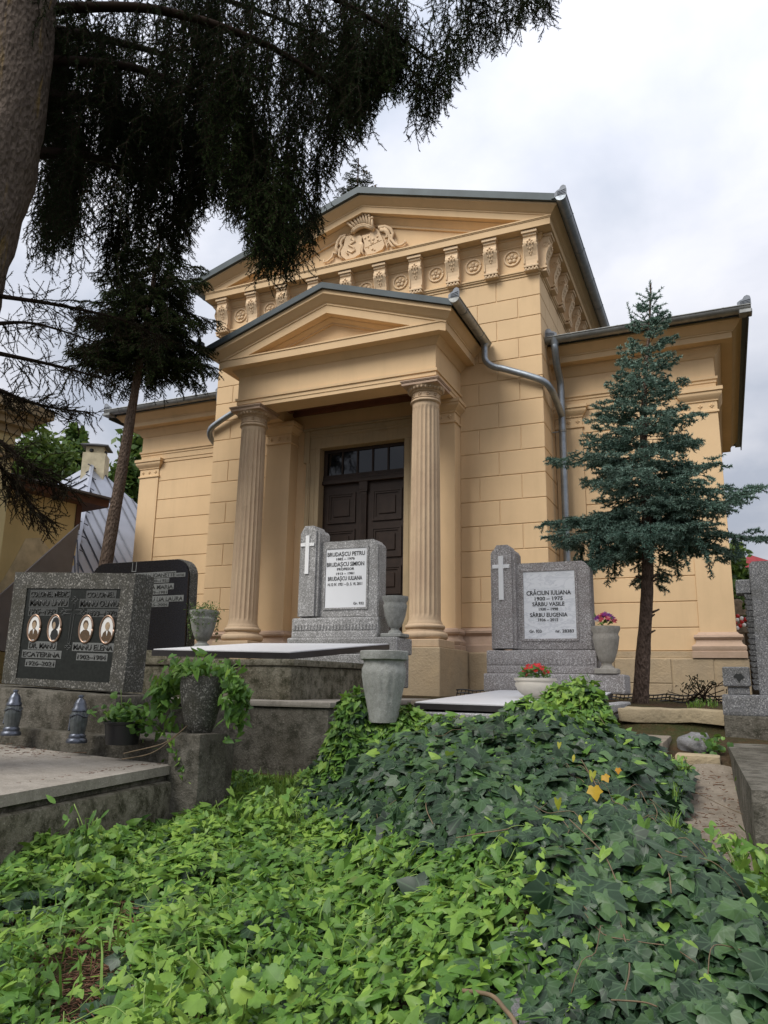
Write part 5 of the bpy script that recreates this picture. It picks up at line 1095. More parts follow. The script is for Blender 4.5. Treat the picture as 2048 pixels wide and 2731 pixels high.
# far slope of the roof and body so that it is a building from any side
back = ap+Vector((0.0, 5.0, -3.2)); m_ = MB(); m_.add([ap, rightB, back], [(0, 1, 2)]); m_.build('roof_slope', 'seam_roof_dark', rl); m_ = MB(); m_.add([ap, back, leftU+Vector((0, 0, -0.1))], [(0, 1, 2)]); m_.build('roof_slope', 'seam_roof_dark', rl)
m_ = MB(); base_ = [hipF, rightB, back]; m_.add([Vector((p.x, p.y, -1.2)) for p in base_]+[Vector((p.x, p.y, p.z-0.12)) for p in base_], [(0, 1, 4, 3), (1, 2, 5, 4), (2, 0, 3, 5), (2, 1, 0)]); m_.build('wall', 'house_plaster', rl)
ch = ap+Vector((0, 0.1, 0)); yawr = math.radians(33)
def rbox(mb, c, hx, hy, z0, z1, rot=yawr):
    P = [(c.x+hx*sx*math.cos(rot)-hy*sy*math.sin(rot), c.y+hx*sx*math.sin(rot)+hy*sy*math.cos(rot)) for sx, sy in ((-1, -1), (1, -1), (1, 1), (-1, 1))]; mb.prism(P, 'z', z0, z1)
zc_ = P3(246, 1240, 17.5).z; ztop_c = P3(246, 1188, 17.5).z
m_ = MB(); rbox(m_, ch, 0.24, 0.24, zc_-0.6, zc_+0.24); chm = m_.build('chimney', 'chimney_plaster', rl)
m_ = MB(); rbox(m_, ch, 0.19, 0.19, zc_+0.241, zc_+0.40); m_.build('chimney_neck', 'chimney_plaster', chm)
m_ = MB(); rbox(m_, ch, 0.29, 0.29, zc_+0.401, zc_+0.425); k = len(m_.v); rr = 0.29*1.414
P = [(ch.x+rr*math.cos(yawr+math.pi/4+i*math.pi/2), ch.y+rr*math.sin(yawr+math.pi/4+i*math.pi/2), zc_+0.426) for i in range(4)]; m_.add(P+[(ch.x, ch.y, zc_+0.53)], [(0, 1, 4), (1, 2, 4), (2, 3, 4), (3, 0, 4), (3, 2, 1, 0)]); m_.build('chimney_cap', 'seam_roof_dark', chm)
for sx, sy in ((0, -1), (1, 0)):
    for o_ in (-0.07, 0.07):
        pcx = ch.x+(0.191*sx+o_*abs(sy))*math.cos(yawr)-(0.191*sy+o_*abs(sx))*math.sin(yawr); pcy = ch.y+(0.191*sx+o_*abs(sy))*math.sin(yawr)+(0.191*sy+o_*abs(sx))*math.cos(yawr)
        if o_ < 0: m_ = MB(); m_.ball((pcx, pcy, zc_+0.30), 0.05, 0.05, 0.045, 8, 5); m_.build('smoke_hole', 'letter_black', chm)
# red-roofed house far right
rh = P3(1975, 1560, 30); t = thing('red_roofed_house', 'distant house with red roof and brick chimney beyond the wing', 'house', (rh.x, rh.y, -0.8))
b = MB(); b.box(rh.x-2.5, rh.x+4, rh.y, rh.y+5, -0.8, rh.z-0.6); b.build('wall', 'house_plaster', t)
b = MB(); b.prism([(rh.x-3, rh.z-0.65), (rh.x+4.5, rh.z-0.65), (rh.x+0.4, rh.z+1.0)], 'y', rh.y-0.4, rh.y+5.4); b.build('roof', 'roof_red', t)
cc = P3(1972, 1520, 30); b = MB(); b.box(cc.x-0.25, cc.x+0.3, cc.y+0.5, cc.y+1.1, cc.z-1.2, cc.z+0.25); chn = b.build('chimney', 'brick_red', t); b = MB(); b.box(cc.x-0.32, cc.x+0.37, cc.y+0.4, cc.y+1.2, cc.z+0.251, cc.z+0.36); b.build('chimney_cap', 'letter_dark', chn)
fp = P3(1964, 1470, 30); b = MB(); b.tube([(fp.x, fp.y+2.5, fp.z-0.6), (fp.x, fp.y+2.5, fp.z+0.2)], 0.10, 6); b.ball((fp.x, fp.y+2.5, fp.z+0.2), 0.22, 0.1, 0.16); b.tube([(fp.x, fp.y+2.5, fp.z+0.2), (fp.x-0.02, fp.y+2.5, fp.z+0.62)], [0.1, 0.02], 6); b.build('finial', 'brick_red', t)
# far right: old wooden cross fence and wreath between the wing and the stone cross
wx = P3(1972, 1660, 14); t = thing('wooden_grave_marker', 'weathered wooden grave marker glimpsed beside the stone cross', 'grave marker', (wx.x, wx.y, -0.6))
b = MB(); b.box(wx.x-0.09, wx.x+0.06, wx.y, wx.y+0.06, -0.6, P3(1972, 1605, 14).z); b.build('post', 'old_wood', t); b = MB(); b.box(wx.x-0.1, wx.x+0.5, wx.y-0.02, wx.y-0.001, P3(1972, 1640, 14).z, P3(1972, 1626, 14).z); b.build('rail', 'old_wood', t)
b = MB(); b.box(wx.x-0.1, wx.x+0.5, wx.y-0.03, wx.y+0.2, P3(1972, 1687, 14).z, P3(1972, 1672, 14).z); b.build('ledge', 'old_wood', t); b = MB(); b.ball((wx.x-0.015, wx.y+0.03, P3(1972, 1606, 14).z), 0.10, 0.03, 0.06); b.build('finial', 'old_wood', t)
wr = P3(1972, 1659, 13.8); t = thing('wreath', 'small wreath of red and white flowers on the wooden grave marker', 'wreath', tuple(wr))
for k in range(9):
    a = k*2.4; b = MB(); b.ball((wr.x+0.09*math.cos(a)*(0.4+k/12), wr.y-0.02, wr.z+0.11*math.sin(a)*(0.4+k/12)), 0.035, 0.02, 0.035, 7, 4); b.build('flower', ('candle_red', 'white_paint')[k % 2], t, True)
dk = P3(1985, 1720, 15); o = rough_box('dark_hedge', 'soil', dk.x-0.8, dk.x+3, dk.y, dk.y+0.4, -0.8, P3(1985, 1640, 15).z, 0.05, 0.05, 41); tag(o, 'dark earth bank behind the wooden grave marker', 'bank')
# ------------------------------------------------------------------ conifers
def needles(segs, per_m, ln, wd, out=0.9, fwd=0.55, rg=None, jitter=0.25):
    """segs: (n,6) twig segments -> triangle needles set all round them"""
    rg = rg or rng; segs = np.asarray(segs, float); a = segs[:, :3]; d = segs[:, 3:]-a; L_ = np.linalg.norm(d, axis=1)+1e-9
    cnt = np.maximum(3, (L_*per_m).astype(int)); idx = np.repeat(np.arange(len(segs)), cnt); n = len(idx)
    ax = d[idx]/L_[idx][:, None]; t = rg.random(n)[:, None]; P = a[idx]+d[idx]*t
    r = rg.normal(size=(n, 3)); r -= (r*ax).sum(1)[:, None]*ax; r /= np.linalg.norm(r, axis=1)[:, None]+1e-9
    dr = ax*fwd+r*out+rg.normal(size=(n, 3))*jitter*0.4; dr /= np.linalg.norm(dr, axis=1)[:, None]
    l = ln*(0.7+0.5*rg.random(n))[:, None]; s = np.cross(dr, rg.normal(size=(n, 3))); s /= np.linalg.norm(s, axis=1)[:, None]+1e-9
    V = np.empty((n, 3, 3)); V[:, 0] = P-s*wd/2; V[:, 1] = P+s*wd/2; V[:, 2] = P+dr*l
    return V.reshape(-1, 3), idx
def stems(segs, rad):
    """thin three-sided stems along segments; rad: one radius or per-segment pairs"""
    segs = np.asarray(segs, float); n = len(segs); a = segs[:, :3]; d = segs[:, 3:]-a; ax = d/(np.linalg.norm(d, axis=1)[:, None]+1e-9)
    h = np.where(np.abs(ax[:, 2:3]) > 0.9, np.array([[1.0, 0, 0]]), np.array([[0, 0, 1.0]])); s = np.cross(ax, h); s /= np.linalg.norm(s, axis=1)[:, None]; u_ = np.cross(s, ax)
    rad = np.broadcast_to(np.asarray(rad, float), (n,)) if np.ndim(rad) < 2 else rad
    r0 = rad if np.ndim(rad) == 1 else rad[:, 0]; r1 = rad*0.7 if np.ndim(rad) == 1 else rad[:, 1]
    V = np.empty((n, 6, 3))
    for k in range(3):
        c_, s_ = math.cos(2*math.pi*k/3), math.sin(2*math.pi*k/3); o = s*c_+u_*s_; V[:, k] = a+o*r0[:, None]; V[:, 3+k] = segs[:, 3:]+o*r1[:, None]
    F = []
    for k in range(3):
        j = (k+1) % 3; F += [(k, j, 3+j), (k, 3+j, 3+k)]
    F = (np.arange(n)[:, None, None]*6+np.array(F)[None]).reshape(-1, 3); return V.reshape(-1, 3), F
def trunk_mesh(name, pts, rads, mat, parent, n=28, amp=0.06, seed=1):
    pts = smooth_path(pts, 14); k = len(pts); R = np.interp(np.linspace(0, 1, k), np.linspace(0, 1, len(rads)), rads); V = []
    for i, p in enumerate(pts):
        for j in range(n):
            a = 2*math.pi*j/n; q = Vector((math.cos(a)*2.2, math.sin(a)*2.2, p.z*3.0+seed)); r = R[i]*(1+amp*mn.noise(q)+amp*0.6*mn.noise(q*3.1))
            V.append((p.x+r*math.cos(a), p.y+r*math.sin(a), p.z))
    m_ = MB(); m_.add(V, [(i*n+j, i*n+(j+1) % n, (i+1)*n+(j+1) % n, (i+1)*n+j) for i in range(k-1) for j in range(n)]); return m_.build(name, mat, parent, True)
def conifer_mesh(name, mat, parent, twigs, per_m, ln, wd, tints, stem_r=0.0025, **kw):
    V, idx = needles(twigs, per_m, ln, wd, **kw); F = np.arange(len(V)).reshape(-1, 3)
    tint = np.repeat(np.clip(np.asarray(tints)[idx]+rng.normal(size=len(idx))*0.10, 0, 1), 3)
    return mesh_np(name, V, F, mat, parent, tint)
def unit(v): return v/(np.linalg.norm(v)+1e-9)

# --- blue spruce before the right wing
base = Vector((4.18, -2.28, -0.62)); topp = Vector(tuple(at(1728, 747, 8.0)))
t = thing('blue_spruce', 'young blue spruce with bare lower trunk before the right wing', 'tree', tuple(base))
def trk(z): f_ = (z-base.z)/(topp.z-base.z); return np.array([base.x+(topp.x-base.x)*f_+0.03*math.sin(z*2.1), base.y+(topp.y-base.y)*f_, z])
trunk_mesh('trunk', [Vector(trk(z)) for z in np.linspace(base.z, topp.z-0.05, 9)], [0.085, 0.066, 0.06, 0.052, 0.045, 0.036, 0.025, 0.014, 0.006], 'bark_blue', t, 16, 0.10, 3)
g_ = np.random.default_rng(5)
for k in range(14):
    z = g_.uniform(-0.3, 1.0); a = g_.random()*6.28; p = trk(z); q = MB(); q.tube([Vector(tuple(p+np.array([math.cos(a), math.sin(a), 0])*0.05)), Vector(tuple(p+np.array([math.cos(a), math.sin(a), 0.25])*(0.085+0.05*g_.random())))], [0.014, 0.008], 6); q.build('branch_stub', 'bark_blue', t)
tw, ti_, br_ = [], [], []
def spray(p, d, length, depth, sub, tint, tw, ti_, br_, g_, droop=0.25, tipup=0.25, sag=0.0):
    """a flat-ish branch: main axis with alternating side twigs, recursing once"""
    n = max(3, int(length/0.055)); q = p.copy(); dd = unit(d.copy())
    for i in range(n):
        f_ = i/n; step = length/n
        dd = unit(dd+np.array([0, 0, (-droop*(1-f_)+tipup*f_)*step*2.0])+g_.normal(size=3)*0.05)
        q2 = q+dd*step; (tw if (f_ > 0.25 or depth == 0) else br_).append([*q, *q2]); 
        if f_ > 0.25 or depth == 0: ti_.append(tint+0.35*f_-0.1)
        br_.append([*q, *q2])
        if depth > 0 and i >= 1:
            side = unit(np.cross(dd, [0, 0, 1.0]))
            for sg in (-1, 1):
                if g_.random() < 0.92:
                    ln_ = sub*(1.05-0.75*f_)*(0.7+0.6*g_.random()); sd = unit(dd*0.75+side*sg*(0.9+0.3*g_.random())+np.array([0, 0, g_.normal()*0.25-sag]))
                    spray(q2.copy(), sd, ln_, depth-1, sub*0.42, tint+g_.normal()*0.06, tw, ti_, br_, g_, droop*1.2, tipup*0.7, sag)
        q = q2
zs = np.linspace(1.02, 3.45, 20)
for wi, z in enumerate(zs):
    rmax = np.interp(z, [0.95, 1.3, 1.75, 2.25, 2.8, 3.3, 3.6], [0.78, 0.80, 0.60, 0.45, 0.32, 0.20, 0.12]); nb = 8 if z < 2.8 else 6; a0 = g_.random()*6.28
    for k in range(nb):
        a = a0+2*math.pi*k/nb+g_.normal()*0.15; ln_ = rmax*(0.6+0.6*g_.random()); up = np.interp(z, [1.0, 2.0, 3.4], [-0.05, 0.18, 0.55])
        spray(trk(z+g_.normal()*0.05), np.array([math.cos(a), math.sin(a), up]), ln_, 2, ln_*0.40, 0.42+0.2*g_.random(), tw, ti_, br_, g_, 0.55 if z < 2 else 0.3, 0.5, 0.10 if z < 1.6 else 0.0)
for a, ln_, up, z in ((math.radians(195), 1.0, 0.10, 1.22), (math.radians(8), 1.30, 0.06, 1.18), (math.radians(12), 1.05, 0.12, 1.5), (math.radians(185), 0.92, 0.12, 1.95)):
    spray(trk(z), np.array([math.cos(a), math.sin(a), up]), ln_, 2, 0.26, 0.45, tw, ti_, br_, g_, 0.35, 0.45, 0.15)
for k in range(26):                                                    # hanging lower sprays
    a = g_.random()*6.28; rr = 0.25+0.6*g_.random(); p = trk(1.05)+np.array([rr*math.cos(a), rr*math.sin(a), 0.02])
    spray(p, np.array([0.25*math.cos(a), 0.25*math.sin(a), -1.0]), 0.22+0.25*g_.random(), 1, 0.10, 0.25, tw, ti_, br_, g_, 0.1, 0.0, 0.3)
for z, ln_ in ((3.35, 0.22), (3.5, 0.2), (3.62, 0.17)):
    for k in range(5): a = 2*math.pi*k/5+z*3; spray(trk(z), np.array([math.cos(a), math.sin(a), 0.45]), ln_, 0, 0.05, 0.55, tw, ti_, br_, g_, 0.0, 0.2)
p = trk(3.3); spray(p+np.array([-0.17, 0.02, 0.0]), np.array([-0.05, 0, 1.0]), 0.36, 0, 0, 0.4, tw, ti_, br_, g_, 0, 0)
spray(trk(3.55), np.array([0.02, 0, 1.0]), 0.30, 0, 0, 0.35, tw, ti_, br_, g_, 0, 0)
V, F = stems(br_, 0.004); mesh_np('branches', V, F, 'twig', t)['kind'] = 'stuff'
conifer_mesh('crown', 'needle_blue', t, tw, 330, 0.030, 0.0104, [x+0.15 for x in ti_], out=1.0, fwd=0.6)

# --- large Norway spruce overhanging from the left
ts = thing('norway_spruce', 'large dark Norway spruce with hanging boughs at the upper left', 'tree', tuple(at(-260, 1900, 4.7)))
tp_ = [at(u_, v_, 4.7) for u_, v_ in ((-380, 2300), (-270, 1500), (-112, 750), (0, 400), (50, 0), (75, -500), (90, -1100))]
tp_[0][2] = -1.4
trunk_mesh('trunk', [Vector(tuple(p)) for p in tp_], [0.30, 0.27, 0.235, 0.225, 0.215, 0.20, 0.18], 'bark', ts, 40, 0.10, 2)
g_ = np.random.default_rng(8); tw, ti_, limb = [], [], []; tw2, ti2 = [], []
def P_(x, y, d_): return at(x*1.2345, y*1.2345, d_)        # sighting in a smaller copy of the picture
bx_ = [60, 110, 160, 210, 260, 300, 350, 400, 430, 470, 520, 560, 600, 630, 660, 690, 740, 790, 830, 870, 915, 960, 1000, 1050, 1100, 1150, 1185]
by_ = [560, 590, 600, 620, 640, 650, 600, 540, 460, 430, 470, 580, 600, 580, 560, 420, 320, 270, 185, 200, 275, 225, 135, 110, 80, 40, 25]
def strand(p, bottom_z, g_, dens=1.0, tint=0.2):
    """one pendulous branchlet with short side twigs hanging from p to bottom_z"""
    L_ = p[2]-bottom_z
    if L_ < 0.08: return
    n = max(3, int(L_/0.07)); q = p.copy(); sway = g_.normal(size=2)*0.06
    for i in range(n):
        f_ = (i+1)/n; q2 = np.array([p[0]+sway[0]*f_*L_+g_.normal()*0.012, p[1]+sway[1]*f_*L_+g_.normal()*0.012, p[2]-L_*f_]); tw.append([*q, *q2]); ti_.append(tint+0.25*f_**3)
        for s_ in range(2):
            if g_.random() < 0.8*dens:
                a = g_.random()*6.28; l_ = (0.06+0.14*g_.random())*(1.1-0.6*f_); e_ = q2+np.array([math.cos(a)*0.68, math.sin(a)*0.68, -0.72])*l_; tw.append([*q2, *e_]); ti_.append(tint+0.1*g_.random())
        q = q2
LIMBS = [([(100, -380, 4.7), (420, -330, 4.6), (760, -230, 4.7), (980, -140, 4.8), (1190, -40, 5.0)], 0.04),
         ([(95, -160, 4.7), (380, -120, 4.3), (640, -40, 4.2), (800, 40, 4.3), (930, 130, 4.5)], 0.032),
         ([(85, 20, 4.7), (330, 20, 4.4), (560, 90, 4.3), (720, 190, 4.4), (790, 250, 4.5)], 0.03),
         ([(75, 130, 4.7), (300, 150, 5.0), (500, 250, 5.2), (620, 380, 5.3), (690, 500, 5.3)], 0.028),
         ([(70, 200, 4.7), (240, 230, 5.6), (400, 300, 6.2), (520, 400, 6.4)], 0.04),
         ([(62, 330, 4.7), (200, 340, 5.2), (330, 400, 5.6), (430, 440, 5.8)], 0.035),
         ([(60, 60, 4.7), (200, 80, 5.4), (380, 130, 6.2), (540, 230, 6.8)], 0.04),
         ([(100, -60, 4.7), (260, -40, 5.4), (520, 10, 6.0), (760, 110, 6.4)], 0.04)]
for pts, r0 in LIMBS:
    C_ = np.array([tuple(p) for p in smooth_path([Vector(tuple(P_(*p))) for p in pts], 12)]); n = len(C_)
    for i in range(n-1): limb.append((C_[i], C_[i+1], r0*(1-i/n)+0.006))
    dn = (np.linalg.norm(np.diff(C_, axis=0), axis=1)).sum()
    for k in range(int(dn*30)):
        f_ = g_.random()**0.85; c_ = C_[min(n-1, int(f_*(n-1)))].copy(); tang = unit(C_[min(n-1, int(f_*(n-1))+1)]-C_[max(0, int(f_*(n-1))-1)]); side = unit(np.cross(tang, [0, 0, 1.0]))
        off = g_.normal()*0.30*(1.05-0.5*f_); e_ = c_+side*off+np.array([0, 0, -abs(off)*0.25+g_.normal()*0.05])
        tw.append([*c_, *e_]); ti_.append(0.15)
        px_e = pix(e_); xd, yd = px_e[0]/1.2345, px_e[1]/1.2345; lim = np.interp(xd, bx_, by_)+g_.normal()*18
        dist = math.hypot(e_[0]-CAM[0], e_[1]-CAM[1]); want = 0.3+0.75*g_.random()**1.2
        zmin = at(px_e[0], lim*1.2345, dist)[2]
        if yd > lim+10: continue
        bot = max(e_[2]-want, zmin); strand(e_, bot, g_, 1.0, 0.12+0.15*g_.random())
# tips that hang to the outline
for k in range(220):
    xd = 440+760*g_.random(); yb = np.interp(xd, bx_, by_)+g_.normal()*14; ln_ = 0.3+0.35*g_.random(); d_ = 4.4+0.7*g_.random(); p = P_(xd, yb, d_); strand(np.array([p[0], p[1], p[2]+ln_]), p[2], g_, 1.0, 0.22)
def bunch(n, x0, x1, fy0, fy1, d0, d1, per, tint):
    for k in range(n):
        xc = x0+(x1-x0)*g_.random(); yb = np.interp(xc, bx_, by_)*(fy0+(fy1-fy0)*g_.random()); dc = d0+(d1-d0)*g_.random(); lc = 0.45+0.45*g_.random()
        for j in range(per):
            xd = xc+g_.normal()*16; y2 = min(np.interp(xd, bx_, by_)+8, yb+g_.normal()*22-abs(xd-xc)*0.8); p = P_(xd, y2, dc+g_.normal()*0.10); strand(np.array([p[0], p[1], p[2]+lc*(0.6+0.5*g_.random())]), p[2], g_, 1.0, tint+0.12*g_.random())
bunch(62, 70, 470, 0.22, 1.0, 4.9, 6.4, 15, 0.08)
bunch(32, 330, 800, 0.15, 0.95, 4.4, 6.2, 13, 0.10)
bunch(16, 480, 670, 0.82, 1.0, 4.4, 5.0, 10, 0.55)  # outer boughs, here and next: lit green put into the needle tint
bunch(16, 700, 1000, 0.72, 1.0, 4.2, 4.8, 10, 0.42)
# sparse dry lower branches
dry = []
for pts in ([(0, 640, 4.6), (130, 660, 4.8), (260, 690, 5.0), (350, 730, 5.2)], [(-20, 760, 4.6), (120, 790, 4.8), (230, 820, 5.0)], [(-30, 830, 4.6), (40, 860, 4.6), (110, 880, 4.7), (190, 890, 4.9)], [(-30, 930, 4.5), (30, 980, 4.5), (90, 1020, 4.6), (140, 1050, 4.6)], [(-20, 700, 4.6), (80, 700, 5.2), (210, 740, 5.6)], [(-30, 960, 4.6), (10, 1020, 4.6), (60, 1080, 4.6), (100, 1120, 4.6)]):
    C_ = np.array([tuple(p) for p in smooth_path([Vector(tuple(P_(*p))) for p in pts], 10)]); n = len(C_)
    for i in range(n-1): limb.append((C_[i], C_[i+1], 0.011*(1-i/n)+0.003))
    for i in range(3, n):
        for s_ in range(3):
            tang = unit(C_[i]-C_[i-1]); l_ = (0.08+0.22*g_.random())*(1.1-0.5*i/n); dd = unit(tang*0.7+g_.normal(size=3)*0.55+np.array([0, 0, -0.45])); q = C_[i].copy()
            for m_i in range(3): q2 = q+unit(dd+g_.normal(size=3)*0.22)*l_/3; tw2.append([*q, *q2]); ti2.append(0.3+0.5*g_.random()); q = q2
            for m_i in range(2): q3 = C_[i]+dd*l_*(0.3+0.3*m_i); tw2.append([*q3, *(q3+unit(dd+g_.normal(size=3)*0.8)*l_*0.45)]); ti2.append(0.4)
runs, cur = [], []
for seg in limb:
    if cur and np.abs(cur[-1][1]-seg[0]).max() > 1e-6: runs.append(cur); cur = []
    cur.append(seg)
for cur in runs+[cur]:
    q = MB(); q.tube([Vector(tuple(cur[0][0]))]+[Vector(tuple(c_[1])) for c_ in cur], [cur[0][2]]+[c_[2] for c_ in cur], 6); q.build('limb', 'twig', ts, True)
allt = np.array(tw+tw2); V, F = stems(allt, 0.0028); mesh_np('twigs', V, F, 'twig', ts)['kind'] = 'stuff'
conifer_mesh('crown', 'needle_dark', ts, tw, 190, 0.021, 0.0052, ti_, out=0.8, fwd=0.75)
conifer_mesh('dry_needles', 'needle_dry', ts, tw2, 170, 0.018, 0.0034, ti2, out=0.7, fwd=0.8)

# --- slender spruce behind the black headstone
b0 = at(285, 1490, 10.9); b1 = at(362, 1030, 10.9); ax_ = (b1-b0)/(b1[2]-b0[2]); base = b0+ax_*(-0.6-b0[2])
t = thing('slender_spruce', 'slender leaning spruce with bare trunk behind the black headstone', 'tree', tuple(base))
trunk_mesh('trunk', [Vector(tuple(base+ax_*(h_))) for h_ in (0, 1.2, 2.4, 3.6, 5.2, 6.9)], [0.115, 0.092, 0.082, 0.07, 0.045, 0.01], 'bark_thin', t, 16, 0.10, 6)
g_ = np.random.default_rng(15); tw, ti_, br_ = [], [], []
for h_ in np.linspace(4.65, 7.0, 16):
    nb = 6; a0 = g_.random()*6.28; rm = np.interp(h_, [4.6, 5.0, 6.0, 7.1], [0.85, 1.15, 0.8, 0.15])
    for k in range(nb):
        a = a0+2*math.pi*k/nb; p = base+ax_*h_; spray(p, np.array([math.cos(a), math.sin(a), 0.0]), rm*(0.7+0.45*g_.random()), 2, rm*0.36, 0.25+0.2*g_.random(), tw, ti_, br_, g_, 0.45, 0.35, 0.5)
for k in range(60):
    a = g_.random()*6.28; rr = 0.15+0.85*g_.random(); p = base+ax_*(4.6+0.9*g_.random())+np.array([rr*math.cos(a), rr*math.sin(a), -0.1]); spray(p, np.array([0.3*math.cos(a), 0.3*math.sin(a), -1.0]), 0.3+0.4*g_.random(), 1, 0.16, 0.3, tw, ti_, br_, g_, 0.1, 0.0, 0.4)
V, F = stems(br_, 0.006); mesh_np('branches', V, F, 'twig', t)['kind'] = 'stuff'
conifer_mesh('crown', 'needle_dark', t, tw, 210, 0.028, 0.0085, [x*1.4 for x in ti_], out=0.95, fwd=0.65)

# --- spruce top behind the gable
p = at(955, 455, 24); t = thing('far_spruce', 'spruce top hung with cones behind the main gable', 'tree', (p[0], p[1], -0.6)); tw, ti_, br_ = [], [], []
m_ = MB(); m_.tube([(p[0], p[1], -0.6), (p[0], p[1], p[2]+0.5)], [0.22, 0.02], 8); m_.build('trunk', 'bark_thin', t)
for z in np.linspace(p[2]-3.2, p[2]+0.3, 14):
    rm = 0.15+(p[2]+0.4-z)*0.42
    for k in range(6): a = g_.random()*6.28; spray(np.array([p[0], p[1], z]), np.array([math.cos(a), math.sin(a), 0.25]), rm, 1, rm*0.4, 0.5, tw, ti_, br_, g_, 0.4, 0.5, 0.3)
V, F = stems(br_, 0.012); mesh_np('branches', V, F, 'twig', t)['kind'] = 'stuff'
conifer_mesh('crown', 'needle_dark', t, tw, 90, 0.05, 0.016, [x*1.5 for x in ti_], out=0.9, fwd=0.7)
q = MB()
for k in range(70):
    s_ = tw[int(g_.random()*len(tw))]; q.ball((s_[3], s_[4], s_[5]-0.07), 0.028, 0.028, 0.07, 5, 4)
o = q.build('cones', 'dry_stem', t, True); o['kind'] = 'stuff'

# ------------------------------------------------------------------ leafy trees in the background
def leafy(label, pu_, pv_, d_, rx, rz, n, seed, tint=0.5, ls=0.10, group='trees behind the buildings', mat='leaf_tree', gaps=0.5):
    g = np.random.default_rng(seed); c_ = at(pu_, pv_, d_); t = thing('leafy_tree', label, 'tree', (c_[0], c_[1], -0.6), group=group)
    m_ = MB(); m_.tube([(c_[0], c_[1], -0.6), (c_[0]+0.1, c_[1], c_[2]-rz*0.3), (c_[0], c_[1], c_[2]+rz*0.5)], [rx*0.09, rx*0.06, 0.02], 8)
    cl = g.normal(size=(int(26*gaps+14), 3)); cl /= np.linalg.norm(cl, axis=1)[:, None]; cl *= (0.35+0.65*g.random(len(cl)))[:, None]; cl = c_+cl*np.array([rx, rx, rz])
    for k in cl[:12]: m_.tube([(c_[0], c_[1], c_[2]-rz*0.4), tuple((c_+k)/2), tuple(k)], [rx*0.035, rx*0.02, 0.01], 5)
    m_.build('trunk', 'bark_thin', t)
    i = g.integers(0, len(cl), n); P = cl[i]+g.normal(size=(n, 3))*np.array([rx, rx, rz])*0.17
    a = g.normal(size=(n, 3)); a /= np.linalg.norm(a, axis=1)[:, None]; b_ = np.cross(a, g.normal(size=(n, 3))); b_ /= np.linalg.norm(b_, axis=1)[:, None]; s = ls*(0.6+0.8*g.random(n))[:, None]
    V = np.stack([P-a*s, P+b_*s*0.55, P+a*s, P-b_*s*0.55], 1).reshape(-1, 3); F = np.arange(4*n).reshape(-1, 4)
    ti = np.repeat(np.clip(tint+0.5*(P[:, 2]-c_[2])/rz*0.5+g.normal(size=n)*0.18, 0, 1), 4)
    mesh_np('crown', V, F, mat, t, ti); return t
leafy('bright leafy tree behind the yellow house wall', 100, 1225, 24, 1.1, 1.25, 3600, 1, 0.6, 0.10)
leafy('darker tree rising left of the chapel chimney', 165, 1290, 26, 0.95, 0.9, 2600, 2, 0.3, 0.12)
leafy('slim pointed tree directly left of the chapel chimney', 203, 1215, 28, 0.45, 1.1, 2000, 3, 0.22, 0.12)
leafy('tree showing between leaning spruce trunk and left wing', 352, 1265, 23, 0.8, 1.5, 3400, 4, 0.35, 0.12)
leafy('small tree beside the red roofed house', 1958, 1520, 20, 0.55, 0.75, 1600, 5, 0.5, 0.10, mat='leaf_tree')
leafy('low bush at the foot of the wing beside the stone cross', 1958, 1620, 16, 0.40, 0.55, 1200, 6, 0.5, 0.08)
# ------------------------------------------------------------------ ivy mound and bindweed
m_plain('stem_green', (0.16, 0.24, 0.05), 0.6, var=0.3, scale=20)
def mound_h(X, Y):
    """top of the ivy-covered plot, vines on the wall corner and over the slab"""
    X = np.asarray(X, float); Y = np.asarray(Y, float); g = ground_h(X, Y)
    top = np.interp(Y, [-9.5, -8.9, -8.3, -7.5, -6.7, -5.8, -5.25, -5.0], [-1.32, -1.22, -1.06, -0.86, -0.785, -0.765, -0.775, -0.79])
    xr = np.interp(Y, [-9.2, -8.3, -7.4, -6.4, -5.0], [5.75, 5.38, 5.0, 4.66, 4.36]); xl = np.interp(Y, [-9, -8, -7, -6.2, -5.4], [4.1, 3.75, 3.15, 2.75, 2.58])
    w = sstep(0, 1, (xr-X)/0.40)*sstep(0, 1, (X-xl)/0.60)*sstep(-5.02, -5.12, Y)*sstep(-9.6, -9.0, Y)
    h = g*(1-w)+np.maximum(top, g)*w
    b1 = np.exp(-(((X-2.68)/0.17)**2+((Y+5.52)/0.22)**2)); h = np.maximum(h, g+(-0.60-g)*np.minimum(1, b1*1.25))
    b2 = np.exp(-(((X-4.02+0.35*(Y+5.2))/0.30)**2+((Y+5.26)/0.27)**2)); h = np.maximum(h, g+(-0.535-g)*np.minimum(1, b2*1.15))
    b5 = np.exp(-(((X-2.95)/0.30)**2+((Y+5.50)/0.25)**2)); h = np.maximum(h, g+(-0.70-g)*np.minimum(1, b5*1.1))
    b4 = np.exp(-(((X-4.0)/0.50)**2+((Y+5.85)/0.80)**2)); h = np.maximum(h, g+(-0.615-g)*np.minimum(1, b4*1.06))
    b3 = np.exp(-(((X-4.18)/0.20)**2+((Y+5.6)/0.5)**2)); h = np.maximum(h, g+(-0.70-g)*np.minimum(1, b3*1.1))
    return h+0.035*lump(X*1.6, Y*1.6, 4)*np.clip((h-g)*6, 0.3, 1)
mx_ = np.linspace(0.6, 7.0, 200); my_ = np.linspace(-9.6, -4.9, 170); XX, YY = np.meshgrid(mx_, my_); ZZ = mound_h(XX, YY); GZ = ground_h(XX, YY)
VM = np.stack([XX.ravel(), YY.ravel(), ZZ.ravel()], -1); nx = len(mx_); I = (np.arange(len(my_)-1)[:, None]*nx+np.arange(nx-1)[None, :]).ravel()
FM = np.concatenate([np.stack([I, I+1, I+nx+1], -1), np.stack([I, I+nx+1, I+nx], -1)])
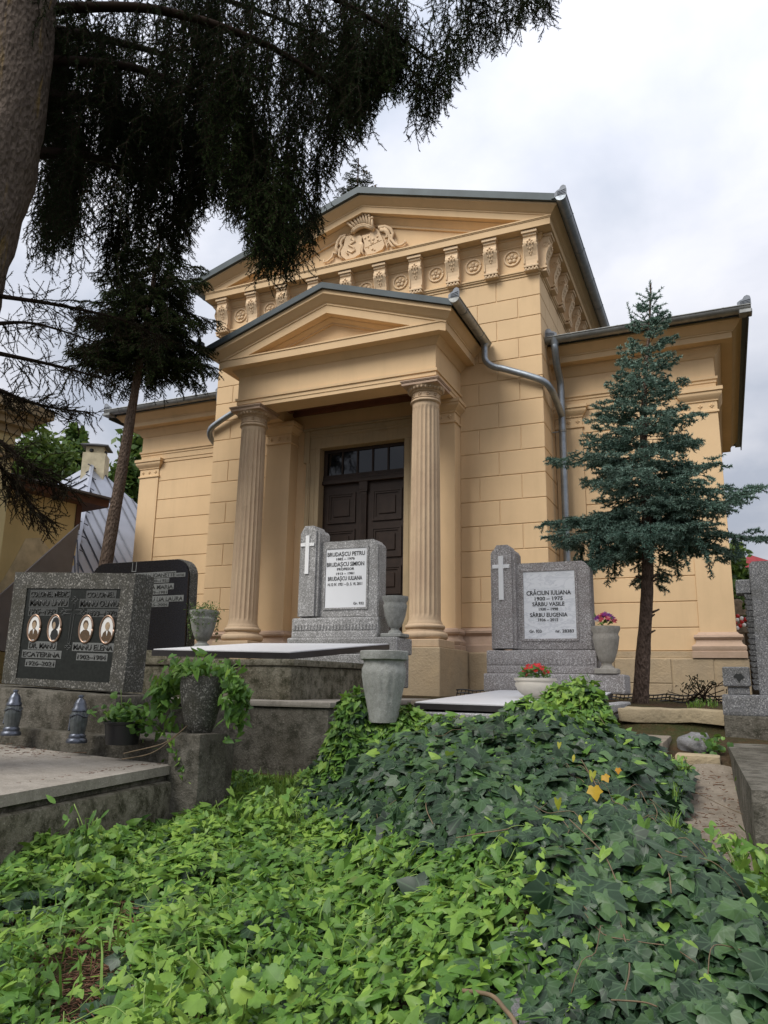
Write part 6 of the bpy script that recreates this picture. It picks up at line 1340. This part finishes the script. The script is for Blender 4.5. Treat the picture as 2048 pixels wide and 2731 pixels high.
hgt = (ZZ-GZ).ravel()
keep = (hgt[FM] > 0.05).all(1); Fk = FM[keep]
used = np.unique(Fk); remap = -np.ones(len(VM), int); remap[used] = np.arange(len(used))
md = mesh_np('ivy_mound', VM[used]-np.array([0, 0, 0.045]), remap[Fk], 'soil', smooth=True); tag(md, kind='structure')

def leaf_template(kind):
    if kind == 'ivy': R_ = [(0.0, 0.03), (0.15, -0.12), (0.32, -0.12), (0.37, 0.04), (0.44, 0.14), (0.55, 0.30), (0.42, 0.40), (0.30, 0.47), (0.22, 0.66), (0.0, 0.95)]
    elif kind == 'bind': R_ = [(0.0, 0.08), (0.09, -0.08), (0.22, -0.20), (0.37, -0.17), (0.33, 0.02), (0.33, 0.22), (0.24, 0.50), (0.12, 0.78), (0.0, 1.0)]
    elif kind == 'round': R_ = [(0.0, 0.1), (0.16, -0.06), (0.34, -0.02), (0.48, 0.18), (0.46, 0.45), (0.34, 0.70), (0.16, 0.85), (0.0, 0.90)]
    elif kind == 'lobed': R_ = [(0.0, 0.12), (0.10, -0.06), (0.30, -0.04), (0.36, 0.12), (0.52, 0.20), (0.50, 0.42), (0.36, 0.50), (0.40, 0.68), (0.24, 0.84), (0.10, 0.80), (0.0, 0.95)]
    else: R_ = [(0, 0), (0.12, 0.12), (0.20, 0.35), (0.16, 0.65), (0, 1.0)]
    pts = R_+[(-x, y) for x, y in R_[-2:0:-1]]; P = np.array([(0.0, 0.34 if kind != 'oval' else 0.4)]+pts)
    z = -0.30*np.abs(P[:, 0])**1.2-0.30*(P[:, 1]-0.25)**2*np.sign(P[:, 1]-0.25); z[0] = 0.0
    V = np.column_stack([P, z]); n = len(pts); F = np.array([(0, 1+(i+1) % n, 1+i) for i in range(n)])
    F = F[:, ::-1]; return V, F
def leaf_array(kind, P, Nn, tip, size, tint, curl=None):
    """place leaves: blade normal Nn, tip direction projected into the blade"""
    V0, F0 = leaf_template(kind); n = len(P); z = Nn/np.linalg.norm(Nn, axis=1)[:, None]; y = tip-(tip*z).sum(1)[:, None]*z; y /= np.linalg.norm(y, axis=1)[:, None]+1e-9; x = np.cross(y, z)
    C = np.repeat(V0[None], n, 0); 
    if curl is not None: C[:, :, 2] *= curl[:, None]
    W = P[:, None]+size[:, None, None]*(C[:, :, 0:1]*x[:, None]+C[:, :, 1:2]*y[:, None]+C[:, :, 2:3]*z[:, None])
    k = len(V0); F = (np.arange(n)[:, None, None]*k+F0[None]).reshape(-1, 3); luv = np.repeat(V0[None], n, 0).reshape(-1, 3); luv[:, 1] -= 0.05
    return W.reshape(-1, 3), F, np.repeat(tint, k), luv
def sample_surface(n, mask, g):
    """points on the mound and the ground about it, where mask(x, y) is the local density 0..1"""
    T = VM[FM]; cr = np.cross(T[:, 1]-T[:, 0], T[:, 2]-T[:, 0]); ar = np.linalg.norm(cr, axis=1)/2; cen = T.mean(1); q = pix(cen)
    vis = (q[:, 2] > 0.3) & (q[:, 0] > -150) & (q[:, 0] < 2200) & (q[:, 1] < 2950); w = ar*vis*mask(cen[:, 0], cen[:, 1]); w /= w.sum()
    i = g.choice(len(T), n, p=w); u_, v_ = g.random(n), g.random(n); f_ = u_+v_ > 1; u_[f_] = 1-u_[f_]; v_[f_] = 1-v_[f_]
    P = T[i, 0]+(T[i, 1]-T[i, 0])*u_[:, None]+(T[i, 2]-T[i, 0])*v_[:, None]; Nn = cr[i]/np.linalg.norm(cr[i], axis=1)[:, None]; Nn *= np.sign(Nn[:, 2:3]+1e-9); return P, Nn
def blocked(X, Y):
    m_ = (X < BR[0]+0.06) & (Y < YM+0.3)                                     # slab and its side wall
    m_ |= (X < BR[0]+0.22) & (Y > BR[1]-0.05) & (Y < BR[1]+0.30)
    m_ |= (X > K1[0]-0.02+(K2[0]-K1[0])*(Y-K1[1])/(K2[1]-K1[1])) & (Y > K2[1]-0.05)
    m_ |= (X > 4.62) & (X < 5.2) & (Y > -7.2) & (Y < -4.4) & (mound_h(X, Y)-ground_h(X, Y) < 0.06)
    m_ |= (X > 4.16) & (X < 4.66) & (Y > -5.6) & (mound_h(X, Y)-ground_h(X, Y) < 0.12)
    m_ |= (X < 2.45) & (Y > -5.52)
    return m_
def zone(X, Y):
    """0 = bindweed, 1 = ivy: ivy on the mound's middle and right flank, bindweed on the left and over the crests"""
    q = pix(np.stack([X, Y, mound_h(X, Y)], -1)); u_, v_ = q[:, 0]/1.2345, q[:, 1]/1.2345
    ln = np.interp(v_, [1560, 1620, 1700, 1780, 1850, 1950, 2050, 2212], [1050, 800, 640, 600, 1000, 1180, 1130, 1150])
    e = (u_-ln)/110.0+0.8*lump(X*2.2, Y*2.2, 7); top = np.interp(u_, [640, 760, 900, 1100, 1180, 1300, 1420], [1760, 1660, 1600, 1560, 1600, 1590, 1640])
    z = sstep(-0.6, 0.6, e)*sstep(-35, 25, v_-top-25*lump(X*3, Y*3, 2)); right = np.interp(v_, [1560, 1700, 1800, 2000, 2212], [1420, 1490, 1545, 1640, 1800]); return z*sstep(40, -30, u_-right)
gI = np.random.default_rng(21)
def dens_ivy(X, Y): return np.where(blocked(X, Y), 0, zone(X, Y))
def litter(X, Y):
    q = pix(np.stack([X, Y, ground_h(X, Y)], -1)); u_, v_ = q[:, 0]/1.2345, q[:, 1]/1.2345
    bare = np.exp(-(((u_-200)/150)**2+((v_-2085)/90)**2))+0.7*np.exp(-(((u_-330)/90)**2+((v_-1975)/40)**2))+np.exp(-(((u_-60)/90)**2+((v_-1990)/35)**2))+np.exp(-(((u_-170)/70)**2+((v_-2190)/50)**2)); return np.clip(1-1.15*bare, 0.08, 1)
def dens_bind(X, Y): return np.where(blocked(X, Y), 0, (1-zone(X, Y)*0.93)*litter(X, Y))
def scatter(kind, n, dens, size, tint0, up, jit, lift, g, face=0.34, rnd=0.7):
    P, Nn = sample_surface(n, dens, g); dist = np.linalg.norm(P-CAM, axis=1)
    out_ = Nn*(1-up)+np.array([0, 0, 1.0])*up+np.array([0.10, -face, 0])*0.6; out_ += g.normal(size=(n, 3))*jit
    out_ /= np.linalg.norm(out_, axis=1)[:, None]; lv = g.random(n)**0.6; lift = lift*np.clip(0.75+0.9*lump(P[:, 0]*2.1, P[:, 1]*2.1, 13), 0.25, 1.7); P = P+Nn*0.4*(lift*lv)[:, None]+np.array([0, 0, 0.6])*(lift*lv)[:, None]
    down = np.stack([Nn[:, 0], Nn[:, 1]-0.25, -0.5+0*Nn[:, 0]], -1)+g.normal(size=(n, 3))*rnd
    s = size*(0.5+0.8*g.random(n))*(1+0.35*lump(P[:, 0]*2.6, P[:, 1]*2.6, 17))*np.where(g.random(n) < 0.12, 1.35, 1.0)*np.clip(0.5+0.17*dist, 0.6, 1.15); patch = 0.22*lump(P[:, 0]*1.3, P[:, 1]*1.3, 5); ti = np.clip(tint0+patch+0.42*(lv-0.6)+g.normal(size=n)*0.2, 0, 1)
    return P, out_, down, s, ti
def plant(name, label, cat, mat, kind, n, dens, size, tint0, up, jit, lift, seed, loc):
    """one plant: its 300 largest-showing leaves as parts, the rest of the foliage as one"""
    g = np.random.default_rng(seed); t = thing(name, label, cat, loc)
    P, Nn, tip, s, ti = scatter(kind, n, dens, size, tint0, up, jit, lift, g, *((0.6, 0.45) if kind == 'ivy' else (0.34, 0.7)))
    q = pix(P); facing = np.abs((Nn*((CAM-P)/np.linalg.norm(CAM-P, axis=1)[:, None])).sum(1)); lvl = P[:, 2]-mound_h(P[:, 0], P[:, 1])
    score = s/q[:, 2]*facing*np.where((q[:, 0] > 20) & (q[:, 0] < 2030) & (q[:, 1] < 2700), 1, 0)*np.where(lvl > lift*0.55, 1, 0.35); top = np.argsort(-score)[:300]; rest = np.ones(n, bool); rest[top] = False
    V, F, tt, luv = leaf_array(kind, P[rest], Nn[rest], tip[rest], s[rest], ti[rest], 0.2+1.6*g.random(rest.sum())); o = mesh_np('foliage', V, F, mat, t, tt, luv); o['kind'] = 'stuff'
    V0, F0 = leaf_template(kind); vars_ = []
    for k in range(10):
        me = bpy.data.meshes.new('leaf'); VV = V0.copy(); VV[:, 2] *= 0.4+0.13*k; me.from_pydata([tuple(v) for v in VV], [], [tuple(f) for f in F0]); me.materials.append(MATS[mat])
        me.attributes.new('tint', 'FLOAT', 'POINT').data.foreach_set('value', np.full(len(VV), np.clip(tint0-0.18+0.07*k, 0, 1), np.float32)); lu = V0.copy(); lu[:, 1] -= 0.05
        me.attributes.new('luv', 'FLOAT_VECTOR', 'POINT').data.foreach_set('vector', lu.astype(np.float32).ravel()); vars_.append(me)
    L0 = Vector(loc)
    for j in top:
        z = Nn[j]/np.linalg.norm(Nn[j]); y = tip[j]-tip[j]@z*z; y /= np.linalg.norm(y); x = np.cross(y, z)
        lf = bpy.data.objects.new('leaf', vars_[int(np.clip((ti[j]-tint0+0.18)/0.07, 0, 9))]); COL.objects.link(lf); lf.parent = t
        lf.matrix_basis = Matrix(((x[0]*s[j], y[0]*s[j], z[0]*s[j], P[j][0]-L0.x), (x[1]*s[j], y[1]*s[j], z[1]*s[j], P[j][1]-L0.y), (x[2]*s[j], y[2]*s[j], z[2]*s[j], P[j][2]-L0.z), (0, 0, 0, 1)))
    return t, P
iv, PI_ = plant('ivy', 'dark green ivy covering the grave mound at the right', 'ivy', 'leaf_ivy', 'ivy', 20000, dens_ivy, 0.062, 0.38, 0.22, 0.38, 0.085, 31, (4.2, -6.8, -1.1))
bi, PB_ = plant('bindweed', 'bright green bindweed carpeting the ground and mound edges', 'bindweed', 'leaf_bindweed', 'bind', 27000, dens_bind, 0.041, 0.45, 0.50, 0.45, 0.10, 32, (3.2, -7.4, -1.25))
g = np.random.default_rng(45)
for host, Pt, cnt in ((bi, PB_, 150), (iv, PI_, 60)):
    q = MB()
    for k in range(cnt):
        p = Vector(tuple(Pt[g.integers(0, len(Pt))])); a = g.random()*6.28; pts = [p]
        for i in range(5): a += g.normal()*0.5; p2 = pts[-1]+Vector((math.cos(a)*0.05, math.sin(a)*0.05, 0)); p2.z = float(mound_h(p2.x, p2.y))+0.05+g.random()*0.035; pts.append(p2)
        if not blocked(np.array([pts[-1].x]), np.array([pts[-1].y]))[0]: q.tube(smooth_path(pts, 3), 0.0013, 4)
    o = q.build('stems', 'stem_green' if host is bi else 'dry_stem', host, True); o['kind'] = 'stuff'
# small mixed undergrowth filling between the large leaves
g = np.random.default_rng(41); P, Nn, tip, s, ti = scatter('round', 13000, dens_bind, 0.027, 0.35, 0.6, 0.4, 0.05, g); V, F, tt, luv = leaf_array('round', P, Nn, tip, s, ti)
o = mesh_np('undergrowth', V, F, 'leaf_bindweed', None, tt, luv); tag(o, 'low small-leaved undergrowth among the bindweed', 'undergrowth', kind='stuff')
P, Nn, tip, s, ti = scatter('oval', 7000, dens_bind, 0.048, 0.25, 0.5, 0.5, 0.09, g); V, F, tt, luv = leaf_array('oval', P, Nn, tip, s, ti)
o = mesh_np('undergrowth', V, F, 'leaf_tree', None, tt, luv); tag(o, 'narrow-leaved darker weeds mixed through the bindweed', 'undergrowth', kind='stuff')
# ivy creeping under the bindweed at the left
def dens_left(X, Y): return np.where(blocked(X, Y), 0, (1-zone(X, Y))*(lump(X*1.8, Y*1.8, 9) > 0.1))
P, Nn, tip, s, ti = scatter('ivy', 2600, dens_left, 0.06, 0.35, 0.5, 0.3, 0.07, g); V, F, tt, luv = leaf_array('ivy', P, Nn, tip, s, ti); o = mesh_np('creeping_ivy', V, F, 'leaf_ivy', None, tt, luv); tag(o, 'patches of dark ivy creeping among the bindweed', 'ivy', kind='stuff')
# yellowed leaves on the mound
for k, (u_, v_, s_) in enumerate(((1205, 1727, 0.075), (1252, 1760, 0.07), (1283, 1700, 0.11), (1280, 1668, 0.08), (1240, 1630, 0.07), (1305, 1675, 0.07), (1208, 1605, 0.06), (1140, 1800, 0.055), (1335, 1660, 0.05))):
    # find where the sight line meets the mound
    d_ = ray(u_*1.2345, v_*1.2345); tt_ = np.linspace(1.0, 8, 900); Q = CAM+d_*tt_[:, None]; hit = np.argmax(Q[:, 2] < mound_h(Q[:, 0], Q[:, 1])+0.10); p = Q[hit]
    V, F, tq, luv = leaf_array(('bind', 'oval', 'ivy')[k % 3], p[None], np.array([[0.1, -0.85, 0.45]])+g.normal(size=(1, 3))*0.15, np.array([[0.2, -0.2, -1.0]])+g.normal(size=(1, 3))*0.2, np.array([s_*0.45]), np.array([(k*0.37) % 1.0]))
    o = mesh_np('yellow_leaf', V, F, 'leaf_yellow', iv, tq, luv)
# woody vines
b = MB()
for ln in ([(1000, 2140), (1060, 2150), (1090, 2180), (1110, 2205), (1120, 2240)], [(1130, 1770), (1100, 1790), (1040, 1800), (985, 1810)], [(1290, 1700), (1270, 1665), (1255, 1640)], [(1330, 1960), (1350, 2030), (1360, 2090), (1350, 2140)], [(1480, 1700), (1560, 1740), (1620, 1765)], [(930, 1690), (920, 1740), (935, 1780)], [(1320, 2160), (1390, 2165), (1420, 2175)], [(1400, 1820), (1440, 1870), (1450, 1930)], [(1230, 1770), (1300, 1840), (1330, 1900)]):
    pts = []
    for u_, v_ in ln:
        d_ = ray(u_*1.2345, v_*1.2345); tt_ = np.linspace(0.8, 8, 1200); Q = CAM+d_*tt_[:, None]; hit = np.argmax(Q[:, 2] < mound_h(Q[:, 0], Q[:, 1])+0.075); pts.append(Vector(tuple(Q[hit])))
    q = MB(); q.tube(smooth_path(pts, 5), 0.0018 if ln[0][0] != 1000 else 0.005, 5); q.build('stem', 'dry_stem', iv, True)
sk = rough_box('broken_stone', 'rock', 0, 0.10, 0, 0.13, -0.10, 0.015, 0.02, 0.02, 51); d_ = ray(1160*1.2345, 2190*1.2345); tt_ = np.linspace(0.8, 8, 1200); Q = CAM+d_*tt_[:, None]; hit = np.argmax(Q[:, 2] < mound_h(Q[:, 0], Q[:, 1])+0.06); sk.location = tuple(Q[hit]+np.array([-0.05, 0, -0.045])); sk.rotation_euler = (0.25, 0.1, 0.5); tag(sk, 'pale broken stone poking out of the ivy at the bottom', 'stone')

# ------------------------------------------------------------------ trailing plants, weeds, flowers
def clump(name, label, cat, mat, kind, pts, size, tint, seed, stem=None, loc=None, nrm_up=0.5, jit=0.5, group=None):
    g = np.random.default_rng(seed); pts = np.asarray(pts, float); n = len(pts); loc = loc or tuple(pts.mean(0)); t = thing(name, label, cat, loc, group=group)
    Nn = np.array([0.15, -0.8, 0.0])*(1-nrm_up)+np.array([0, 0, 1.0])*nrm_up+g.normal(size=(n, 3))*jit; tip = np.array([0, -0.3, -0.8])+g.normal(size=(n, 3))*0.6
    s = size*(0.55+0.8*g.random(n)); V, F, tt, luv = leaf_array(kind, pts, Nn, tip, s, np.clip(tint+g.normal(size=n)*0.2, 0, 1)); o = mesh_np('leaves', V, F, mat, t, tt, luv); o['kind'] = 'stuff'
    if stem:
        b = MB()
        for s_ in stem: b.tube(smooth_path([Vector(tuple(p)) for p in s_], 4), 0.0022, 5)
        o = b.build('stems', 'stem_green', t, True); o['kind'] = 'stuff'
    return t
g = np.random.default_rng(61); pc = np.array(PED)+np.array([0, 0, 0.335])
pts = [pc+np.array([g.normal()*0.10, g.normal()*0.10, 0.02+abs(g.normal())*0.05]) for _ in range(170)]
for k in range(20):
    a = math.radians(g.choice([g.uniform(-230, -150), g.uniform(-30, 40)])); L_ = g.uniform(0.08, 0.40)
    for i in range(int(L_/0.016)): f_ = i*0.016; pts.append(pc+np.array([math.cos(a)*(0.15+0.10*min(1, f_/0.1)), math.sin(a)*(0.15+0.10*min(1, f_/0.1)), 0.03-f_])+g.normal(size=3)*0.02)
for k in range(110): pts.append(pc+np.array([-0.24+g.normal()*0.045, -0.05+g.normal()*0.06, 0.0-abs(g.normal())*0.17]))
for k in range(60): pts.append(pc+np.array([0.22+g.normal()*0.035, 0.0+g.normal()*0.05, -0.02-abs(g.normal())*0.15]))
clump('bindweed', 'bindweed cascading over the round planter on the pedestal', 'bindweed', 'leaf_bindweed', 'bind', pts, 0.052, 0.38, 62, nrm_up=0.45)
# vine trailing down the pedestal edge
pts = []; st = []
for (ua, va), (ub, vb) in zip([(445, 1950), (470, 2010), (492, 2065), (510, 2110), (520, 2150)], [(470, 2010), (492, 2065), (510, 2110), (520, 2150), (500, 2190)]):
    for k in range(9): f_ = k/9; pts.append(at(ua+(ub-ua)*f_+g.normal()*9, va+(vb-va)*f_+g.normal()*6, math.hypot(BR[0]-CAM[0], BR[1]-CAM[1])-0.08))
clump('bindweed', 'thin bindweed strand hanging down the pedestal corner', 'bindweed', 'leaf_bindweed', 'bind', pts, 0.042, 0.55, 63, nrm_up=0.35)
b = MB(); b.tube(smooth_path([Vector(tuple(at(*p))) for p in ((500, 1935, 4.85), (470, 1960, 4.7), (430, 1985, 4.6), (350, 2005, 4.5), (330, 2010, 4.45))], 5), 0.0035, 5); b.tube(smooth_path([Vector(tuple(at(*p))) for p in ((498, 1937, 4.85), (455, 1975, 4.7), (400, 2010, 4.6), (325, 2025, 4.5))], 5), 0.003, 5)
tag(b.build('dry_stalk', 'dry_stem', None, True), 'dry straw stalks fallen across the weathered slab', 'stalk')
# geranium leaves in the black pot
pts = [np.array(POT)+np.array([g.normal()*0.075, g.normal()*0.06, 0.145+abs(g.normal())*0.055]) for _ in range(170)]+[np.array(POT)+np.array([0.12+g.normal()*0.05, g.normal()*0.04, 0.12+g.normal()*0.03]) for _ in range(35)]
clump('geranium', 'crinkled green geranium growing in the black pot', 'plant', 'leaf_bindweed', 'round', pts, 0.040, 0.28, 64, nrm_up=0.65, stem=[[np.array(POT)+np.array([0.0, 0, 0.13]), np.array(POT)+np.array([-0.03, 0, 0.24]), np.array(POT)+np.array([-0.045, 0, 0.32])], [np.array(POT)+np.array([0.03, 0, 0.13]), np.array(POT)+np.array([0.04, 0, 0.27])]])
# trailing succulent
pts = [np.array(SUCC)+np.array([g.normal()*0.085, g.normal()*0.08, 0.015+abs(g.normal())*0.045]) for _ in range(230)]
for k in range(26):
    a = g.random()*6.28; L_ = 0.08+0.3*g.random()
    for i in range(int(L_/0.014)): pts.append(np.array(SUCC)+np.array([math.cos(a)*0.185, math.sin(a)*0.185, 0.0-i*0.014])+g.normal(size=3)*0.010)
clump('succulent', 'trailing stonecrop spilling over the vase by the black headstone', 'plant', 'leaf_tree', 'oval', pts, 0.028, 0.45, 65, nrm_up=0.6)
# weed plants against the slab wall, at the path and beside the kerb
def weed(label, u_, v_, d_, h_, n, seed, mat='leaf_bindweed', kind='oval', size=0.085, spread=0.12, tint=0.4):
    g = np.random.default_rng(seed); p = at(u_, v_, d_); p[2] = min(p[2], mound_h(p[0], p[1])+0.02); pts = []; st = []
    for k in range(5):
        a = g.random()*6.28; e_ = p+np.array([math.cos(a)*spread*0.7, math.sin(a)*spread*0.7, h_*(0.6+0.5*g.random())]); st.append([p, (p+e_)/2+g.normal(size=3)*0.015, e_])
        for i in range(n//5): f_ = 0.2+0.8*g.random(); q = p+(e_-p)*f_+g.normal(size=3)*np.array([spread*0.45, spread*0.45, 0.025]); pts.append(q)
    return clump('weed', label, 'weed', mat, kind, pts, size, tint, seed+1, st, tuple(p), 0.6, 0.4, 'weeds around the graves')
weed('tall broad-leaved weed growing against the mossy slab wall', 215, 2270, 3.75, 0.26, 70, 71, size=0.06, spread=0.08)
weed('pale bushy weed in the front-left corner of the ground cover', 420, 2700, 1.95, 0.13, 40, 72, kind='lobed', size=0.042, tint=0.8, spread=0.16)
weed('leafy weed rising from the middle of the bindweed', 1010, 2440, 2.75, 0.20, 45, 73, size=0.07, tint=0.45)
weed('lobed pale weed at the bottom edge left of the middle', 620, 2680, 2.0, 0.18, 40, 74, kind='lobed', size=0.042, tint=0.75, spread=0.16)
weed('clump of round leaves beside the pale rock on the path', 1900, 1968, 5.25, 0.09, 50, 75, kind='round', size=0.035, tint=0.2, spread=0.08)
weed('trailing green weed on the yellow step stone', 1820, 2075, 4.5, 0.13, 35, 76, size=0.04, tint=0.5, spread=0.07)
weed('bushy light weed on the soil behind the kerb', 2040, 1990, 4.6, 0.20, 160, 77, mat='grass_blade', size=0.04, tint=0.5, spread=0.17)
weed('fresh green shrub below the kerb end at the right edge', 2030, 2330, 3.0, 0.24, 260, 78, kind='bind', size=0.04, tint=0.55, spread=0.2)
weed('low green tangle at the right edge beside the ivy', 2040, 2480, 2.7, 0.22, 260, 79, kind='bind', size=0.045, tint=0.4, spread=0.22)
weed('dense weeds in the gap below the planter pedestal', 610, 2130, 4.75, 0.16, 60, 80, kind='oval', size=0.05, tint=0.3)
weed('bright upright weeds before the dark retaining wall', 660, 2135, 4.6, 0.17, 90, 85, kind='bind', size=0.045, tint=0.6, spread=0.16)
weed('light sprigs beside the vine-covered wall corner', 760, 2140, 4.5, 0.20, 90, 87, kind='bind', size=0.045, tint=0.65, spread=0.14)
# reddish twiggy shrub at the wing plinth
p = at(1870, 1865, 7.6); b = MB(); g = np.random.default_rng(83); pts = []
for k in range(22):
    a = g.random()*6.28; e_ = p+np.array([0.16*g.normal(), 0.08*g.normal(), 0.06+0.16*g.random()]); b.tube([Vector(tuple(p+np.array([g.normal()*0.1, 0, -0.02]))), Vector(tuple((p+e_)/2+g.normal(size=3)*0.02)), Vector(tuple(e_))], 0.004, 4); pts += [e_+g.normal(size=3)*0.025 for _ in range(5)]
t = clump('dry_shrub', 'small reddish-brown dry shrub at the foot of the wing plinth', 'shrub', 'needle_dry', 'oval', pts, 0.035, 0.5, 84, loc=tuple(p)); b.build('branches', 'twig', t)
# flowers in bowl and vase
def blooms(name, label, c_, rad, n, mats, seed, size, leaves=60, hz=0.05):
    g = np.random.default_rng(seed); t = thing(name, label, 'flowers', tuple(c_))
    pts = np.array([np.array(c_)+np.array([np.clip(g.normal(), -1.3, 1.3)*rad*0.7, np.clip(g.normal(), -1.3, 1.3)*rad*0.6, 0.005+min(1.3, abs(g.normal()))*hz*0.7]) for _ in range(leaves)]); V, F, tt, luv = leaf_array('oval', pts, np.array([0, -0.5, 0.7])+g.normal(size=(leaves, 3))*0.5, g.normal(size=(leaves, 3)), 0.05*(0.6+0.6*g.random(leaves)), np.clip(0.3+g.normal(size=leaves)*0.2, 0, 1)); o = mesh_np('leaves', V, F, 'leaf_bindweed', t, tt, luv); o['kind'] = 'stuff'
    for k in range(n):
        a = 2.4*k; r = rad*math.sqrt((k+0.5)/n); p = np.array(c_)+np.array([r*math.cos(a), r*math.sin(a)*0.8, hz*(1.3-0.7*(r/rad)**2)+g.normal()*0.01]); m_ = 12
        ang = np.arange(m_)*2*math.pi/m_; ax3 = unit(np.array([0.5*math.cos(a)*(r/rad), -0.75, 0.75])); s1 = unit(np.cross(ax3, [0, 0, 1.0])); s2 = np.cross(ax3, s1); tipd = s1[None]*np.cos(ang)[:, None]+s2[None]*np.sin(ang)[:, None]
        V, F, tt, luv = leaf_array('oval', np.repeat(p[None], m_, 0)+tipd*0.002, np.repeat(ax3[None], m_, 0)+g.normal(size=(m_, 3))*0.25-tipd*0.25, tipd, np.full(m_, size), np.full(m_, mats[k % len(mats)][1])+g.normal(size=m_)*0.04); o = mesh_np('flower', V, F, mats[k % len(mats)][0], t, tt, luv)
blooms('begonias', 'red begonias growing in the low beige bowl', (BOWL[0], BOWL[1], BOWL[2]+0.145), 0.105, 26, [('petal_red', 0.5), ('petal_red', 0.8), ('petal_red', 0.2)], 91, 0.020, 130, 0.075)
blooms('asters', 'purple, red and white asters in the pale fluted vase', (FLOWERS[0], FLOWERS[1], FLOWERS[2]+0.01), 0.085, 14, [('petal_mix', 0.0), ('petal_mix', 0.5), ('petal_mix', 0.08), ('petal_mix', 1.0), ('petal_mix', 0.55), ('petal_mix', 0.0)], 92, 0.032, 20, 0.07)
# grass tufts
def grass(label, n, box, seed, hmin, hmax, tint=0.5):
    g = np.random.default_rng(seed); P = []
    while len(P) < n:
        u_, v_ = g.uniform(box[0], box[2]), g.uniform(box[1], box[3]); d_ = ray(u_, v_); tt_ = np.linspace(1.2, 8, 400); Q = CAM+d_*tt_[:, None]; hit = np.argmax(Q[:, 2] < mound_h(Q[:, 0], Q[:, 1])+0.03)
        if hit and not blocked(Q[hit, 0:1], Q[hit, 1:2])[0]: P.append(Q[hit])
    P = np.array(P); h = g.uniform(hmin, hmax, n); lean = g.normal(size=(n, 3))*0.4; lean[:, 2] = 0; s = np.cross(lean+np.array([0.3, 0.1, 0]), [0, 0, 1.0]); s /= np.linalg.norm(s, axis=1)[:, None]; w = 0.004
    V = np.stack([P-s*w, P+s*w, P+np.array([0, 0, 1])*h[:, None]*0.6+lean*h[:, None]*0.3+s*w*0.7, P+np.array([0, 0, 1])*h[:, None]*0.6+lean*h[:, None]*0.3-s*w*0.7, P+np.array([0, 0, 0.9])*h[:, None]+lean*h[:, None]*0.9], 1).reshape(-1, 3)
    k = np.arange(n)[:, None, None]*5; F = (k+np.array([[0, 1, 2], [0, 2, 3], [3, 2, 4]])[None]).reshape(-1, 3); o = mesh_np('grass', V, F, 'grass_blade', None, np.repeat(np.clip(tint+g.normal(size=n)*0.2, 0, 1), 5)); tag(o, label, 'grass', kind='stuff')
grass('yellow-green grass tufts in front of the dark retaining wall', 1500, (540, 2080, 810, 2200), 101, 0.04, 0.11, 0.75)
grass('thin grass blades among the bindweed', 160, (0, 2250, 950, 2731), 102, 0.05, 0.12, 0.5)
grass('grass growing over the path edge beside the ivy', 200, (1790, 2050, 1960, 2260), 103, 0.03, 0.09, 0.6)
grass('grass and weeds on the strip beside the wing', 130, (1680, 1868, 1930, 1890), 104, 0.02, 0.05, 0.4)
# fallen needles and twigs on the slab and ground
g = np.random.default_rng(111); segs = []
for k in range(900):
    u_, v_ = g.uniform(0, 440), g.uniform(1975, 2100); p = on(u_, v_, 'z', -0.90)
    e1, e2 = np.array(P2[0])-np.array(P2[3]), 0
    zz = -0.835+(BR[2]+0.835)*np.clip((p[0]+1.4)/(BR[0]+1.4), 0, 1)+0.004; p = on(u_, v_, 'z', zz)
    if p[0] > BR[0]-0.05 or p[1] > YM-0.3: continue
    a = g.random()*6.28; l_ = g.choice([0.02, 0.03, 0.09], p=[0.6, 0.3, 0.1]); segs.append([p[0], p[1], zz, p[0]+l_*math.cos(a), p[1]+l_*math.sin(a), zz+0.003])
for k in range(2600):
    u_, v_ = g.uniform(0, 900), g.uniform(2380, 2731); d_ = ray(u_, v_); tt_ = (-1.24-CAM[2])/d_[2]; p = CAM+d_*tt_
    if litter(p[0:1], p[1:2])[0] > 0.8 and g.random() < 0.85: continue
    z_ = ground_h(p[0], p[1])+0.008; a = g.random()*6.28; l_ = g.choice([0.025, 0.05, 0.13], p=[0.5, 0.35, 0.15]); segs.append([p[0], p[1], z_, p[0]+l_*math.cos(a), p[1]+l_*math.sin(a), z_+g.random()*0.02])
for k in range(420):
    x_, y_ = g.uniform(4.6, 5.0), g.uniform(-7.8, -5.25); z_ = ground_h(x_, y_)+0.034; a = g.random()*6.28; l_ = g.choice([0.012, 0.03, 0.07], p=[0.6, 0.3, 0.1]); segs.append([x_, y_, z_, x_+l_*math.cos(a), y_+l_*math.sin(a), z_+0.004])
V, F = stems(segs, 0.0022); m_plain('litter', (0.13, 0.062, 0.034), 0.95, var=0.5, scale=40); o = mesh_np('fallen_needles', V, F, 'litter'); tag(o, 'rust-brown fallen spruce needles and twigs on slab and ground', 'litter', kind='stuff')
